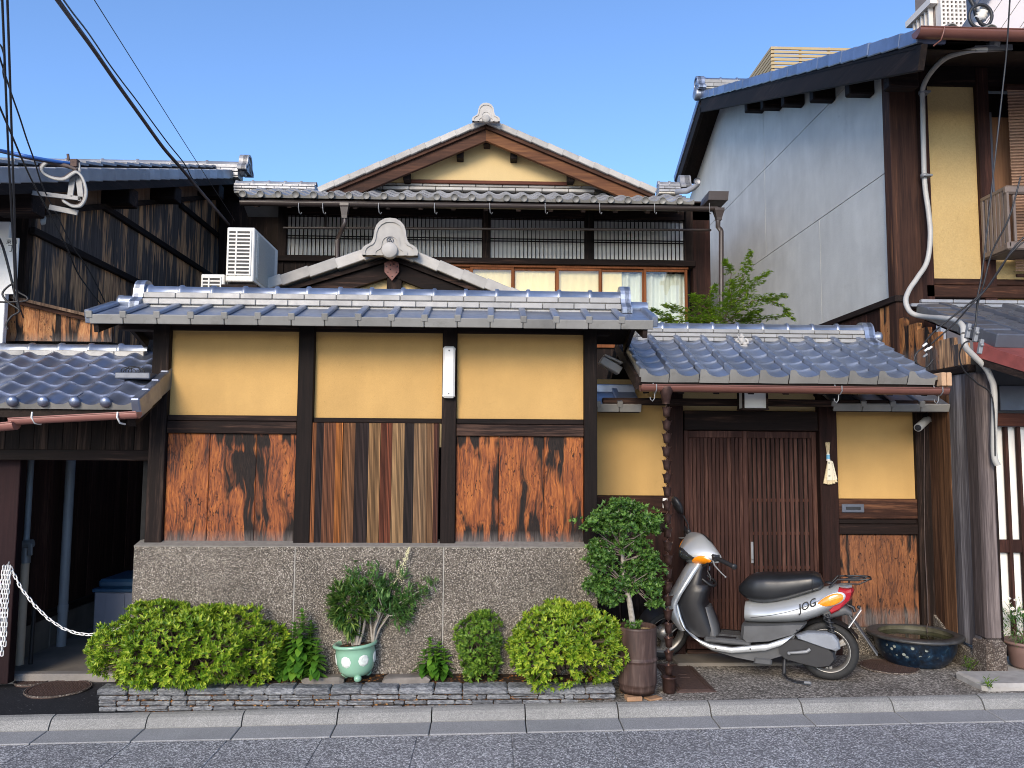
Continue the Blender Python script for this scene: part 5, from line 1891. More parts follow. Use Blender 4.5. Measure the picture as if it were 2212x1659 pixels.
dr.box(xa, xa + 1.4, 5.90, 5.93, dz0, dz0 + .08, .003)
ld = part('lattice_door', dr, M['red_v'], rh)
for i in range(12):
    x = S(2178.5, 1050, 5.9).x + i * .0955
    b = MB(); b.box(x - .013, x + .013, 5.895, 5.928, dz0 + .01, S(2180, 922, 5.9).z, .003); part('slat', b, M['red_v'], ld)
b = MB(); b.box(xa, xa + 1.4, 5.94, 5.95, dz0, S(2180, 922, 5.9).z); part('paper', b, M['paper'], ld)
# red sheet hood
hd = MB()
q = [S(2096, 801, 5.52), S(2098, 806, 5.48), S(2176, 760, 5.2), S(2250, 768, 5.2), S(2250, 735, 5.5), S(2170, 735, 5.5), S(2150, 700, 5.6), S(2115, 715, 5.6)]
pts = [S(2098, 800, 5.5), S(2177, 764, 5.15), S(2260, 770, 5.15), S(2260, 727, 5.45), S(2180, 725, 5.45), S(2125, 695, 5.62)]
xh = S(2100, 760, 5.5).x
hd.add([(RX - .06, 5.60, 2.36), (RX + .12, 5.10, 2.14), (RX + 2, 5.10, 2.13), (RX + 2, 5.6, 2.36)], [(0, 1, 2, 3)])
hd.add([(RX - .06, 5.60, 2.34), (RX + .12, 5.10, 2.12), (RX + 2, 5.10, 2.11), (RX + 2, 5.6, 2.34)], [(3, 2, 1, 0)])
hd.box(RX + .12, RX + 2, 5.095, 5.11, 2.07, 2.14, .004)
hd.add([(RX - .06, 5.60, 2.36), (RX - .06, 5.6, 2.26), (RX + .12, 5.10, 2.05), (RX + .12, 5.10, 2.14)], [(0, 1, 2, 3)])
part('sheet_hood', hd, M['red_iron'], rh)
b = MB(); b.beam((RX - .03, 5.58, 2.22), (RX + .14, 5.12, 2.03), .03, .05); part('hood_beam', b, M['dark_y'], rh)
b = MB(); b.tube([(RX + .2, 5.08, 2.08), (RX + .27, 5.08, 2.06), (RX + .30, 5.06, 1.99), (RX + .26, 5.06, 1.945), (RX + .21, 5.06, 1.96), (RX + .20, 5.06, 1.985)], .007, 6); part('hook', b, M['white_plastic'], rh)
b = MB(); b.box(x1_ + .0, x1_ + 2, 5.45, 6.0, -.05, .055, .02); part('step', b, M['step_stone'], rh)
b = rock(S(2120, 1490, 5.32).x, S(2120, 1490, 5.32).x + 2, 5.28, 5.62, -.1, .075, .02, .01)
part('step_stone', b, M['step_stone'], rh)

# ================================================================== buildings beyond
tb = thing('white_lattice_building', 'tall off white building with a square lattice parapet above the right roof', 'building', (14, 24, 0))
BYY = 22
def bw(x, y): return S(x, y, BYY)
c0 = bw(2032, 60)
ztb = bw(2032, -4).z
b = MB()
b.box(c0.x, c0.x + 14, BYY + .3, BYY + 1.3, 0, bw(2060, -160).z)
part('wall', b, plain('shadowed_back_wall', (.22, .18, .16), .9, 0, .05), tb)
Mw = plain('off_white_render', (.64, .60, .56), .8, 0, .05, 2)
b = MB()
xs = [2034 + 9.1 * i for i in range(12)]
lw = .028
for x in xs:
    q = bw(x, 40); b.box(q.x - lw, q.x + lw, BYY - .02, BYY + .25, bw(x, 85).z, bw(x, -40).z)
part('lattice_upright', b, Mw, tb, kind='stuff')
b = MB()
for k in range(14):
    z = bw(2050, 82 - k * 9.1).z
    b.box(bw(2032, 40).x, bw(2140, 40).x, BYY - .01, BYY + .24, z - lw, z + lw)
part('lattice_level', b, Mw, tb, kind='stuff')
# flank with fins
for i in range(5):
    y = BYY + .34 + i * .21
    b = MB(); b.box(c0.x - .14, c0.x - .01, y, y + .05, 3, ztb - .1); part('fin', b, Mw, tb)
b = MB(); b.box(c0.x - .22, c0.x - .002, BYY + .1, BYY + 1.5, ztb - .1, ztb + .1); part('parapet_rail', b, Mw, tb)
pb = thing('panelled_building', 'pale grey building with slanting dark siding lines at the upper right corner', 'building', (12, 15, 0))
Mp = plain('pale_panel', (.58, .54, .54), .7, 0, .04, 1)
PY0 = 14
q0, q1, q2 = S(2072, 80, PY0), S(2128, 0, PY0 - 0.0), S(2400, 0, PY0)
pz = S(2090, 80, PY0).z - 2
for i in range(7):
    d0 = i * 40
    a0, a1 = S(2062 + d0, 92, PY0), S(2128 + d0, -4, PY0)
    b0, b1 = S(2062 + d0 + 38.5, 92, PY0), S(2128 + d0 + 38.5, -4, PY0)
    up = (a1 - a0) * 1.6
    b = MB(); b.prism([(a0.x - up.x * .2, a0.z - up.z * .2), (b0.x - up.x * .2, b0.z - up.z * .2), (b0.x + up.x, b0.z + up.z), (a0.x + up.x, a0.z + up.z)], (0, PY0, 0), (1, 0, 0), (0, 0, 1), (0, .3, 0)); part('panel', b, Mp, pb)
a0, a1 = S(2062, 92, PY0), S(2128, -4, PY0)
up = (a1 - a0)
b = MB(); b.beam(a0 - up * .3 + Vector((0, -.05, 0)), a1 + up + Vector((0, -.05, 0)), .1, .12); part('edge_trim', b, M['tile_dark'], pb)
b = MB(); b.box(S(2130, 0, PY0).x, S(2400, 0, PY0).x, PY0 + .31, PY0 + .6, 0, a0.z + 3); part('backing', b, M['tile_dark'], pb)
ss = thing('roof_screen', 'tan slatted rooftop screen seen over the right roof ridge', 'screen', (8, 17, 0))
Ms = plain('tan_slat', (.42, .32, .17), .6, 0, .08, 2)
SY = 18
sa, sb_ = S(1668, 108, SY), S(1840, 108, SY)
ns = 10
for i in range(ns):
    z1_ = S(1700, 101 + i * 8.2, SY).z
    b = MB(); b.box(sa.x, sb_.x + .3, SY, SY + .03, z1_ - .062, z1_); part('slat', b, Ms, ss)
    q = S(1668, 101 + i * 8.2, SY)
    q2 = S(1668 - 40 - 0, 101 + 0 + i * 8.2, SY + 8)
    b = MB(); b.box(sa.x - .03, sa.x, SY, SY + 7, z1_ - .068, z1_); part('slat', b, Ms, ss)
for x in (1669, 1728, 1790):
    b = MB(); q = S(x, 108, SY); b.box(q.x, q.x + .05, SY + .031, SY + .08, 4.5, S(x, 101, SY).z); part('post', b, Ms, ss)

# ================================================================== scooter
sc_f = Vector((1.333, 6.115, 0))
sc_r = Vector((2.377, 5.64, 0))
scy = atan2(sc_f.y - sc_r.y, sc_f.x - sc_r.x)
SCZ = zf(2.377, 5.64)
sco = thing('motor_scooter', 'silver motor scooter with black seat parked in front of the lattice doors', 'scooter', (0, 0, 0))


def superell(u, w, zb, zt, e=2.6, n=20, vo=0.0):
    cz, hz = (zb + zt) / 2, (zt - zb) / 2
    out = []
    for k in range(n):
        t = 2 * pi * k / n
        c, s_ = cos(t), sin(t)
        out.append((u, vo + w * (abs(c) ** (2 / e)) * (1 if c >= 0 else -1), cz + hz * (abs(s_) ** (2 / e)) * (1 if s_ >= 0 else -1)))
    return out


def lerp_tab(tab, u):
    for (a, p), (b_, q) in zip(tab[:-1], tab[1:]):
        if a <= u <= b_:
            k = (u - a) / (b_ - a)
            return [x + (y - x) * k for x, y in zip(p, q)]
    return tab[-1][1] if u > tab[-1][0] else tab[0][1]


def soft_prism(mb, poly, v0, v1, r=.014, k=.93, mi=0):
    cx_ = sum(x for x, z in poly) / len(poly)
    cz_ = sum(z for x, z in poly) / len(poly)
    secs_ = []
    for v, s_ in ((v0, k), (v0 + r * .3, (1 + k * 2) / 3), (v0 + r, 1), (v1 - r, 1), (v1 - r * .3, (1 + k * 2) / 3), (v1, k)):
        secs_.append([(cx_ + (x - cx_) * s_, v, cz_ + (z - cz_) * s_) for x, z in poly])
    return mb.loft(secs_, mi, False)


RW, RZ = 0.0, .2
ax_v = Matrix(((1, 0, 0), (0, 0, -1), (0, 1, 0)))          # lathe axis -> v


def wheel(root, cu, T=None, name='wheel'):
    C = Vector((cu, 0, RZ))
    def tr(mb):
        if T is not None: mb.v = [tuple(T @ Vector(p)) for p in mb.v]
        return mb
    b = MB()
    prof = [(.142, -.034), (.150, -.040), (.172, -.046), (.190, -.036), (.199, -.016), (.2005, 0), (.199, .016), (.190, .036), (.172, .046), (.150, .040), (.142, .034)]
    b.lathe(prof, C, 40, ax_v)
    ty = part(name, tr(b), M['rubber'], root)
    b = MB()
    b.lathe([(.128, .018), (.142, .036), (.148, .038), (.146, .030), (.134, .014), (.134, -.014), (.146, -.030), (.148, -.038), (.142, -.036), (.128, -.018), (.128, .018)], C, 36, ax_v)
    for k in range(3):
        t = k * 2 * pi / 3 + .5
        for dt in (-.10, .10):
            b.beam(C + Vector((cos(t) * .03, 0, sin(t) * .03)), C + Vector((cos(t + dt) * .13, 0, sin(t + dt) * .13)), .022, .03, (0, 1, 0), .004)
    part('rim', tr(b), M['alloy'], ty)
    b = MB()
    b.lathe([(0, .055), (.018, .055), (.022, .045), (.050, .040), (.055, .03), (.055, -.04), (0, -.045)], C, 20, ax_v)
    part('hub', tr(b), M['alloy'], ty)
    return ty


wheel(sco, 0.0)
# rear running gear
b = MB()
pl = [(.33, .235), (.325, .175), (.28, .135), (.168, .112), (.06, .095), (-.02, .115), (-.055, .165), (-.045, .215), (0, .255), (.10, .285), (.24, .290), (.30, .275)]
soft_prism(b, pl, .05, .135, .022, .88)
b.prism([(x * .93 + .01, (z - .19) * .86 + .19) for x, z in pl], (0, .13, 0), (1, 0, 0), (0, 0, 1), (0, .014, 0))
for (x, z) in ((.26, .24), (.2, .15), (.08, .13), (0, .2)):
    b.lathe([(0, .152), (.008, .152), (.009, .14)], (x, 0, z), 8, ax_v)
part('transmission_case', b, M['blackp'], sco)
b = MB()
b.tube([(.245, .165, .19), (.20, .168, .197), (.13, .165, .21), (.11, .155, .225)], [.009, .010, .012, .012], 8)
b.ball((.245, .168, .188), .013, 8, 5)
part('kick_lever', b, M['steel'], sco)
b = MB()
secs = []
for v, k in ((.07, .9), (.09, 1.0), (.145, 1.0), (.165, .93), (.172, .8)):
    pl = [(.20, .31), (.13, .338), (.0, .345), (-.045, .335), (-.075, .295), (-.082, .245), (-.06, .228), (.0, .238), (.10, .265), (.19, .29)]
    secs.append([(.05 + (x - .05) * k, v, .29 + (z - .29) * k) for x, z in pl])
b.loft(secs, 0, False)
part('air_box', b, M['greyp2'], sco)
b = MB()
pts = []
for i in range(60):
    t = i / 59
    c_ = Vector((-.004, .10, .45)).lerp(Vector((-.05, .10, .29)), t)
    a = t * 2 * pi * 5
    pts.append(c_ + Vector((cos(a) * .025, sin(a) * .025, 0)))
b.tube(pts, .006, 5)
b.tube([(-.004, .10, .46), (-.05, .10, .28)], .012, 8)
part('shock_absorber', b, M['blackp'], sco)
b = MB()
sec = []
for i in range(11):
    t = radians(30 + 115 * i / 10)
    r = .222
    sec.append([(cos(t) * r * 1.02 * -1, v, RZ + sin(t) * r + (.0 if abs(v) < .04 else -.02)) for v in (-.06, -.04, 0, .04, .06)])
b.loft(sec, 0, True, False, False)
sec = []
part('rear_hugger', b, M['blackp'], sco)
b = MB()
secs = []
for u, w_, zb_, zt2 in ((.02, .07, .40, .47), (-.06, .075, .43, .52), (-.12, .07, .45, .52), (-.16, .06, .44, .485)):
    secs.append(superell(u, w_, zb_, zt2, 3))
b.loft(secs)
b.add([(-.125, -.06, .49), (-.125, .06, .49), (-.315, .055, .205), (-.315, -.055, .205)], [(0, 1, 2, 3)])
b.add([(-.120, -.06, .485), (-.120, .06, .485), (-.308, .055, .20), (-.308, -.055, .20)], [(3, 2, 1, 0)])
b.add([(-.125, .06, .49), (-.12, .06, .485), (-.308, .055, .2), (-.315, .055, .205)], [(0, 1, 2, 3)])
part('mud_flap', b, M['greyp'], sco)
b = MB()
pM = Matrix.Translation((-.178, 0, .432)) @ Matrix.Rotation(radians(-33), 4, 'Y')
b.box(-.003, .003, -.06, .06, -.075, .075, .001, 0, pM)
part('number_plate', b, M['white_plastic'], sco)
b = MB()
b.box(.24, .30, -.05, .05, .10, .15, .01)
b.tube([(.28, .06, .13), (.285, .075, .07), (.287, .08, .02)], .014, 8)
b.tube([(.287, .08, .025), (.26, .16, .02), (.20, .21, .016), (.12, .235, .022)], .008, 8)
part('centre_stand', b, M['blackp'], sco)
b = MB()
b.tube([(.145, .228, .020), (.105, .240, .024)], .0105, 8)
part('stand_tip', b, M['steel'], sco)
# floor and lower body
b = MB()
b.prism([(.86, .185), (.76, .145), (.60, .115), (.44, .10), (.26, .17), (.2, .31), (.38, .232), (.63, .186), (.80, .20)], (0, -.13, 0), (1, 0, 0), (0, 0, 1), (0, .26, 0))
for x, z in ((.72, .165), (.44, .20), (.30, .25)): b.lathe([(0, .134), (.006, .133), (.007, .128)], (x, 0, z), 8, ax_v)
b.box(.36, .48, .09, .145, .085, .13, .01)
part('belly_pan', b, M['greyp'], sco)
b = MB()
b.box(.50, .82, -.155, .155, .205, .243, .012)
for k in range(4):
    b.box(.555, .79, .02 + k * .033, .030 + k * .033, .243, .247, .001)
part('footboard', b, M['greyp'], sco)
b = MB()
soft_prism(b, [(.56, .345), (.40, .36), (.20, .385), (.128, .39), (.15, .36), (.205, .312), (.38, .247), (.545, .222), (.57, .25)], -.160, .160, .03, .90)
part('side_skirt', b, M['greyp'], sco)
up = [(1.030, .475), (1.012, .40), (.985, .325), (.930, .268), (.85, .222), (.773, .197), (.627, .190), (.38, .238), (.204, .318)]
lo = [(1.000, .455), (.975, .36), (.945, .29), (.895, .233), (.83, .188), (.765, .160), (.627, .150), (.40, .190), (.30, .232)]
for sg in (1, -1):
    b = MB()
    n = len(up)
    secs = []
    for (a, c_), (d, e) in zip(up, lo):
        v0_, v1_ = .140 * sg, .176 * sg
        secs.append([(a, v0_, c_), (a, v1_ - .006 * sg, c_ + .0), ((a * .8 + d * .2), v1_, (c_ * .8 + e * .2)), ((a * .2 + d * .8), v1_, (c_ * .2 + e * .8)), (d, v1_ - .006 * sg, e), (d, v0_, e)])
    b.loft(secs)
    part('lower_side_trim', b, M['silver'], sco)
# leg shield
TAB = [(.27, (.955, 1.03, .150)), (.34, (.985, 1.085, .172)), (.40, (1.005, 1.115, .186)), (.46, (1.005, 1.115, .190)), (.54, (.965, 1.075, .186)), (.62, (.915, 1.03, .165)), (.70, (.868, .985, .132)), (.755, (.835, .945, .098)), (.785, (.825, .91, .07))]
b = MB()
secs = []
for i in range(24):
    z = .27 + (.785 - .27) * i / 23
    ue_, uf, w_ = lerp_tab(TAB, z)
    ring = []
    for k in range(17):
        t = pi * k / 16
        ring.append((ue_ + (uf - ue_) * sin(t) ** .75, w_ * cos(t), z))
    for k in range(15, 0, -1):
        t = pi * k / 16
        ring.append((ue_ - .012 + (uf - ue_ - .03) * sin(t) ** .75, (w_ - .014) * cos(t), z))
    secs.append(ring)
b.loft(secs, 0, True)
part('leg_shield', b, M['silver'], sco)
TABI = [(.235, (.745, .97, .135)), (.30, (.760, 1.0, .145)), (.40, (.800, 1.02, .160)), (.47, (.825, 1.02, .168)), (.55, (.800, .985, .168)), (.60, (.785, .955, .160)), (.605, (.835, .955, .158)), (.70, (.83, .90, .125)), (.76, (.815, .865, .09))]
b = MB()
secs = []
for z, (u0, u1, w_) in TABI:
    secs.append([(x, y, z) for x, y, _ in [( (u0 + u1) / 2 + (u1 - u0) / 2 * abs(cos(2 * pi * k / 24)) ** (2 / 4.0) * (1 if cos(2 * pi * k / 24) >= 0 else -1), w_ * abs(sin(2 * pi * k / 24)) ** (2 / 4.0) * (1 if sin(2 * pi * k / 24) >= 0 else -1), 0) for k in range(24)]])
b.loft(secs, 0, True)
part('inner_panel', b, M['blackp'], sco)
b = MB()
secs = []
for z, u, w_ in ((.243, .742, .11), (.30, .752, .105), (.37, .778, .10), (.44, .805, .085)):
    secs.append([(u - .004, -w_, z), (u - .012, 0, z), (u - .004, w_, z), (u + .04, w_ + .02, z), (u + .04, -w_ - .02, z)])
b.loft(secs, 0, True)
part('knee_panel', b, M['greyp'], sco)
b = MB()
b.tube([(.835, .10, .64), (.785, .11, .606), (.762, .06, .592), (.757, 0, .588), (.762, -.06, .592), (.785, -.11, .606), (.835, -.10, .64)], .010, 8)
part('pocket_rim', b, M['blackp'], sco)
# rear body
BT = [(-.165, (.605, .655, .045)), (-.13, (.555, .664, .09)), (-.05, (.482, .648, .130)), (.05, (.428, .617, .152)), (.15, (.388, .580, .163)), (.25, (.372, .548, .163)), (.35, (.362, .525, .154)), (.45, (.355, .505, .135)), (.53, (.350, .50, .115)), (.545, (.352, .49, .10))]
b = MB()
secs = []
for i in range(26):
    u = -.165 + .71 * i / 25
    zb_, zt2, w_ = lerp_tab(BT, u)
    cz_ = zb_ + (zt2 - zb_) * .42
    sec_ = []
    for (x, y, z) in superell(u, w_, zb_, zt2, 2.5, 36):
        h_ = (z - cz_) / (zt2 - cz_)
        y *= (1 - .34 * max(0, h_) ** 1.1) if z > cz_ else (1 - .22 * ((cz_ - z) / (cz_ - zb_)) ** 2)
        sec_.append((x, y, z))
    secs.append(sec_)
b.loft(secs)
body = part('rear_body', b, M['silver'], sco)
ST = [(.015, (.635, .66, .055)), (.035, (.612, .712, .105)), (.08, (.598, .727, .128)), (.15, (.570, .722, .138)), (.25, (.530, .712, .142)), (.33, (.506, .705, .143)), (.40, (.494, .704, .142)), (.47, (.496, .694, .134)), (.52, (.510, .672, .118)), (.555, (.528, .636, .095)), (.585, (.555, .60, .055))]
b = MB()
secs = []
for i in range(30):
    u = .015 + .57 * i / 29
    zb_, zt2, w_ = lerp_tab(ST, u)
    secs.append(superell(u, w_, zb_, zt2, 3.0, 28))
b.loft(secs)
seat = part('seat', b, M['seat'], sco)
b = MB()
zb_, zt2, w_ = lerp_tab(ST, .085)
b.tube([Vector(p) * 1.0 + Vector((0, 0, 0)) + (Vector(p) - Vector((.085, 0, (zb_ + zt2) / 2))) * .008 for p in superell(.085, w_, zb_, zt2, 3.0, 28)], .003, 5, closed=True)
part('seam', b, M['seat'], seat)
# lamps at the tail
b = MB()
secs = []
for v, k in ((-.11, .55), (-.095, .85), (-.05, 1), (0, 1.04), (.05, 1), (.095, .85), (.11, .55)):
    pl = [(-.085, .642), (-.172, .640), (-.178, .62), (-.158, .56), (-.085, .487), (-.03, .455), (-.02, .47), (-.075, .545)]
    secs.append([(-.07 + (x + .07) * k if x < -.07 else x, v, .56 + (z - .56) * (.6 + .4 * k)) for x, z in pl])
b.loft(secs, 0, False)
part('tail_light', b, M['redlens'], sco)
for sg in (1, -1):
    for nm, mt, s_, off, th in (('indicator_rim', 'silver', 1.16, .128, .010), ('indicator', 'amber', 1.0, .134, .012)):
        b = MB()
        ang = radians(24)
        rings = []
        for k in range(7):
            a = pi / 2 * k / 6
            ring = []
            for j in range(24):
                t = 2 * pi * j / 24
                x = cos(t) * .092 * s_ * cos(a)
                z = sin(t) * .034 * s_ * cos(a) * (1 - .25 * cos(t))
                vv = off + th * sin(a) - .35 * max(0, -(x)) ** 1.4 * 1.2
                vv = off + th * sin(a) + .13 * x * (1 if x < 0 else .25)
                ring.append((-.025 + x * cos(ang) * 1 + z * sin(ang), sg * (vv), .556 - x * sin(ang) + z * cos(ang)))
            rings.append(ring)
        b.loft(rings, 0, True, True)
        part(nm, b, M[mt], sco)


def text_mesh(txt, size, depth, mat, offset=0.0, shear=0.0, align='CENTER'):
    cu = bpy.data.curves.new('lettering', 'FONT')
    cu.body = txt
    cu.size = size
    cu.extrude = depth
    cu.offset = offset
    cu.shear = shear
    cu.align_x = align
    cu.align_y = 'CENTER'
    cu.resolution_u = 3
    o = bpy.data.objects.new('lettering', cu)
    COL.objects.link(o)
    dg = bpy.context.evaluated_depsgraph_get()
    me = bpy.data.meshes.new_from_object(o.evaluated_get(dg))
    bpy.data.objects.remove(o)
    bpy.data.curves.remove(cu)
    me.materials.clear()
    me.materials.append(mat)
    return me


def put_mesh(name, me, root, Mx, org=None):
    o = bpy.data.objects.new(name, me)
    COL.objects.link(o)
    o.parent = root
    o.matrix_local = Mx
    ORG[o.name] = ORG[root.name]
    return o


def lettering(name, txt, size, mat, root, C, xdir, nrm, depth=.0006, offset=0, shear=0):
    xd = Vector(xdir).normalized()
    nd = Vector(nrm).normalized()
    yd = nd.cross(xd)
    Mx = Matrix((xd, yd, nd)).transposed().to_4x4()
    Mx.translation = Vector(C) - ORG[root.name]
    return put_mesh(name, text_mesh(txt, size, depth, mat, offset, shear), root, Mx)


tx = Vector((-cos(radians(27)), 0, sin(radians(27))))
lettering('emblem', 'JOG', .070, M['ink'], sco, (.125, .1655, .515), tx, (-.0, 1, .02), .001, .0012, .45)
# rack
b = MB()
for sg in (1, -1):
    b.tube([(-.02, .075 * sg, .635), (-.04, .08 * sg, .655), (-.075, .085 * sg, .695), (-.20, .085 * sg, .705), (-.27, .08 * sg, .705)], .0065, 7)
    b.tube([(-.09, .085 * sg, .668), (-.21, .085 * sg, .672), (-.265, .08 * sg, .70)], .005, 6)
b.tube([(-.27, .08, .705), (-.285, .05, .705), (-.285, -.05, .705), (-.27, -.08, .705)], .0065, 7)
b.tube([(-.085, .085, .697), (-.085, -.085, .697)], .006, 6)
b.tube([(-.12, .085, .70), (-.15, .03, .70), (-.21, .03, .70), (-.25, .08, .70)], .005, 6)
b.tube([(-.12, -.085, .70), (-.15, -.03, .70), (-.21, -.03, .70), (-.25, -.08, .70)], .005, 6)
part('luggage_rack', b, M['blackp'], sco)
b = MB(); b.lathe([(0, .012), (.026, .010), (.030, 0)], (-.02, 0, .655), 14); part('filler_cap', b, M['blackp'], sco)
# small fittings
b = MB()
for sg in (1, -1):
    pts_ = []
    for i in range(14):
        u = .50 - .60 * i / 13
        zb_, zt2, w_ = lerp_tab(BT, u)
        z = zb_ + (zt2 - zb_) * (.30 + .42 * (i / 13) ** .8)
        cz_ = zb_ + (zt2 - zb_) * .42
        hz_ = (zt2 - zb_) / 2
        s_ = abs((z - (zb_ + zt2) / 2) / hz_)
        y = w_ * max(0, 1 - s_ ** 2.5) ** (1 / 2.5)
        h_ = (z - cz_) / (zt2 - cz_)
        y *= (1 - .34 * max(0, h_) ** 1.1) if z > cz_ else (1 - .22 * ((cz_ - z) / (cz_ - zb_)) ** 2)
        pts_.append((u, sg * (y + .0005), z))
    b.tube(pts_, .0022, 5)
part('body_seam', b, M['greyp'], sco, kind='stuff')
b = MB()
for sg in (1, -1):
    for (x, z, v) in ((.735, .178, .178), (.50, .195, .178), (.19, .345, .162)):
        b.ball((x, sg * v, z), .006, 8, 5, (1, .5, 1))
part('trim_screws', b, M['blackp'], sco, kind='stuff')
b = MB()
b.tube([(.80, .09, .70), (.775, .10, .66), (.78, .095, .63)], .006, 6)
part('bag_hook', b, M['blackp'], sco)
b = MB(); b.lathe([(0, .006), (.016, .006), (.019, 0)], (.808, -.05, .70), 12, Matrix.Rotation(-pi / 2, 3, 'Y')); part('ignition_lock', b, M['steel'], sco)
for sg in (1, -1):
    b = MB(); b.box(.60, .74, sg * .125 - .022, sg * .125 + .022, .2435, .250, .003); part('foot_pad', b, M['blackp'], sco)
b = MB()
b.tube([(-.13, .0, .515), (-.17, .0, .50), (-.18, 0, .47)], .012, 8)
b.ball((-.205, 0, .505), .012, 8, 6)
part('plate_light', b, M['blackp'], sco)
# ---- steered front end
axis = Vector((-.44, 0, .90)).normalized()
piv = Vector((.90, 0, .80))
TS = Matrix.Translation(piv) @ Matrix.Rotation(radians(44), 4, axis) @ Matrix.Translation(-piv)


def st(mb):
    mb.v = [tuple(TS @ Vector(p)) for p in mb.v]
    return mb


wheel(sco, 1.135, TS)
b = MB()
for sg in (1, -1):
    b.tube([(.99, .07 * sg, .48), (1.06, .07 * sg, .36), (1.125, .07 * sg, .22), (1.135, .065 * sg, .2)], [.018, .02, .02, .016], 10)
b.tube([(.92, 0, .70), (1.0, 0, .48)], .03, 10)
part('fork', st(b), M['blackp'], sco)
b = MB()
sec = []
for i in range(15):
    t = radians(20 + 150 * i / 14)
    r = .222
    k = sin(pi * i / 14) ** .4
    sec.append([(1.135 + cos(t) * r, v * (.4 + .6 * k), RZ + sin(t) * r - abs(v) ** 2 * 3.2 * r) for v in (-.072, -.055, -.03, 0, .03, .055, .072)])
b.loft(sec, 0, True, False, False)
part('front_mudguard', st(b), M['blackp'], sco)
b = MB(); b.tube([(1.06, .085, .36), (1.03, .10, .30), (1.09, .10, .28), (1.12, .09, .25)], .005, 6); part('brake_cable', st(b), M['steel'], sco)
HP = [(.80, .80), (.86, .768), (.93, .755), (.99, .768), (1.028, .800), (1.030, .835), (1.000, .872), (.950, .912), (.895, .945), (.845, .952), (.805, .92), (.788, .87)]
HPE = [(.835, .835), (.845, .825), (.86, .820), (.875, .825), (.885, .838), (.888, .852), (.882, .868), (.872, .880), (.858, .886), (.845, .883), (.834, .873), (.830, .855)]


def cr(P, t):
    n = len(P)
    t = (t % 1.0) * n
    i = int(t)
    f = t - i
    p0, p1, p2, p3 = [Vector((*P[(i + k - 1) % n], 0)) for k in range(4)]
    return .5 * (2 * p1 + (p2 - p0) * f + (2 * p0 - 5 * p1 + 4 * p2 - p3) * f * f + (3 * p1 - p0 - 3 * p2 + p3) * f ** 3)


def head(v, t, out=0.0):
    k = min(1, abs(v) / .205)
    k = k ** 1.45
    a = cr(HP, t)
    e = cr(HPE, t)
    p = a.lerp(e, k)
    c_ = Vector((.905, .865, 0)).lerp(Vector((.859, .853, 0)), k)
    p = p + (p - c_).normalized() * out
    return Vector((p.x - .02 * k, v, p.y))


b = MB()
vv_ = [-.205 + .41 * i / 28 for i in range(29)]
b.loft([[head(v, k / 36) for k in range(36)] for v in vv_])
cowl = part('handlebar_cowl', st(b), M['silver'], sco)


def patch(name, v0, v1, tlo, thi, mt, out=.004, nu=20, nv=10):
    b = MB()
    def fn(i, j):
        v = v0 + (v1 - v0) * i
        a, e = tlo(i), thi(i)
        return head(v, a + (e - a) * j, out * (1 if 0 < i < 1 and 0 < j < 1 else -.3))
    b.sheet(fn, nu, nv)
    return part(name, st(b), M[mt], sco)


n12 = 1 / 12
patch('lamp_seam', -.150, .150, lambda i: (1.25 + .8 * abs(i - .5)) * n12, lambda i: (6.0 - 2.0 * (abs(i - .5) * 2) ** 1.6) * n12, 'blackp', .0025)
patch('headlight', -.138, .138, lambda i: (1.4 + .9 * abs(i - .5)) * n12, lambda i: (5.75 - 2.05 * (abs(i - .5) * 2) ** 1.6) * n12, 'clear')
for sg in (1, -1):
    patch('indicator', .075 * sg, .194 * sg, lambda i: (2.6 - .9 * sin(pi * i) ** .7 + 1.2 * i) * n12, lambda i: (2.6 + 2.4 * sin(pi * i) ** .7 + 1.4 * i) * n12, 'amber', .007)
b = MB()
b.sheet(lambda i, j: head(-.075 + .15 * i, (8.9 + 2.2 * j) * n12, .004), 10, 8)
part('meter_glass', st(b), M['seat'], sco)
for sg in (1, -1):
    b = MB(); b.tube([(.848, .19 * sg, .853), (.835, .235 * sg, .857), (.80, .36 * sg, .857)], [.012, .0165, .0165], 10)
    b.lathe([(0, .004), (.02, .004), (.021, -.012)], (.80, .36 * sg, .857), 10, Matrix.Rotation(-pi / 2 * sg, 3, 'X'))
    part('grip', st(b), M['blackp'], sco)
    b = MB(); b.box(.825, .88, .195 * sg - .02, .195 * sg + .02, .835, .885, .008); part('switch_box', st(b), M['blackp'], sco)
    b = MB(); b.tube([(.875, .20 * sg, .845), (.885, .24 * sg, .825), (.872, .30 * sg, .80), (.86, .345 * sg, .785)], [.007, .006, .005, .005], 6); b.ball((.86, .347 * sg, .784), .008, 6, 4); part('brake_lever', st(b), M['steel'], sco)
b = MB()
for sg, q in ((1, .0), (1, .012), (-1, 0)):
    b.tube([(.87, .20 * sg, .86 - q), (.91, .16 * sg, .80 - q), (.93, .09 * sg, .745 - q), (.93, .03 * sg, .70)], .0045, 6)
part('control_cables', st(b), M['blackp'], sco, kind='stuff')
b = MB()
b.tube([(.86, -.17, .88), (.865, -.185, .96), (.90, -.20, 1.03)], .006, 7)
b.ball((.862, -.178, .905), .020, 8, 6)
part('mirror_stem', st(b), M['blackp'], sco)
b = MB()
Mq = Matrix.Rotation(radians(20), 3, 'Y').to_3x3()
b.ball((.935, -.235, 1.105), 1.0, 16, 10, (.030, .062, .080), Matrix.Rotation(radians(24), 3, 'Y'))
part('mirror', st(b), M['blackp'], sco)
sco.location = (sc_r.x, sc_r.y, SCZ)
sco.rotation_euler = (0, 0, scy)

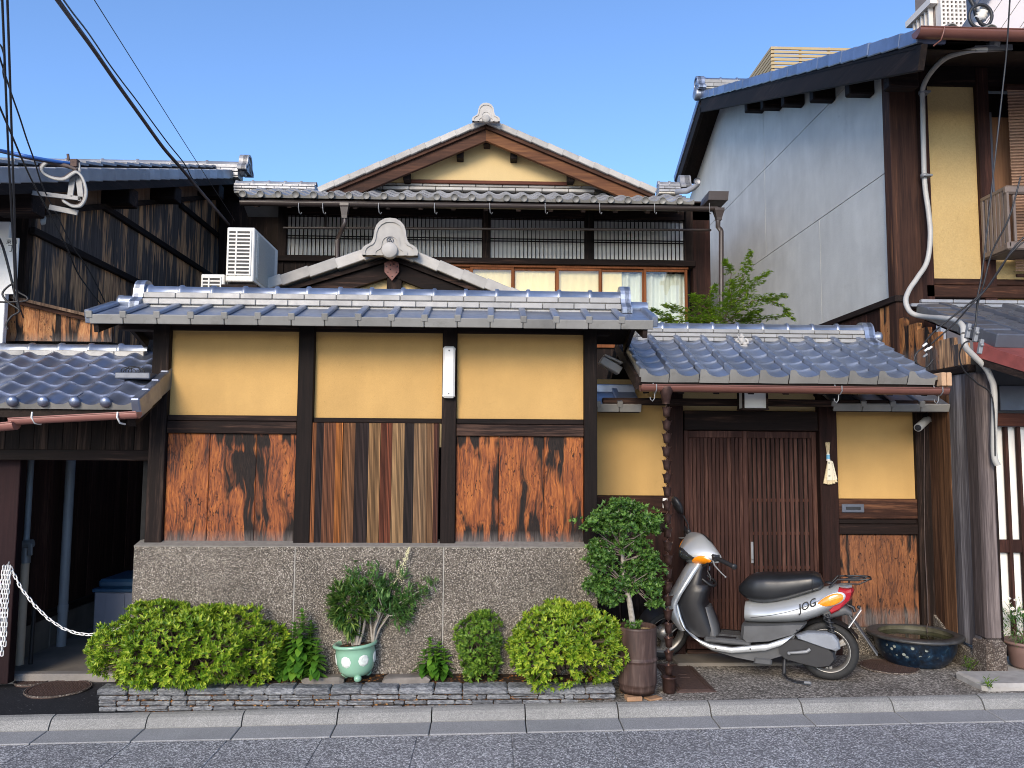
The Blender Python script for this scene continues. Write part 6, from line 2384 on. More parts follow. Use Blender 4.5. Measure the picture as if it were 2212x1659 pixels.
# ================================================================== plants
def leaf(mb, p, d, up, L, W, fold=.25, mi=0, droop=0.0):
    d = d.normalized()
    s_ = d.cross(up)
    if s_.length < 1e-4: s_ = d.cross(Vector((1, 0, .3)))
    s_.normalize()
    n = s_.cross(d)
    m = p + d * (L * .45) - n * (W * fold)
    t = p + d * L - n * (droop * L)
    mb.add([p, p + d * (L * .42) + s_ * (W / 2), t, p + d * (L * .42) - s_ * (W / 2), m], [(0, 4, 1), (1, 4, 2), (2, 4, 3), (3, 4, 0)], mi, False)


def rand_dir():
    z = rnd(-1, 1)
    t = rnd(0, 2 * pi)
    r = sqrt(max(0, 1 - z * z))
    return Vector((r * cos(t), r * sin(t), z))


def rosette(mb, p, n, k, L, W, spread=(.45, 1.15)):
    n = n.normalized()
    a = n.cross(Vector((.3, .2, 1)))
    if a.length < 1e-3: a = n.cross(Vector((1, 0, 0)))
    a.normalize()
    b_ = n.cross(a)
    t0 = rnd(0, 6.28)
    for i in range(k):
        t = t0 + 2 * pi * i / k + rnd(-.3, .3)
        s_ = rnd(*spread)
        d = n * cos(s_) + (a * cos(t) + b_ * sin(t)) * sin(s_)
        leaf(mb, p, d, n, L * rnd(.7, 1.15), W * rnd(.8, 1.15), .22)


from mathutils import noise as mnoise


def shrub(name, label, C, R, nros, L, W, mat, k=6, flat=-.75, seed=1, pw=2.4, lump=.22, cat='shrub', gaps=.0):
    random.seed(seed)
    th = thing(name, label, cat, (C[0], C[1], C[2]))
    mb = MB()
    C = Vector(C)
    tw = MB()
    for i in range(nros):
        d = rand_dir()
        if d.z < flat: d.z = -d.z
        den = (abs(d.x) ** pw + abs(d.y) ** pw + abs(d.z) ** pw) ** (1 / pw)
        s_ = 1 / den
        q = Vector((d.x * R[0], d.y * R[1], d.z * R[2])) * s_
        nz = mnoise.noise(q * 6.0 + Vector((seed * 3.1, 0, 0))) * lump + mnoise.noise(q * 15.0 + Vector((0, seed, 0))) * lump * .5
        if gaps and mnoise.noise(q * 7 + Vector((9, seed, 0))) > .35 and q.z < R[2] * gaps: continue
        depth = 1.0 if i % 4 else rnd(.6, .92)
        p = C + q * (1 + nz) * depth
        nrm = Vector((q.x / R[0] ** 2, q.y / R[1] ** 2, q.z / R[2] ** 2)).normalized()
        nrm = (nrm + Vector((0, 0, .55)) + rand_dir() * .45).normalized()
        q_ = rnd(.6, 1.2)
        rosette(mb, p, nrm, k if q_ > .8 else k - 1, L * q_, W * q_)
        if i % 9 == 0:
            tw.tube([C + q * .25 + Vector((0, 0, -R[2] * .5)), C + q * .6, p], [.006, .004, .0015], 4, caps=False)
    part('foliage', mb, mat, th, kind='stuff')
    part('branches', tw, M['twig'], th, kind='stuff')
    return th


a0, a1 = S(216, 1420, 5.44), S(600, 1420, 5.44)
ztop_ = S(400, 1312, 5.44).z
SZ = SOIL_Z
cx = (a0.x + a1.x) / 2
shrub('azalea_bush', 'widest bright yellow green clipped bush at the left end of the stone planter', (cx, 5.42, SZ + (ztop_ - SZ) * .47), ((a1.x - a0.x) / 2 * .98, .27, (ztop_ - SZ) * .54), 3700, .040, .0155, M['leaf_azalea'], 6, -.80, 3, 2.2, .34, 'bush', -.1)
a0, a1 = S(1104, 1400, 5.40), S(1338, 1400, 5.40)
ztop_ = S(1220, 1312, 5.40).z
shrub('azalea_bush', 'round bright yellow green bush beside the brown barrel planter', ((a0.x + a1.x) / 2, 5.39, SZ + (ztop_ - SZ) * .50), ((a1.x - a0.x) / 2 * .95, .27, (ztop_ - SZ) * .50), 2500, .038, .015, M['leaf_azalea'], 6, -.85, 5, 2.35, .32, 'bush', -.3)
a0, a1 = S(985, 1420, 5.42), S(1085, 1420, 5.42)
ztop_ = S(1035, 1330, 5.42).z
shrub('small_bush', 'small upright dark green bush between the leafy clump and the round bush', ((a0.x + a1.x) / 2, 5.42, SZ + (ztop_ - SZ) * .52), ((a1.x - a0.x) / 2 * .85, .12, (ztop_ - SZ) * .50), 800, .033, .013, M['leaf_mid'], 6, -.9, 8, 2.0, .5, 'bush')

leaf_me = MB()
nl = 7
pv = []
for i in range(nl):
    u = i / (nl - 1)
    w_ = .5 * sin(pi * min(1, u * .95 + .05)) ** .8 * (1 - u * .35)
    dz = -.16 * u * u
    pv.append([(-w_ * .62, u, dz + .09 * w_), (0, u, dz - .02), (w_ * .62, u, dz + .09 * w_)])
leaf_me.loft(pv, 0, True, False, False)
broad_me = leaf_me.mesh('leaf', M['leaf_broad'])
LB = NT('broad_leaf_each')
_r = LB.n('ObjectInfo').outputs['Random']
_c = LB.ramp(_r, [(0, (.035, .11, .012)), (.5, (.075, .20, .02)), (1, (.15, .30, .03))])
_p = LB.n('BsdfPrincipled', {'Base Color': _c, 'Roughness': .42})
_t = LB.n('BsdfTranslucent', {'Color': LB.mix(.4, _c, (.3, .5, .05, 1))})
_m = LB.n('MixShader', {0: .25, 1: _p.outputs[0], 2: _t.outputs[0]})
LB.t.links.new(_m.outputs[0], LB.out.inputs[0])
broad_me.materials[0] = LB.m


def clump(label, stems, seed, L0=.075):
    random.seed(seed)
    b0 = stems[0][0]
    th = thing('leafy_plant', label, 'plant', b0)
    for base, top in stems:
        base, top = Vector(base), Vector(top)
        b = MB()
        mid = (base + top) / 2 + Vector((rnd(-.01, .01), rnd(-.01, .01), 0))
        b.tube([base, mid, top], [.004, .003, .002], 5)
        part('stem', b, M['leaf_mid'], th)
        H = (top - base).length
        n = max(6, int(H / .021))
        for i in range(n):
            t = .22 + .78 * i / (n - 1)
            p = base.lerp(mid, t * 2) if t < .5 else mid.lerp(top, t * 2 - 1)
            a = i * 1.57 + rnd(-.3, .3)
            k = L0 * (1.0 - .58 * max(0, (t - .45) / .55)) * rnd(.8, 1.15)
            for s_ in (0, pi / 2 + .3, pi, pi * 1.5):
                el = -.30 + 1.0 * max(0, (t - .55) / .45) + rnd(-.25, .25)
                piece('leaf', broad_me, th, p, (el, rnd(-.25, .25), a + s_), (k, k, k))
    return th


def stems_for(spots, Y=5.43, dz=0):
    out = []
    for x, y, y0 in spots:
        t = S(x, y, Y + rnd(-.05, .05))
        out.append(((t.x + rnd(-.02, .02), t.y, SOIL_Z + .01), tuple(t)))
    return out


random.seed(21)
clump('tall clump of broad green leaves between the wide bush and the celadon pot', stems_for([(653, 1324, 0), (672, 1345, 0), (636, 1350, 0), (617, 1385, 0), (650, 1378, 0), (684, 1390, 0), (603, 1410, 0), (665, 1400, 0), (630, 1408, 0)]), 31, .092)
clump('short clump of broad green leaves right of the celadon pot', stems_for([(928, 1384, 0), (948, 1392, 0), (918, 1408, 0), (940, 1412, 0), (960, 1408, 0)]), 33, .082)
clump('tiny broad leaved seedling on the planter edge below the round bush', stems_for([(1170, 1452, 0), (1160, 1460, 0)], 5.36), 35, .05)

# celadon pot ------------------------------------------------------------
pc = S(771, 1440, 5.42)
pz = SOIL_Z + .028
pot = thing('celadon_pot', 'pale green glazed pot with white flower medallions on a flat stone', 'plant pot', (pc.x, 5.43, pz))
PR = .128
pr = [(0, .018), (.05, .014), (.085, .022), (.112, .055), (.126, .105), (.129, .165), (.127, .195), (.133, .200), (.143, .206), (.146, .214), (.143, .222), (.134, .225), (.124, .222), (.121, .21), (.119, .19)]
tilt = Matrix.Rotation(radians(-4.5), 3, 'Y')
b = MB(); b.lathe([(r, z) for r, z in pr], (pc.x, 5.43, pz), 40, tilt); part('bowl', b, M['celadon'], pot)
for k in range(3):
    t = -1.35 + k * 2 * pi / 3
    b = MB(); b.ball(Vector((pc.x, 5.43, pz)) + tilt @ Vector((.085 * cos(t), .085 * sin(t), .012)), .026, 10, 7, (1, 1, .9)); part('foot', b, M['celadon'], pot)
for t in (-2.95, -1.95, -1.0, -.1, 1.5):
    n = Vector((cos(t), sin(t), 0))
    a = Vector((-sin(t), cos(t), 0))
    b = MB()
    ring = []
    def medal(r_, al, o_):
        z = .125 + r_ * sin(al)
        th_ = t + r_ * cos(al) / .127
        rad = lerp_tab([(0.0, (.05,)), (.022, (.085,)), (.055, (.112,)), (.105, (.126,)), (.165, (.129,)), (.195, (.127,))], z)[0] + o_
        return Vector((pc.x, 5.43, pz)) + tilt @ Vector((rad * cos(th_), rad * sin(th_), z))
    for q in range(5):
        r_ = .036 * q / 4
        ring.append([medal(r_ * (1 + .035 * cos(8 * 2 * pi * j / 32)), 2 * pi * j / 32, .0035 if q < 4 else .0) for j in range(32)])
    b.loft(ring, 0, False, False)
    part('medallion', b, M['celadon_white'], pot)
b = MB(); b.lathe([(0, .205), (.06, .204), (.12, .198)], (pc.x, 5.43, pz), 24, tilt); part('soil', b, M['soil'], pot)

random.seed(41)
Cp = Vector((pc.x - .015, 5.43, pz + .2))
pp = thing('potted_shrub', 'curly leaved shrub on bare pale stems growing in the celadon pot', 'plant', Cp)
b = MB()
crown_c = S(752, 1308, 5.43)
for dx in (-.03, .0, .02, .045):
    b.tube([Cp + Vector((dx * .4, 0, -.01)), Cp + Vector((dx + rnd(-.015, .015), rnd(-.02, .02), .09)), Cp + Vector((dx * 1.4, rnd(-.03, .03), .19)), crown_c + Vector((dx, 0, 0))], [.011, .009, .008, .005], 7)
part('stems', b, M['bark'], pp, kind='stuff')
b = MB()
for i in range(170):
    d = rand_dir()
    q = Vector((d.x * .125, d.y * .12, d.z * .165)) * rnd(.55, 1.05)
    if q.z < -.08: q.x *= .55
    p = crown_c + q + Vector((.012, 0, -.012))
    for k in range(6):
        dd = (d + rand_dir() * .9 + Vector((0, 0, .25))).normalized()
        leaf(b, p, dd, Vector((0, 0, 1)), rnd(.055, .085), rnd(.016, .024), .3, 0, rnd(0, .35))
part('foliage', b, M['leaf_pot'], pp, kind='stuff')
np_ = thing('nandina', 'feathery nandina with a yellow flower spray leaning right out of the celadon pot', 'plant', S(805, 1388, 5.44))
b = MB()
fb = MB()
base = Vector((S(806, 1392, 5.45).x, 5.45, pz + .2))
canes = [((832, 1300), (860, 1240)), ((825, 1310), (800, 1235)), ((845, 1320), (905, 1280)), ((830, 1320), (870, 1300)), ((840, 1330), (880, 1330)), ((818, 1320), (830, 1262)), ((800, 1300), (770, 1242)), ((820, 1330), (760, 1262)), ((850, 1310), (925, 1265))]
for (mx, my), (ex, ey) in canes:
    Yc = 5.46 + rnd(-.08, .03)
    m_ = S(mx, my, Yc)
    e = S(ex, ey, Yc + rnd(-.05, .03))
    b.tube([base, base.lerp(m_, .5) + Vector((-.01, 0, .01)), m_, e], [.010, .007, .004, .0015], 6)
    for i in range(46):
        t = rnd(.0, 1.1)
        p = m_.lerp(e, t) + rand_dir() * rnd(.01, .075)
        ax = ((e - m_).normalized() + rand_dir() * .8).normalized()
        for k in range(4):
            dd = (ax + rand_dir() * .75).normalized()
            leaf(fb, p + rand_dir() * .012, dd, Vector((0, 0, 1)), rnd(.04, .065), rnd(.011, .017), .2, 0, rnd(0, .2))
part('canes', b, M['bark'], np_, kind='stuff')
part('foliage', fb, M['leaf_nandina'], np_, kind='stuff')
b = MB()
s0, s1 = S(862, 1245, 5.44), S(884, 1183, 5.44)
b.tube([S(850, 1262, 5.45), s0, s1], .0018, 5)
for i in range(230):
    t = rnd(-.15, 1)
    p = s0.lerp(s1, t) + rand_dir() * (.030 * (1.05 - t) + .004)
    b.ball(p, rnd(.0018, .0034), 5, 3)
part('flower_spray', b, M['flower'], np_, kind='stuff')

# barrel with tree ---------------------------------------------------------
bc = S(1377, 1494, 5.36)
bz = zf(bc.x, bc.y) + .028
bar_ = thing('barrel_planter', 'brown hooped barrel planter filled with yellow grit beside the rain chain', 'planter', (bc.x, bc.y, bz))
R_ = .125
b = MB()
b.lathe([(0, .012), (R_ * .86, .010), (R_ * .90, 0), (R_ * .94, .03), (R_ * .95, .05), (R_ * 1.0, .055), (R_ * 1.0, .065), (R_ * 1.0, .19), (R_ * 1.0, .20), (R_ * 1.045, .203), (R_ * 1.05, .214), (R_ * 1.0, .218), (R_ * 1.0, .23), (R_ * 1.01, .39), (R_ * 1.01, .40), (R_ * 1.03, .412), (R_ * .97, .418), (R_ * .93, .41), (R_ * .92, .37)], bc + Vector((0, 0, bz - bc.z)), 36)
part('drum', b, M['barrel'], bar_)
b = MB(); b.lathe([(0, .392), (R_ * .5, .395), (R_ * .935, .385)], bc + Vector((0, 0, bz - bc.z)), 24); part('grit', b, M['gravel'], bar_)
for k, (dx, dy, rz, h) in enumerate(((-.045, -.10, .1, .028), (.085, -.085, .45, .020), (.085, -.08, .45, .012), (-.05, .08, 0, .028))):
    b = MB(); b.box(-.05, .05, -.035, .035, 0, h, .003, 0, Matrix.Translation((bc.x + dx, bc.y + dy, zf(bc.x, bc.y) + (.013 if k == 1 else 0))) @ Matrix.Rotation(rz, 4, 'Z'))
    if k == 1: continue
    solo('wood_block', b, M['brick'], ['pale grey block under the left front of the barrel', '', 'thin tan wedge under the right front of the barrel', 'block under the back of the barrel'][k], 'block', (bc.x + dx, bc.y + dy, 0))
random.seed(51)
tb_ = Vector((bc.x - .005, bc.y, bz + .385))
tree = thing('topiary_tree', 'small cloud pruned holly tree with speckled trunk growing in the brown barrel', 'tree', tb_)
b = MB()
P0, P1, P2, P3 = tb_, S(1360, 1300, bc.y), S(1345, 1230, bc.y), S(1345, 1150, bc.y)
P0 = Vector((S(1368, 1372, bc.y).x, bc.y, tb_.z - .02))
b.tube([P0, P0.lerp(P1, .5) + Vector((.003, 0, 0)), P1, P2, P3], [.022, .020, .018, .015, .009], 10)
part('trunk', b, M['bark'], tree)
lobes = [((1346, 1128), .235, .15, .085, 760), ((1345, 1095), .12, .10, .045, 220), ((1300, 1140), .10, .10, .05, 220), ((1398, 1140), .085, .09, .06, 220), ((1300, 1215), .10, .10, .075, 300), ((1292, 1265), .085, .09, .06, 230), ((1395, 1230), .11, .09, .06, 300), ((1405, 1270), .075, .08, .05, 200), ((1340, 1265), .10, .09, .05, 220), ((1320, 1295), .08, .08, .04, 150), ((1415, 1305), .045, .05, .03, 70), ((1360, 1240), .08, .10, .08, 120), ((1335, 1180), .13, .10, .05, 160), ((1380, 1180), .08, .08, .05, 90), ((1290, 1180), .07, .08, .05, 90), ((1400, 1205), .07, .06, .05, 90)]
f = MB()
b = MB()
for (x, y), rx, ry, rz, n in lobes:
    c_ = S(x, y, bc.y + rnd(-.03, .03))
    hub = P1.lerp(P2, rnd(.1, .9)) if y > 1190 else P2.lerp(P3, rnd(.2, .9))
    for q in range(4):
        tip = c_ + rand_dir() * rx * .7
        b.tube([hub, hub.lerp(tip, .5) + rand_dir() * .02, tip], [.006, .004, .002], 5, caps=False)
    for i in range(int(n * .62)):
        d = rand_dir()
        if d.z < -.3 and rnd(0, 1) < .6: d.z = -d.z
        q = Vector((d.x * rx, d.y * ry, d.z * rz)) * rnd(.45, 1.15) * (1 + .55 * mnoise.noise(d * 2.2 + Vector((x, y, 0))))
        rosette(f, c_ + q, (d + Vector((0, 0, .6)) + rand_dir() * .7), 6, .031 * rnd(.7, 1.2), .0165, (.5, 1.3))
for s_ in ((1337, 1078), (1356, 1086), (1408, 1118)):
    p = S(s_[0], s_[1] + 12, bc.y)
    e = S(*s_, bc.y)
    for i in range(9): rosette(f, p.lerp(e, i / 8), Vector((rnd(-.3, .3), rnd(-.3, .3), 1)), 5, .024, .012)
for i in range(60):
    a = rnd(0, 6.28)
    rosette(f, tb_ + Vector((cos(a) * rnd(.02, .06) - .03, sin(a) * .05, rnd(.0, .05))), Vector((0, 0, 1)) + rand_dir() * .5, 5, .025, .011)
part('branches', b, plain('grey_brown_branch', (.16, .13, .11), .9, 0, .3, 35, .3), tree, kind='stuff')
part('foliage', f, M['leaf_dark'], tree, kind='stuff')

# maple behind the gate -----------------------------------------------------
random.seed(61)
mt_ = thing('maple_tree', 'young green maple with airy sprays rising behind the entrance gate roof', 'tree', (2.2, 7.6, 0))
MY = 7.6
b = MB()
f = MB()
def palm(p, d, up, L):
    s_ = d.cross(up)
    if s_.length < 1e-3: return
    s_.normalize()
    for a in (-1.25, -.62, 0, .62, 1.25):
        k = L * (1 - .28 * abs(a))
        leaf(f, p, d * cos(a) + s_ * sin(a), up, k, k * .27, .1)
root_ = S(1560, 985, MY)
root_.z = 0
b.tube([root_, S(1560, 760, MY), S(1560, 700, MY)], [.035, .025, .02], 8)
sprays = [((1560, 700), (1600, 620), (1622, 545), .07), ((1560, 690), (1600, 640), (1655, 590), .10), ((1565, 700), (1625, 650), (1690, 640), .10), ((1570, 700), (1640, 690), (1705, 678), .05),
          ((1550, 705), (1520, 660), (1500, 640), .11), ((1545, 705), (1490, 680), (1440, 660), .09), ((1540, 705), (1450, 690), (1412, 668), .06), ((1550, 700), (1530, 670), (1545, 620), .07),
          ((1560, 700), (1580, 660), (1580, 610), .09), ((1555, 705), (1540, 690), (1490, 690), .08), ((1570, 705), (1610, 690), (1640, 670), .09), ((1565, 700), (1580, 590), (1566, 565), .04), ((1560, 705), (1470, 700), (1430, 690), .08),
          ((1640, 640), (1690, 660), (1715, 690), .02)]
for (p, m_, e, sp) in sprays:
    Yo = MY + rnd(-.25, .25)
    A, B_, C_ = S(*p, MY), S(*m_, Yo), S(*e, Yo)
    b.tube([A, B_, C_], [.006, .004, .0015], 5, caps=False)
    n = int(50 + sp * 2300)
    for i in range(n):
        t = rnd(.15, 1.03)
        q = A.lerp(B_, t * 2) if t < .5 else B_.lerp(C_, t * 2 - 1)
        w_ = sp * 1.25 * (1.15 - t)+ .012
        q = q + Vector((rnd(-1, 1) * w_, rnd(-1, 1) * w_, rnd(-.55, .55) * w_ * 1.1))
        d = ((C_ - A).normalized() * .5 + Vector((rnd(-1, 1), rnd(-1, .4), rnd(-.5, .1)))).normalized()
        palm(q, d, (Vector((0, 0, 1)) + rand_dir() * .45).normalized(), rnd(.030, .052))
part('limbs', b, M['twig'], mt_, kind='stuff')
part('foliage', f, M['leaf_maple'], mt_, kind='stuff')

# daisy pot at the far right --------------------------------------------------
random.seed(71)
dc = S(2218, 1415, 5.75)
dc.z = .056
dp = thing('clay_pot', 'brown clay flower pot on the stone step at the right edge', 'plant pot', dc)
b = MB(); b.lathe([(0, 0), (.085, 0), (.105, .02), (.13, .15), (.135, .165), (.155, .17), (.158, .185), (.145, .19), (.13, .18), (.125, .15), (0, .15)], dc, 28); part('bowl', b, M['brown_pot'], dp)
dd_ = thing('daisy_plant', 'white daisies over dark feathery leaves in the brown clay pot', 'plant', dc + Vector((0, 0, .15)))
f = MB()
cc = dc + Vector((-.03, 0, .28))
for i in range(900):
    d = rand_dir()
    q = Vector((d.x * .17, d.y * .15, d.z * .13)) * rnd(.5, 1.05)
    leaf(f, cc + q, (d + rand_dir() * .7 + Vector((0, 0, .5))), Vector((0, 0, 1)), rnd(.03, .055), .006, .1)
part('foliage', f, M['leaf_nandina'], dd_, kind='stuff')
b = MB()
for q in range(6): b.tube([dc + Vector((rnd(-.03, .03), 0, .15)), dc + Vector((rnd(-.1, .08), rnd(-.06, 0), .26))], .006, 5)
part('stems', b, M['twig'], dd_, kind='stuff')
fl = MB()
for k in range(10):
    t = 2 * pi * k / 10
    leaf(fl, Vector((cos(t) * .004, sin(t) * .004, 0)), Vector((cos(t), sin(t), .12)), Vector((0, 0, 1)), .016, .007, .1)
fl.ball((0, 0, .001), .005, 6, 4, mi=1)
fl_me = fl.mesh('blossom', [M['petal'], M['flower']])
for x, y in ((2170, 1300), (2182, 1304), (2195, 1296), (2204, 1310), (2187, 1315), (2210, 1322), (2200, 1290), (2178, 1292), (2192, 1326), (2172, 1322)):
    p = S(x, y, 5.66 + rnd(-.05, .08))
    b = MB(); b.tube([cc + Vector((rnd(-.05, .05), 0, .08)), p], .0015, 4, caps=False); part('stalk', b, M['leaf_nandina'], dd_)
    piece('blossom', fl_me, dd_, p, (rnd(.2, .9), rnd(-.4, .4), rnd(0, 6)))
# weeds by the foot stone
def weed(label, x, y, z, H, n, seed, L=.05):
    random.seed(seed)
    p = SG(x, y, z)
    t = thing('weed', label, 'weed', p)
    f = MB()
    for i in range(n):
        top = p + Vector((rnd(-.05, .05), rnd(-.05, .02), H * rnd(.5, 1)))
        f.tube([p, top], .0015, 4, caps=False)
        for k in range(8):
            q = p.lerp(top, rnd(.3, 1))
            leaf(f, q, (Vector((rnd(-1, 1), rnd(-1, .3), rnd(-.1, .7)))), Vector((0, 0, 1)), L * rnd(.7, 1.2), L * .2, .15)
    part('leaves', f, M['leaf_mid'], t, kind='stuff')
weed('thin bladed weed growing between the water tub and the foot stone', 2092, 1452, .02, .13, 5, 81)
weed('small weed with oval leaves in front of the stone step', 2138, 1492, .03, .09, 3, 82, .06)

# ================================================================== things standing and hanging about
# rain chain
rcp = SG(1447, 1495, .0)
RCX, RCY = rcp.x, gyc
ztop_ = gzt - .045
rc = thing('rain_chain', 'bronze rain chain of small cups hanging from the entrance gutter to a ground pot', 'rain chain', (RCX, RCY, ztop_))
b = MB()
secs = []
for z, wx, wy in ((ztop_ + .035, .052, .05), (ztop_ + .012, .050, .05), (ztop_ - .02, .036, .036), (ztop_ - .055, .030, .030), (ztop_ - .058, .026, .026), (ztop_ - .08, .025, .025)):
    secs.append([(RCX + wx * cos(2 * pi * k / 16), RCY + wy * sin(2 * pi * k / 16), z) for k in range(16)])
b.loft(secs)
part('funnel', b, M['copper'], rc)
cup = MB()
prf = [(.016, -.030), (.021, -.028), (.0235, .0), (.027, .022), (.031, .030)]
rings = []
for r, z in prf:
    rings.append([(r * (1 + (.0 if z < .02 else .22 * max(0, cos(4 * 2 * pi * k / 24)))) * cos(2 * pi * k / 24), r * (1 + (.0 if z < .02 else .22 * max(0, cos(4 * 2 * pi * k / 24)))) * sin(2 * pi * k / 24), z + (.008 * max(0, cos(4 * 2 * pi * k / 24)) if z > .02 else 0)) for k in range(24)])
cup.loft(rings, 0, True, False)
cup.add(rings[0], [tuple(range(24))[::-1]])
cup_me = cup.mesh('cup', M['copper'])
lk = MB()
lk.tube([(.014, 0, -.022), (.003, .002, 0), (-.012, 0, .020)], .0022, 5)
lk.tube([(-.014, 0, -.022), (-.003, -.002, 0), (.012, 0, .020)], .0022, 5)
lk.tube([(-.012, 0, .020), (.012, 0, .020)], .0022, 5)
lk_me = lk.mesh('link', M['copper'])
zb_ = zf(RCX, RCY) + .11
ncup = 20
st_ = (ztop_ - .08 - zb_) / ncup
for i in range(ncup):
    z = ztop_ - .08 - st_ * i
    piece('link', lk_me, rc, (RCX, RCY, z - .014), (0, 0, rnd(-.3, .3)))
    piece('cup', cup_me, rc, (RCX + rnd(-.002, .002), RCY, z - st_ * .5 - .012), (rnd(-.03, .03), rnd(-.03, .03), rnd(-.35, .35)))
b = MB()
zz_ = zf(RCX, RCY)
b.lathe([(0, .0), (.038, .0), (.042, .01), (.044, .09), (.052, .097), (.05, .105), (.040, .10), (.038, .06), (0, .05)], (RCX, RCY, zz_), 20)
solo('rain_pot', b, M['copper'], 'little round bronze pot on the paving at the foot of the rain chain', 'pot', (RCX, RCY, zz_))

# water tub
tc = SG(1976, 1400, .19)
TZ = zf(3.2, 6.05)
tcx, tcy = S(1977, 1400, 6.06).x, 6.06
tub = thing('water_tub', 'wide dark blue glazed tub of murky water beside the gate wall', 'tub', (tcx, tcy, TZ))
b = MB()
b.lathe([(0, .004), (.19, .004), (.20, .0), (.205, .012), (.245, .05), (.275, .11), (.284, .17), (.288, .195)], (tcx, tcy, TZ), 48)
part('body', b, M['tub'], tub)
b = MB()
b.lathe([(.284, .19), (.325, .198), (.335, .207), (.332, .218), (.318, .224), (.262, .226), (.255, .218)], (tcx, tcy, TZ), 48)
part('rim', b, M['tub_rim'], tub)
b = MB(); b.lathe([(.256, .222), (.262, .20), (.255, .17), (.23, .08), (0, .06)], (tcx, tcy, TZ), 40); part('inner_wall', b, M['tub_in'], tub)
b = MB(); b.lathe([(0, .190), (.259, .190)], (tcx, tcy, TZ), 40, sm=False); part('water', b, M['water'], tub)
b = MB()
b.tube([S(1997, 925, 6.30), S(1996, 1060, 6.30), S(1998, 1180, 6.29), S(2004, 1300, 6.28), S(2005, 1345, 6.26), Vector((S(2005, 1360, 6.2).x, 6.22, TZ + .22)), Vector((S(2005, 1370, 6.2).x, 6.20, TZ + .14))], .0035, 6)
solo('water_hose', b, M['cable_grey'], 'thin brown hose running down the dark gate post into the water tub', 'hose', tuple(S(2005, 1345, 6.26)))

# manhole covers and drain lid
def cover(label, x0, x1, y0, y1, z, name='manhole_cover', grid=True, nz=.0):
    a, e, f_, n_ = SG(x0, (y0 + y1) / 2, z), SG(x1, (y0 + y1) / 2, z), SG((x0 + x1) / 2, y0, z), SG((x0 + x1) / 2, y1, z)
    r = (e.x - a.x) / 2
    c_ = (a + e) / 2
    c_.y = (f_.y + n_.y) / 2
    t = thing(name, label, 'manhole cover', (c_.x, c_.y, z))
    b = MB(); b.lathe([(0, .002), (r * .93, .002), (r * .94, .008), (r, .008), (r * 1.01, -.01)], c_, 40)
    part('plate', b, M['iron'], t)
    b = MB()
    k = int(r / .018)
    for i in range(-k, k + 1):
        w_ = sqrt(max(0, (r * .9) ** 2 - (i * .018) ** 2))
        if w_ > .01:
            b.box(c_.x + i * .018 - .0045, c_.x + i * .018 + .0045, c_.y - w_, c_.y + w_, c_.z + .002, c_.z + .006)
            b.box(c_.x - w_, c_.x + w_, c_.y + i * .018 - .0045, c_.y + i * .018 + .0045, c_.z + .002, c_.z + .0055)
    part('tread_grid', b, M['iron'], t, kind='stuff')
    b = MB(); b.lathe([(r * 1.012, .004), (r * 1.012, .010), (r * 1.05, .009), (r * 1.06, .0)], c_, 40)
    part('frame_ring', b, M['foot_stone'], t)
    return t
cover('larger round iron manhole cover in the dark asphalt at left', 62, 188, 1469, 1509, zk(-2.8) + .002)
cover('smaller round iron manhole cover farther back in the dark asphalt at left', 36, 105, 1461, 1483, zk(-2.95) + .003)
cover('round iron cover in the pebble paving below the water tub', 1864, 1978, 1424, 1459, zf(3.1, 5.85) + .001)
da, db_, dc_, dd2 = SG(1490, 1494, .0), SG(1549, 1494, 0), SG(1503, 1434, 0), SG(1440, 1434, 0)
dl_ = thing('drain_lid', 'rectangular rusty iron drain lid in the paving in front of the scooter wheel', 'drain lid', da)
x0_, x1_ = SG(1463, 1494, 0).x, SG(1549, 1494, 0).x
y0_, y1_ = da.y, dc_.y
z_ = zf(x0_, y0_) + .002
b = MB()
b.box(x0_, x1_, y0_, y1_, z_ - .02, z_ + .008, .003)
part('plate', b, M['iron'], dl_)
for m_ in (.018, .036):
    b = MB()
    for (a, e, c_, d) in ((x0_ + m_, x1_ - m_, y0_ + m_, y0_ + m_ + .007), (x0_ + m_, x1_ - m_, y1_ - m_ - .007, y1_ - m_), (x0_ + m_, x0_ + m_ + .007, y0_ + m_ + .0075, y1_ - m_ - .0075), (x1_ - m_ - .007, x1_ - m_, y0_ + m_ + .0075, y1_ - m_ - .0075)):
        b.box(a, e, c_, d, z_ + .0078, z_ + .013, .001)
    part('raised_border', b, M['iron'], dl_, kind='stuff')
b = MB()
xm, ym = (x0_ + x1_) / 2, (y0_ + y1_) / 2
b.box(xm - .035, xm + .035, ym - .02, ym - .014, z_ + .008, z_ + .011)
b.box(xm - .035, xm + .035, ym + .05, ym + .056, z_ + .008, z_ + .011)
b.box(xm - .035, xm - .029, ym - .014, ym + .05, z_ + .008, z_ + .011)
b.box(xm + .029, xm + .035, ym - .014, ym + .05, z_ + .008, z_ + .011)
part('cast_mark', b, M['iron'], dl_, kind='stuff')

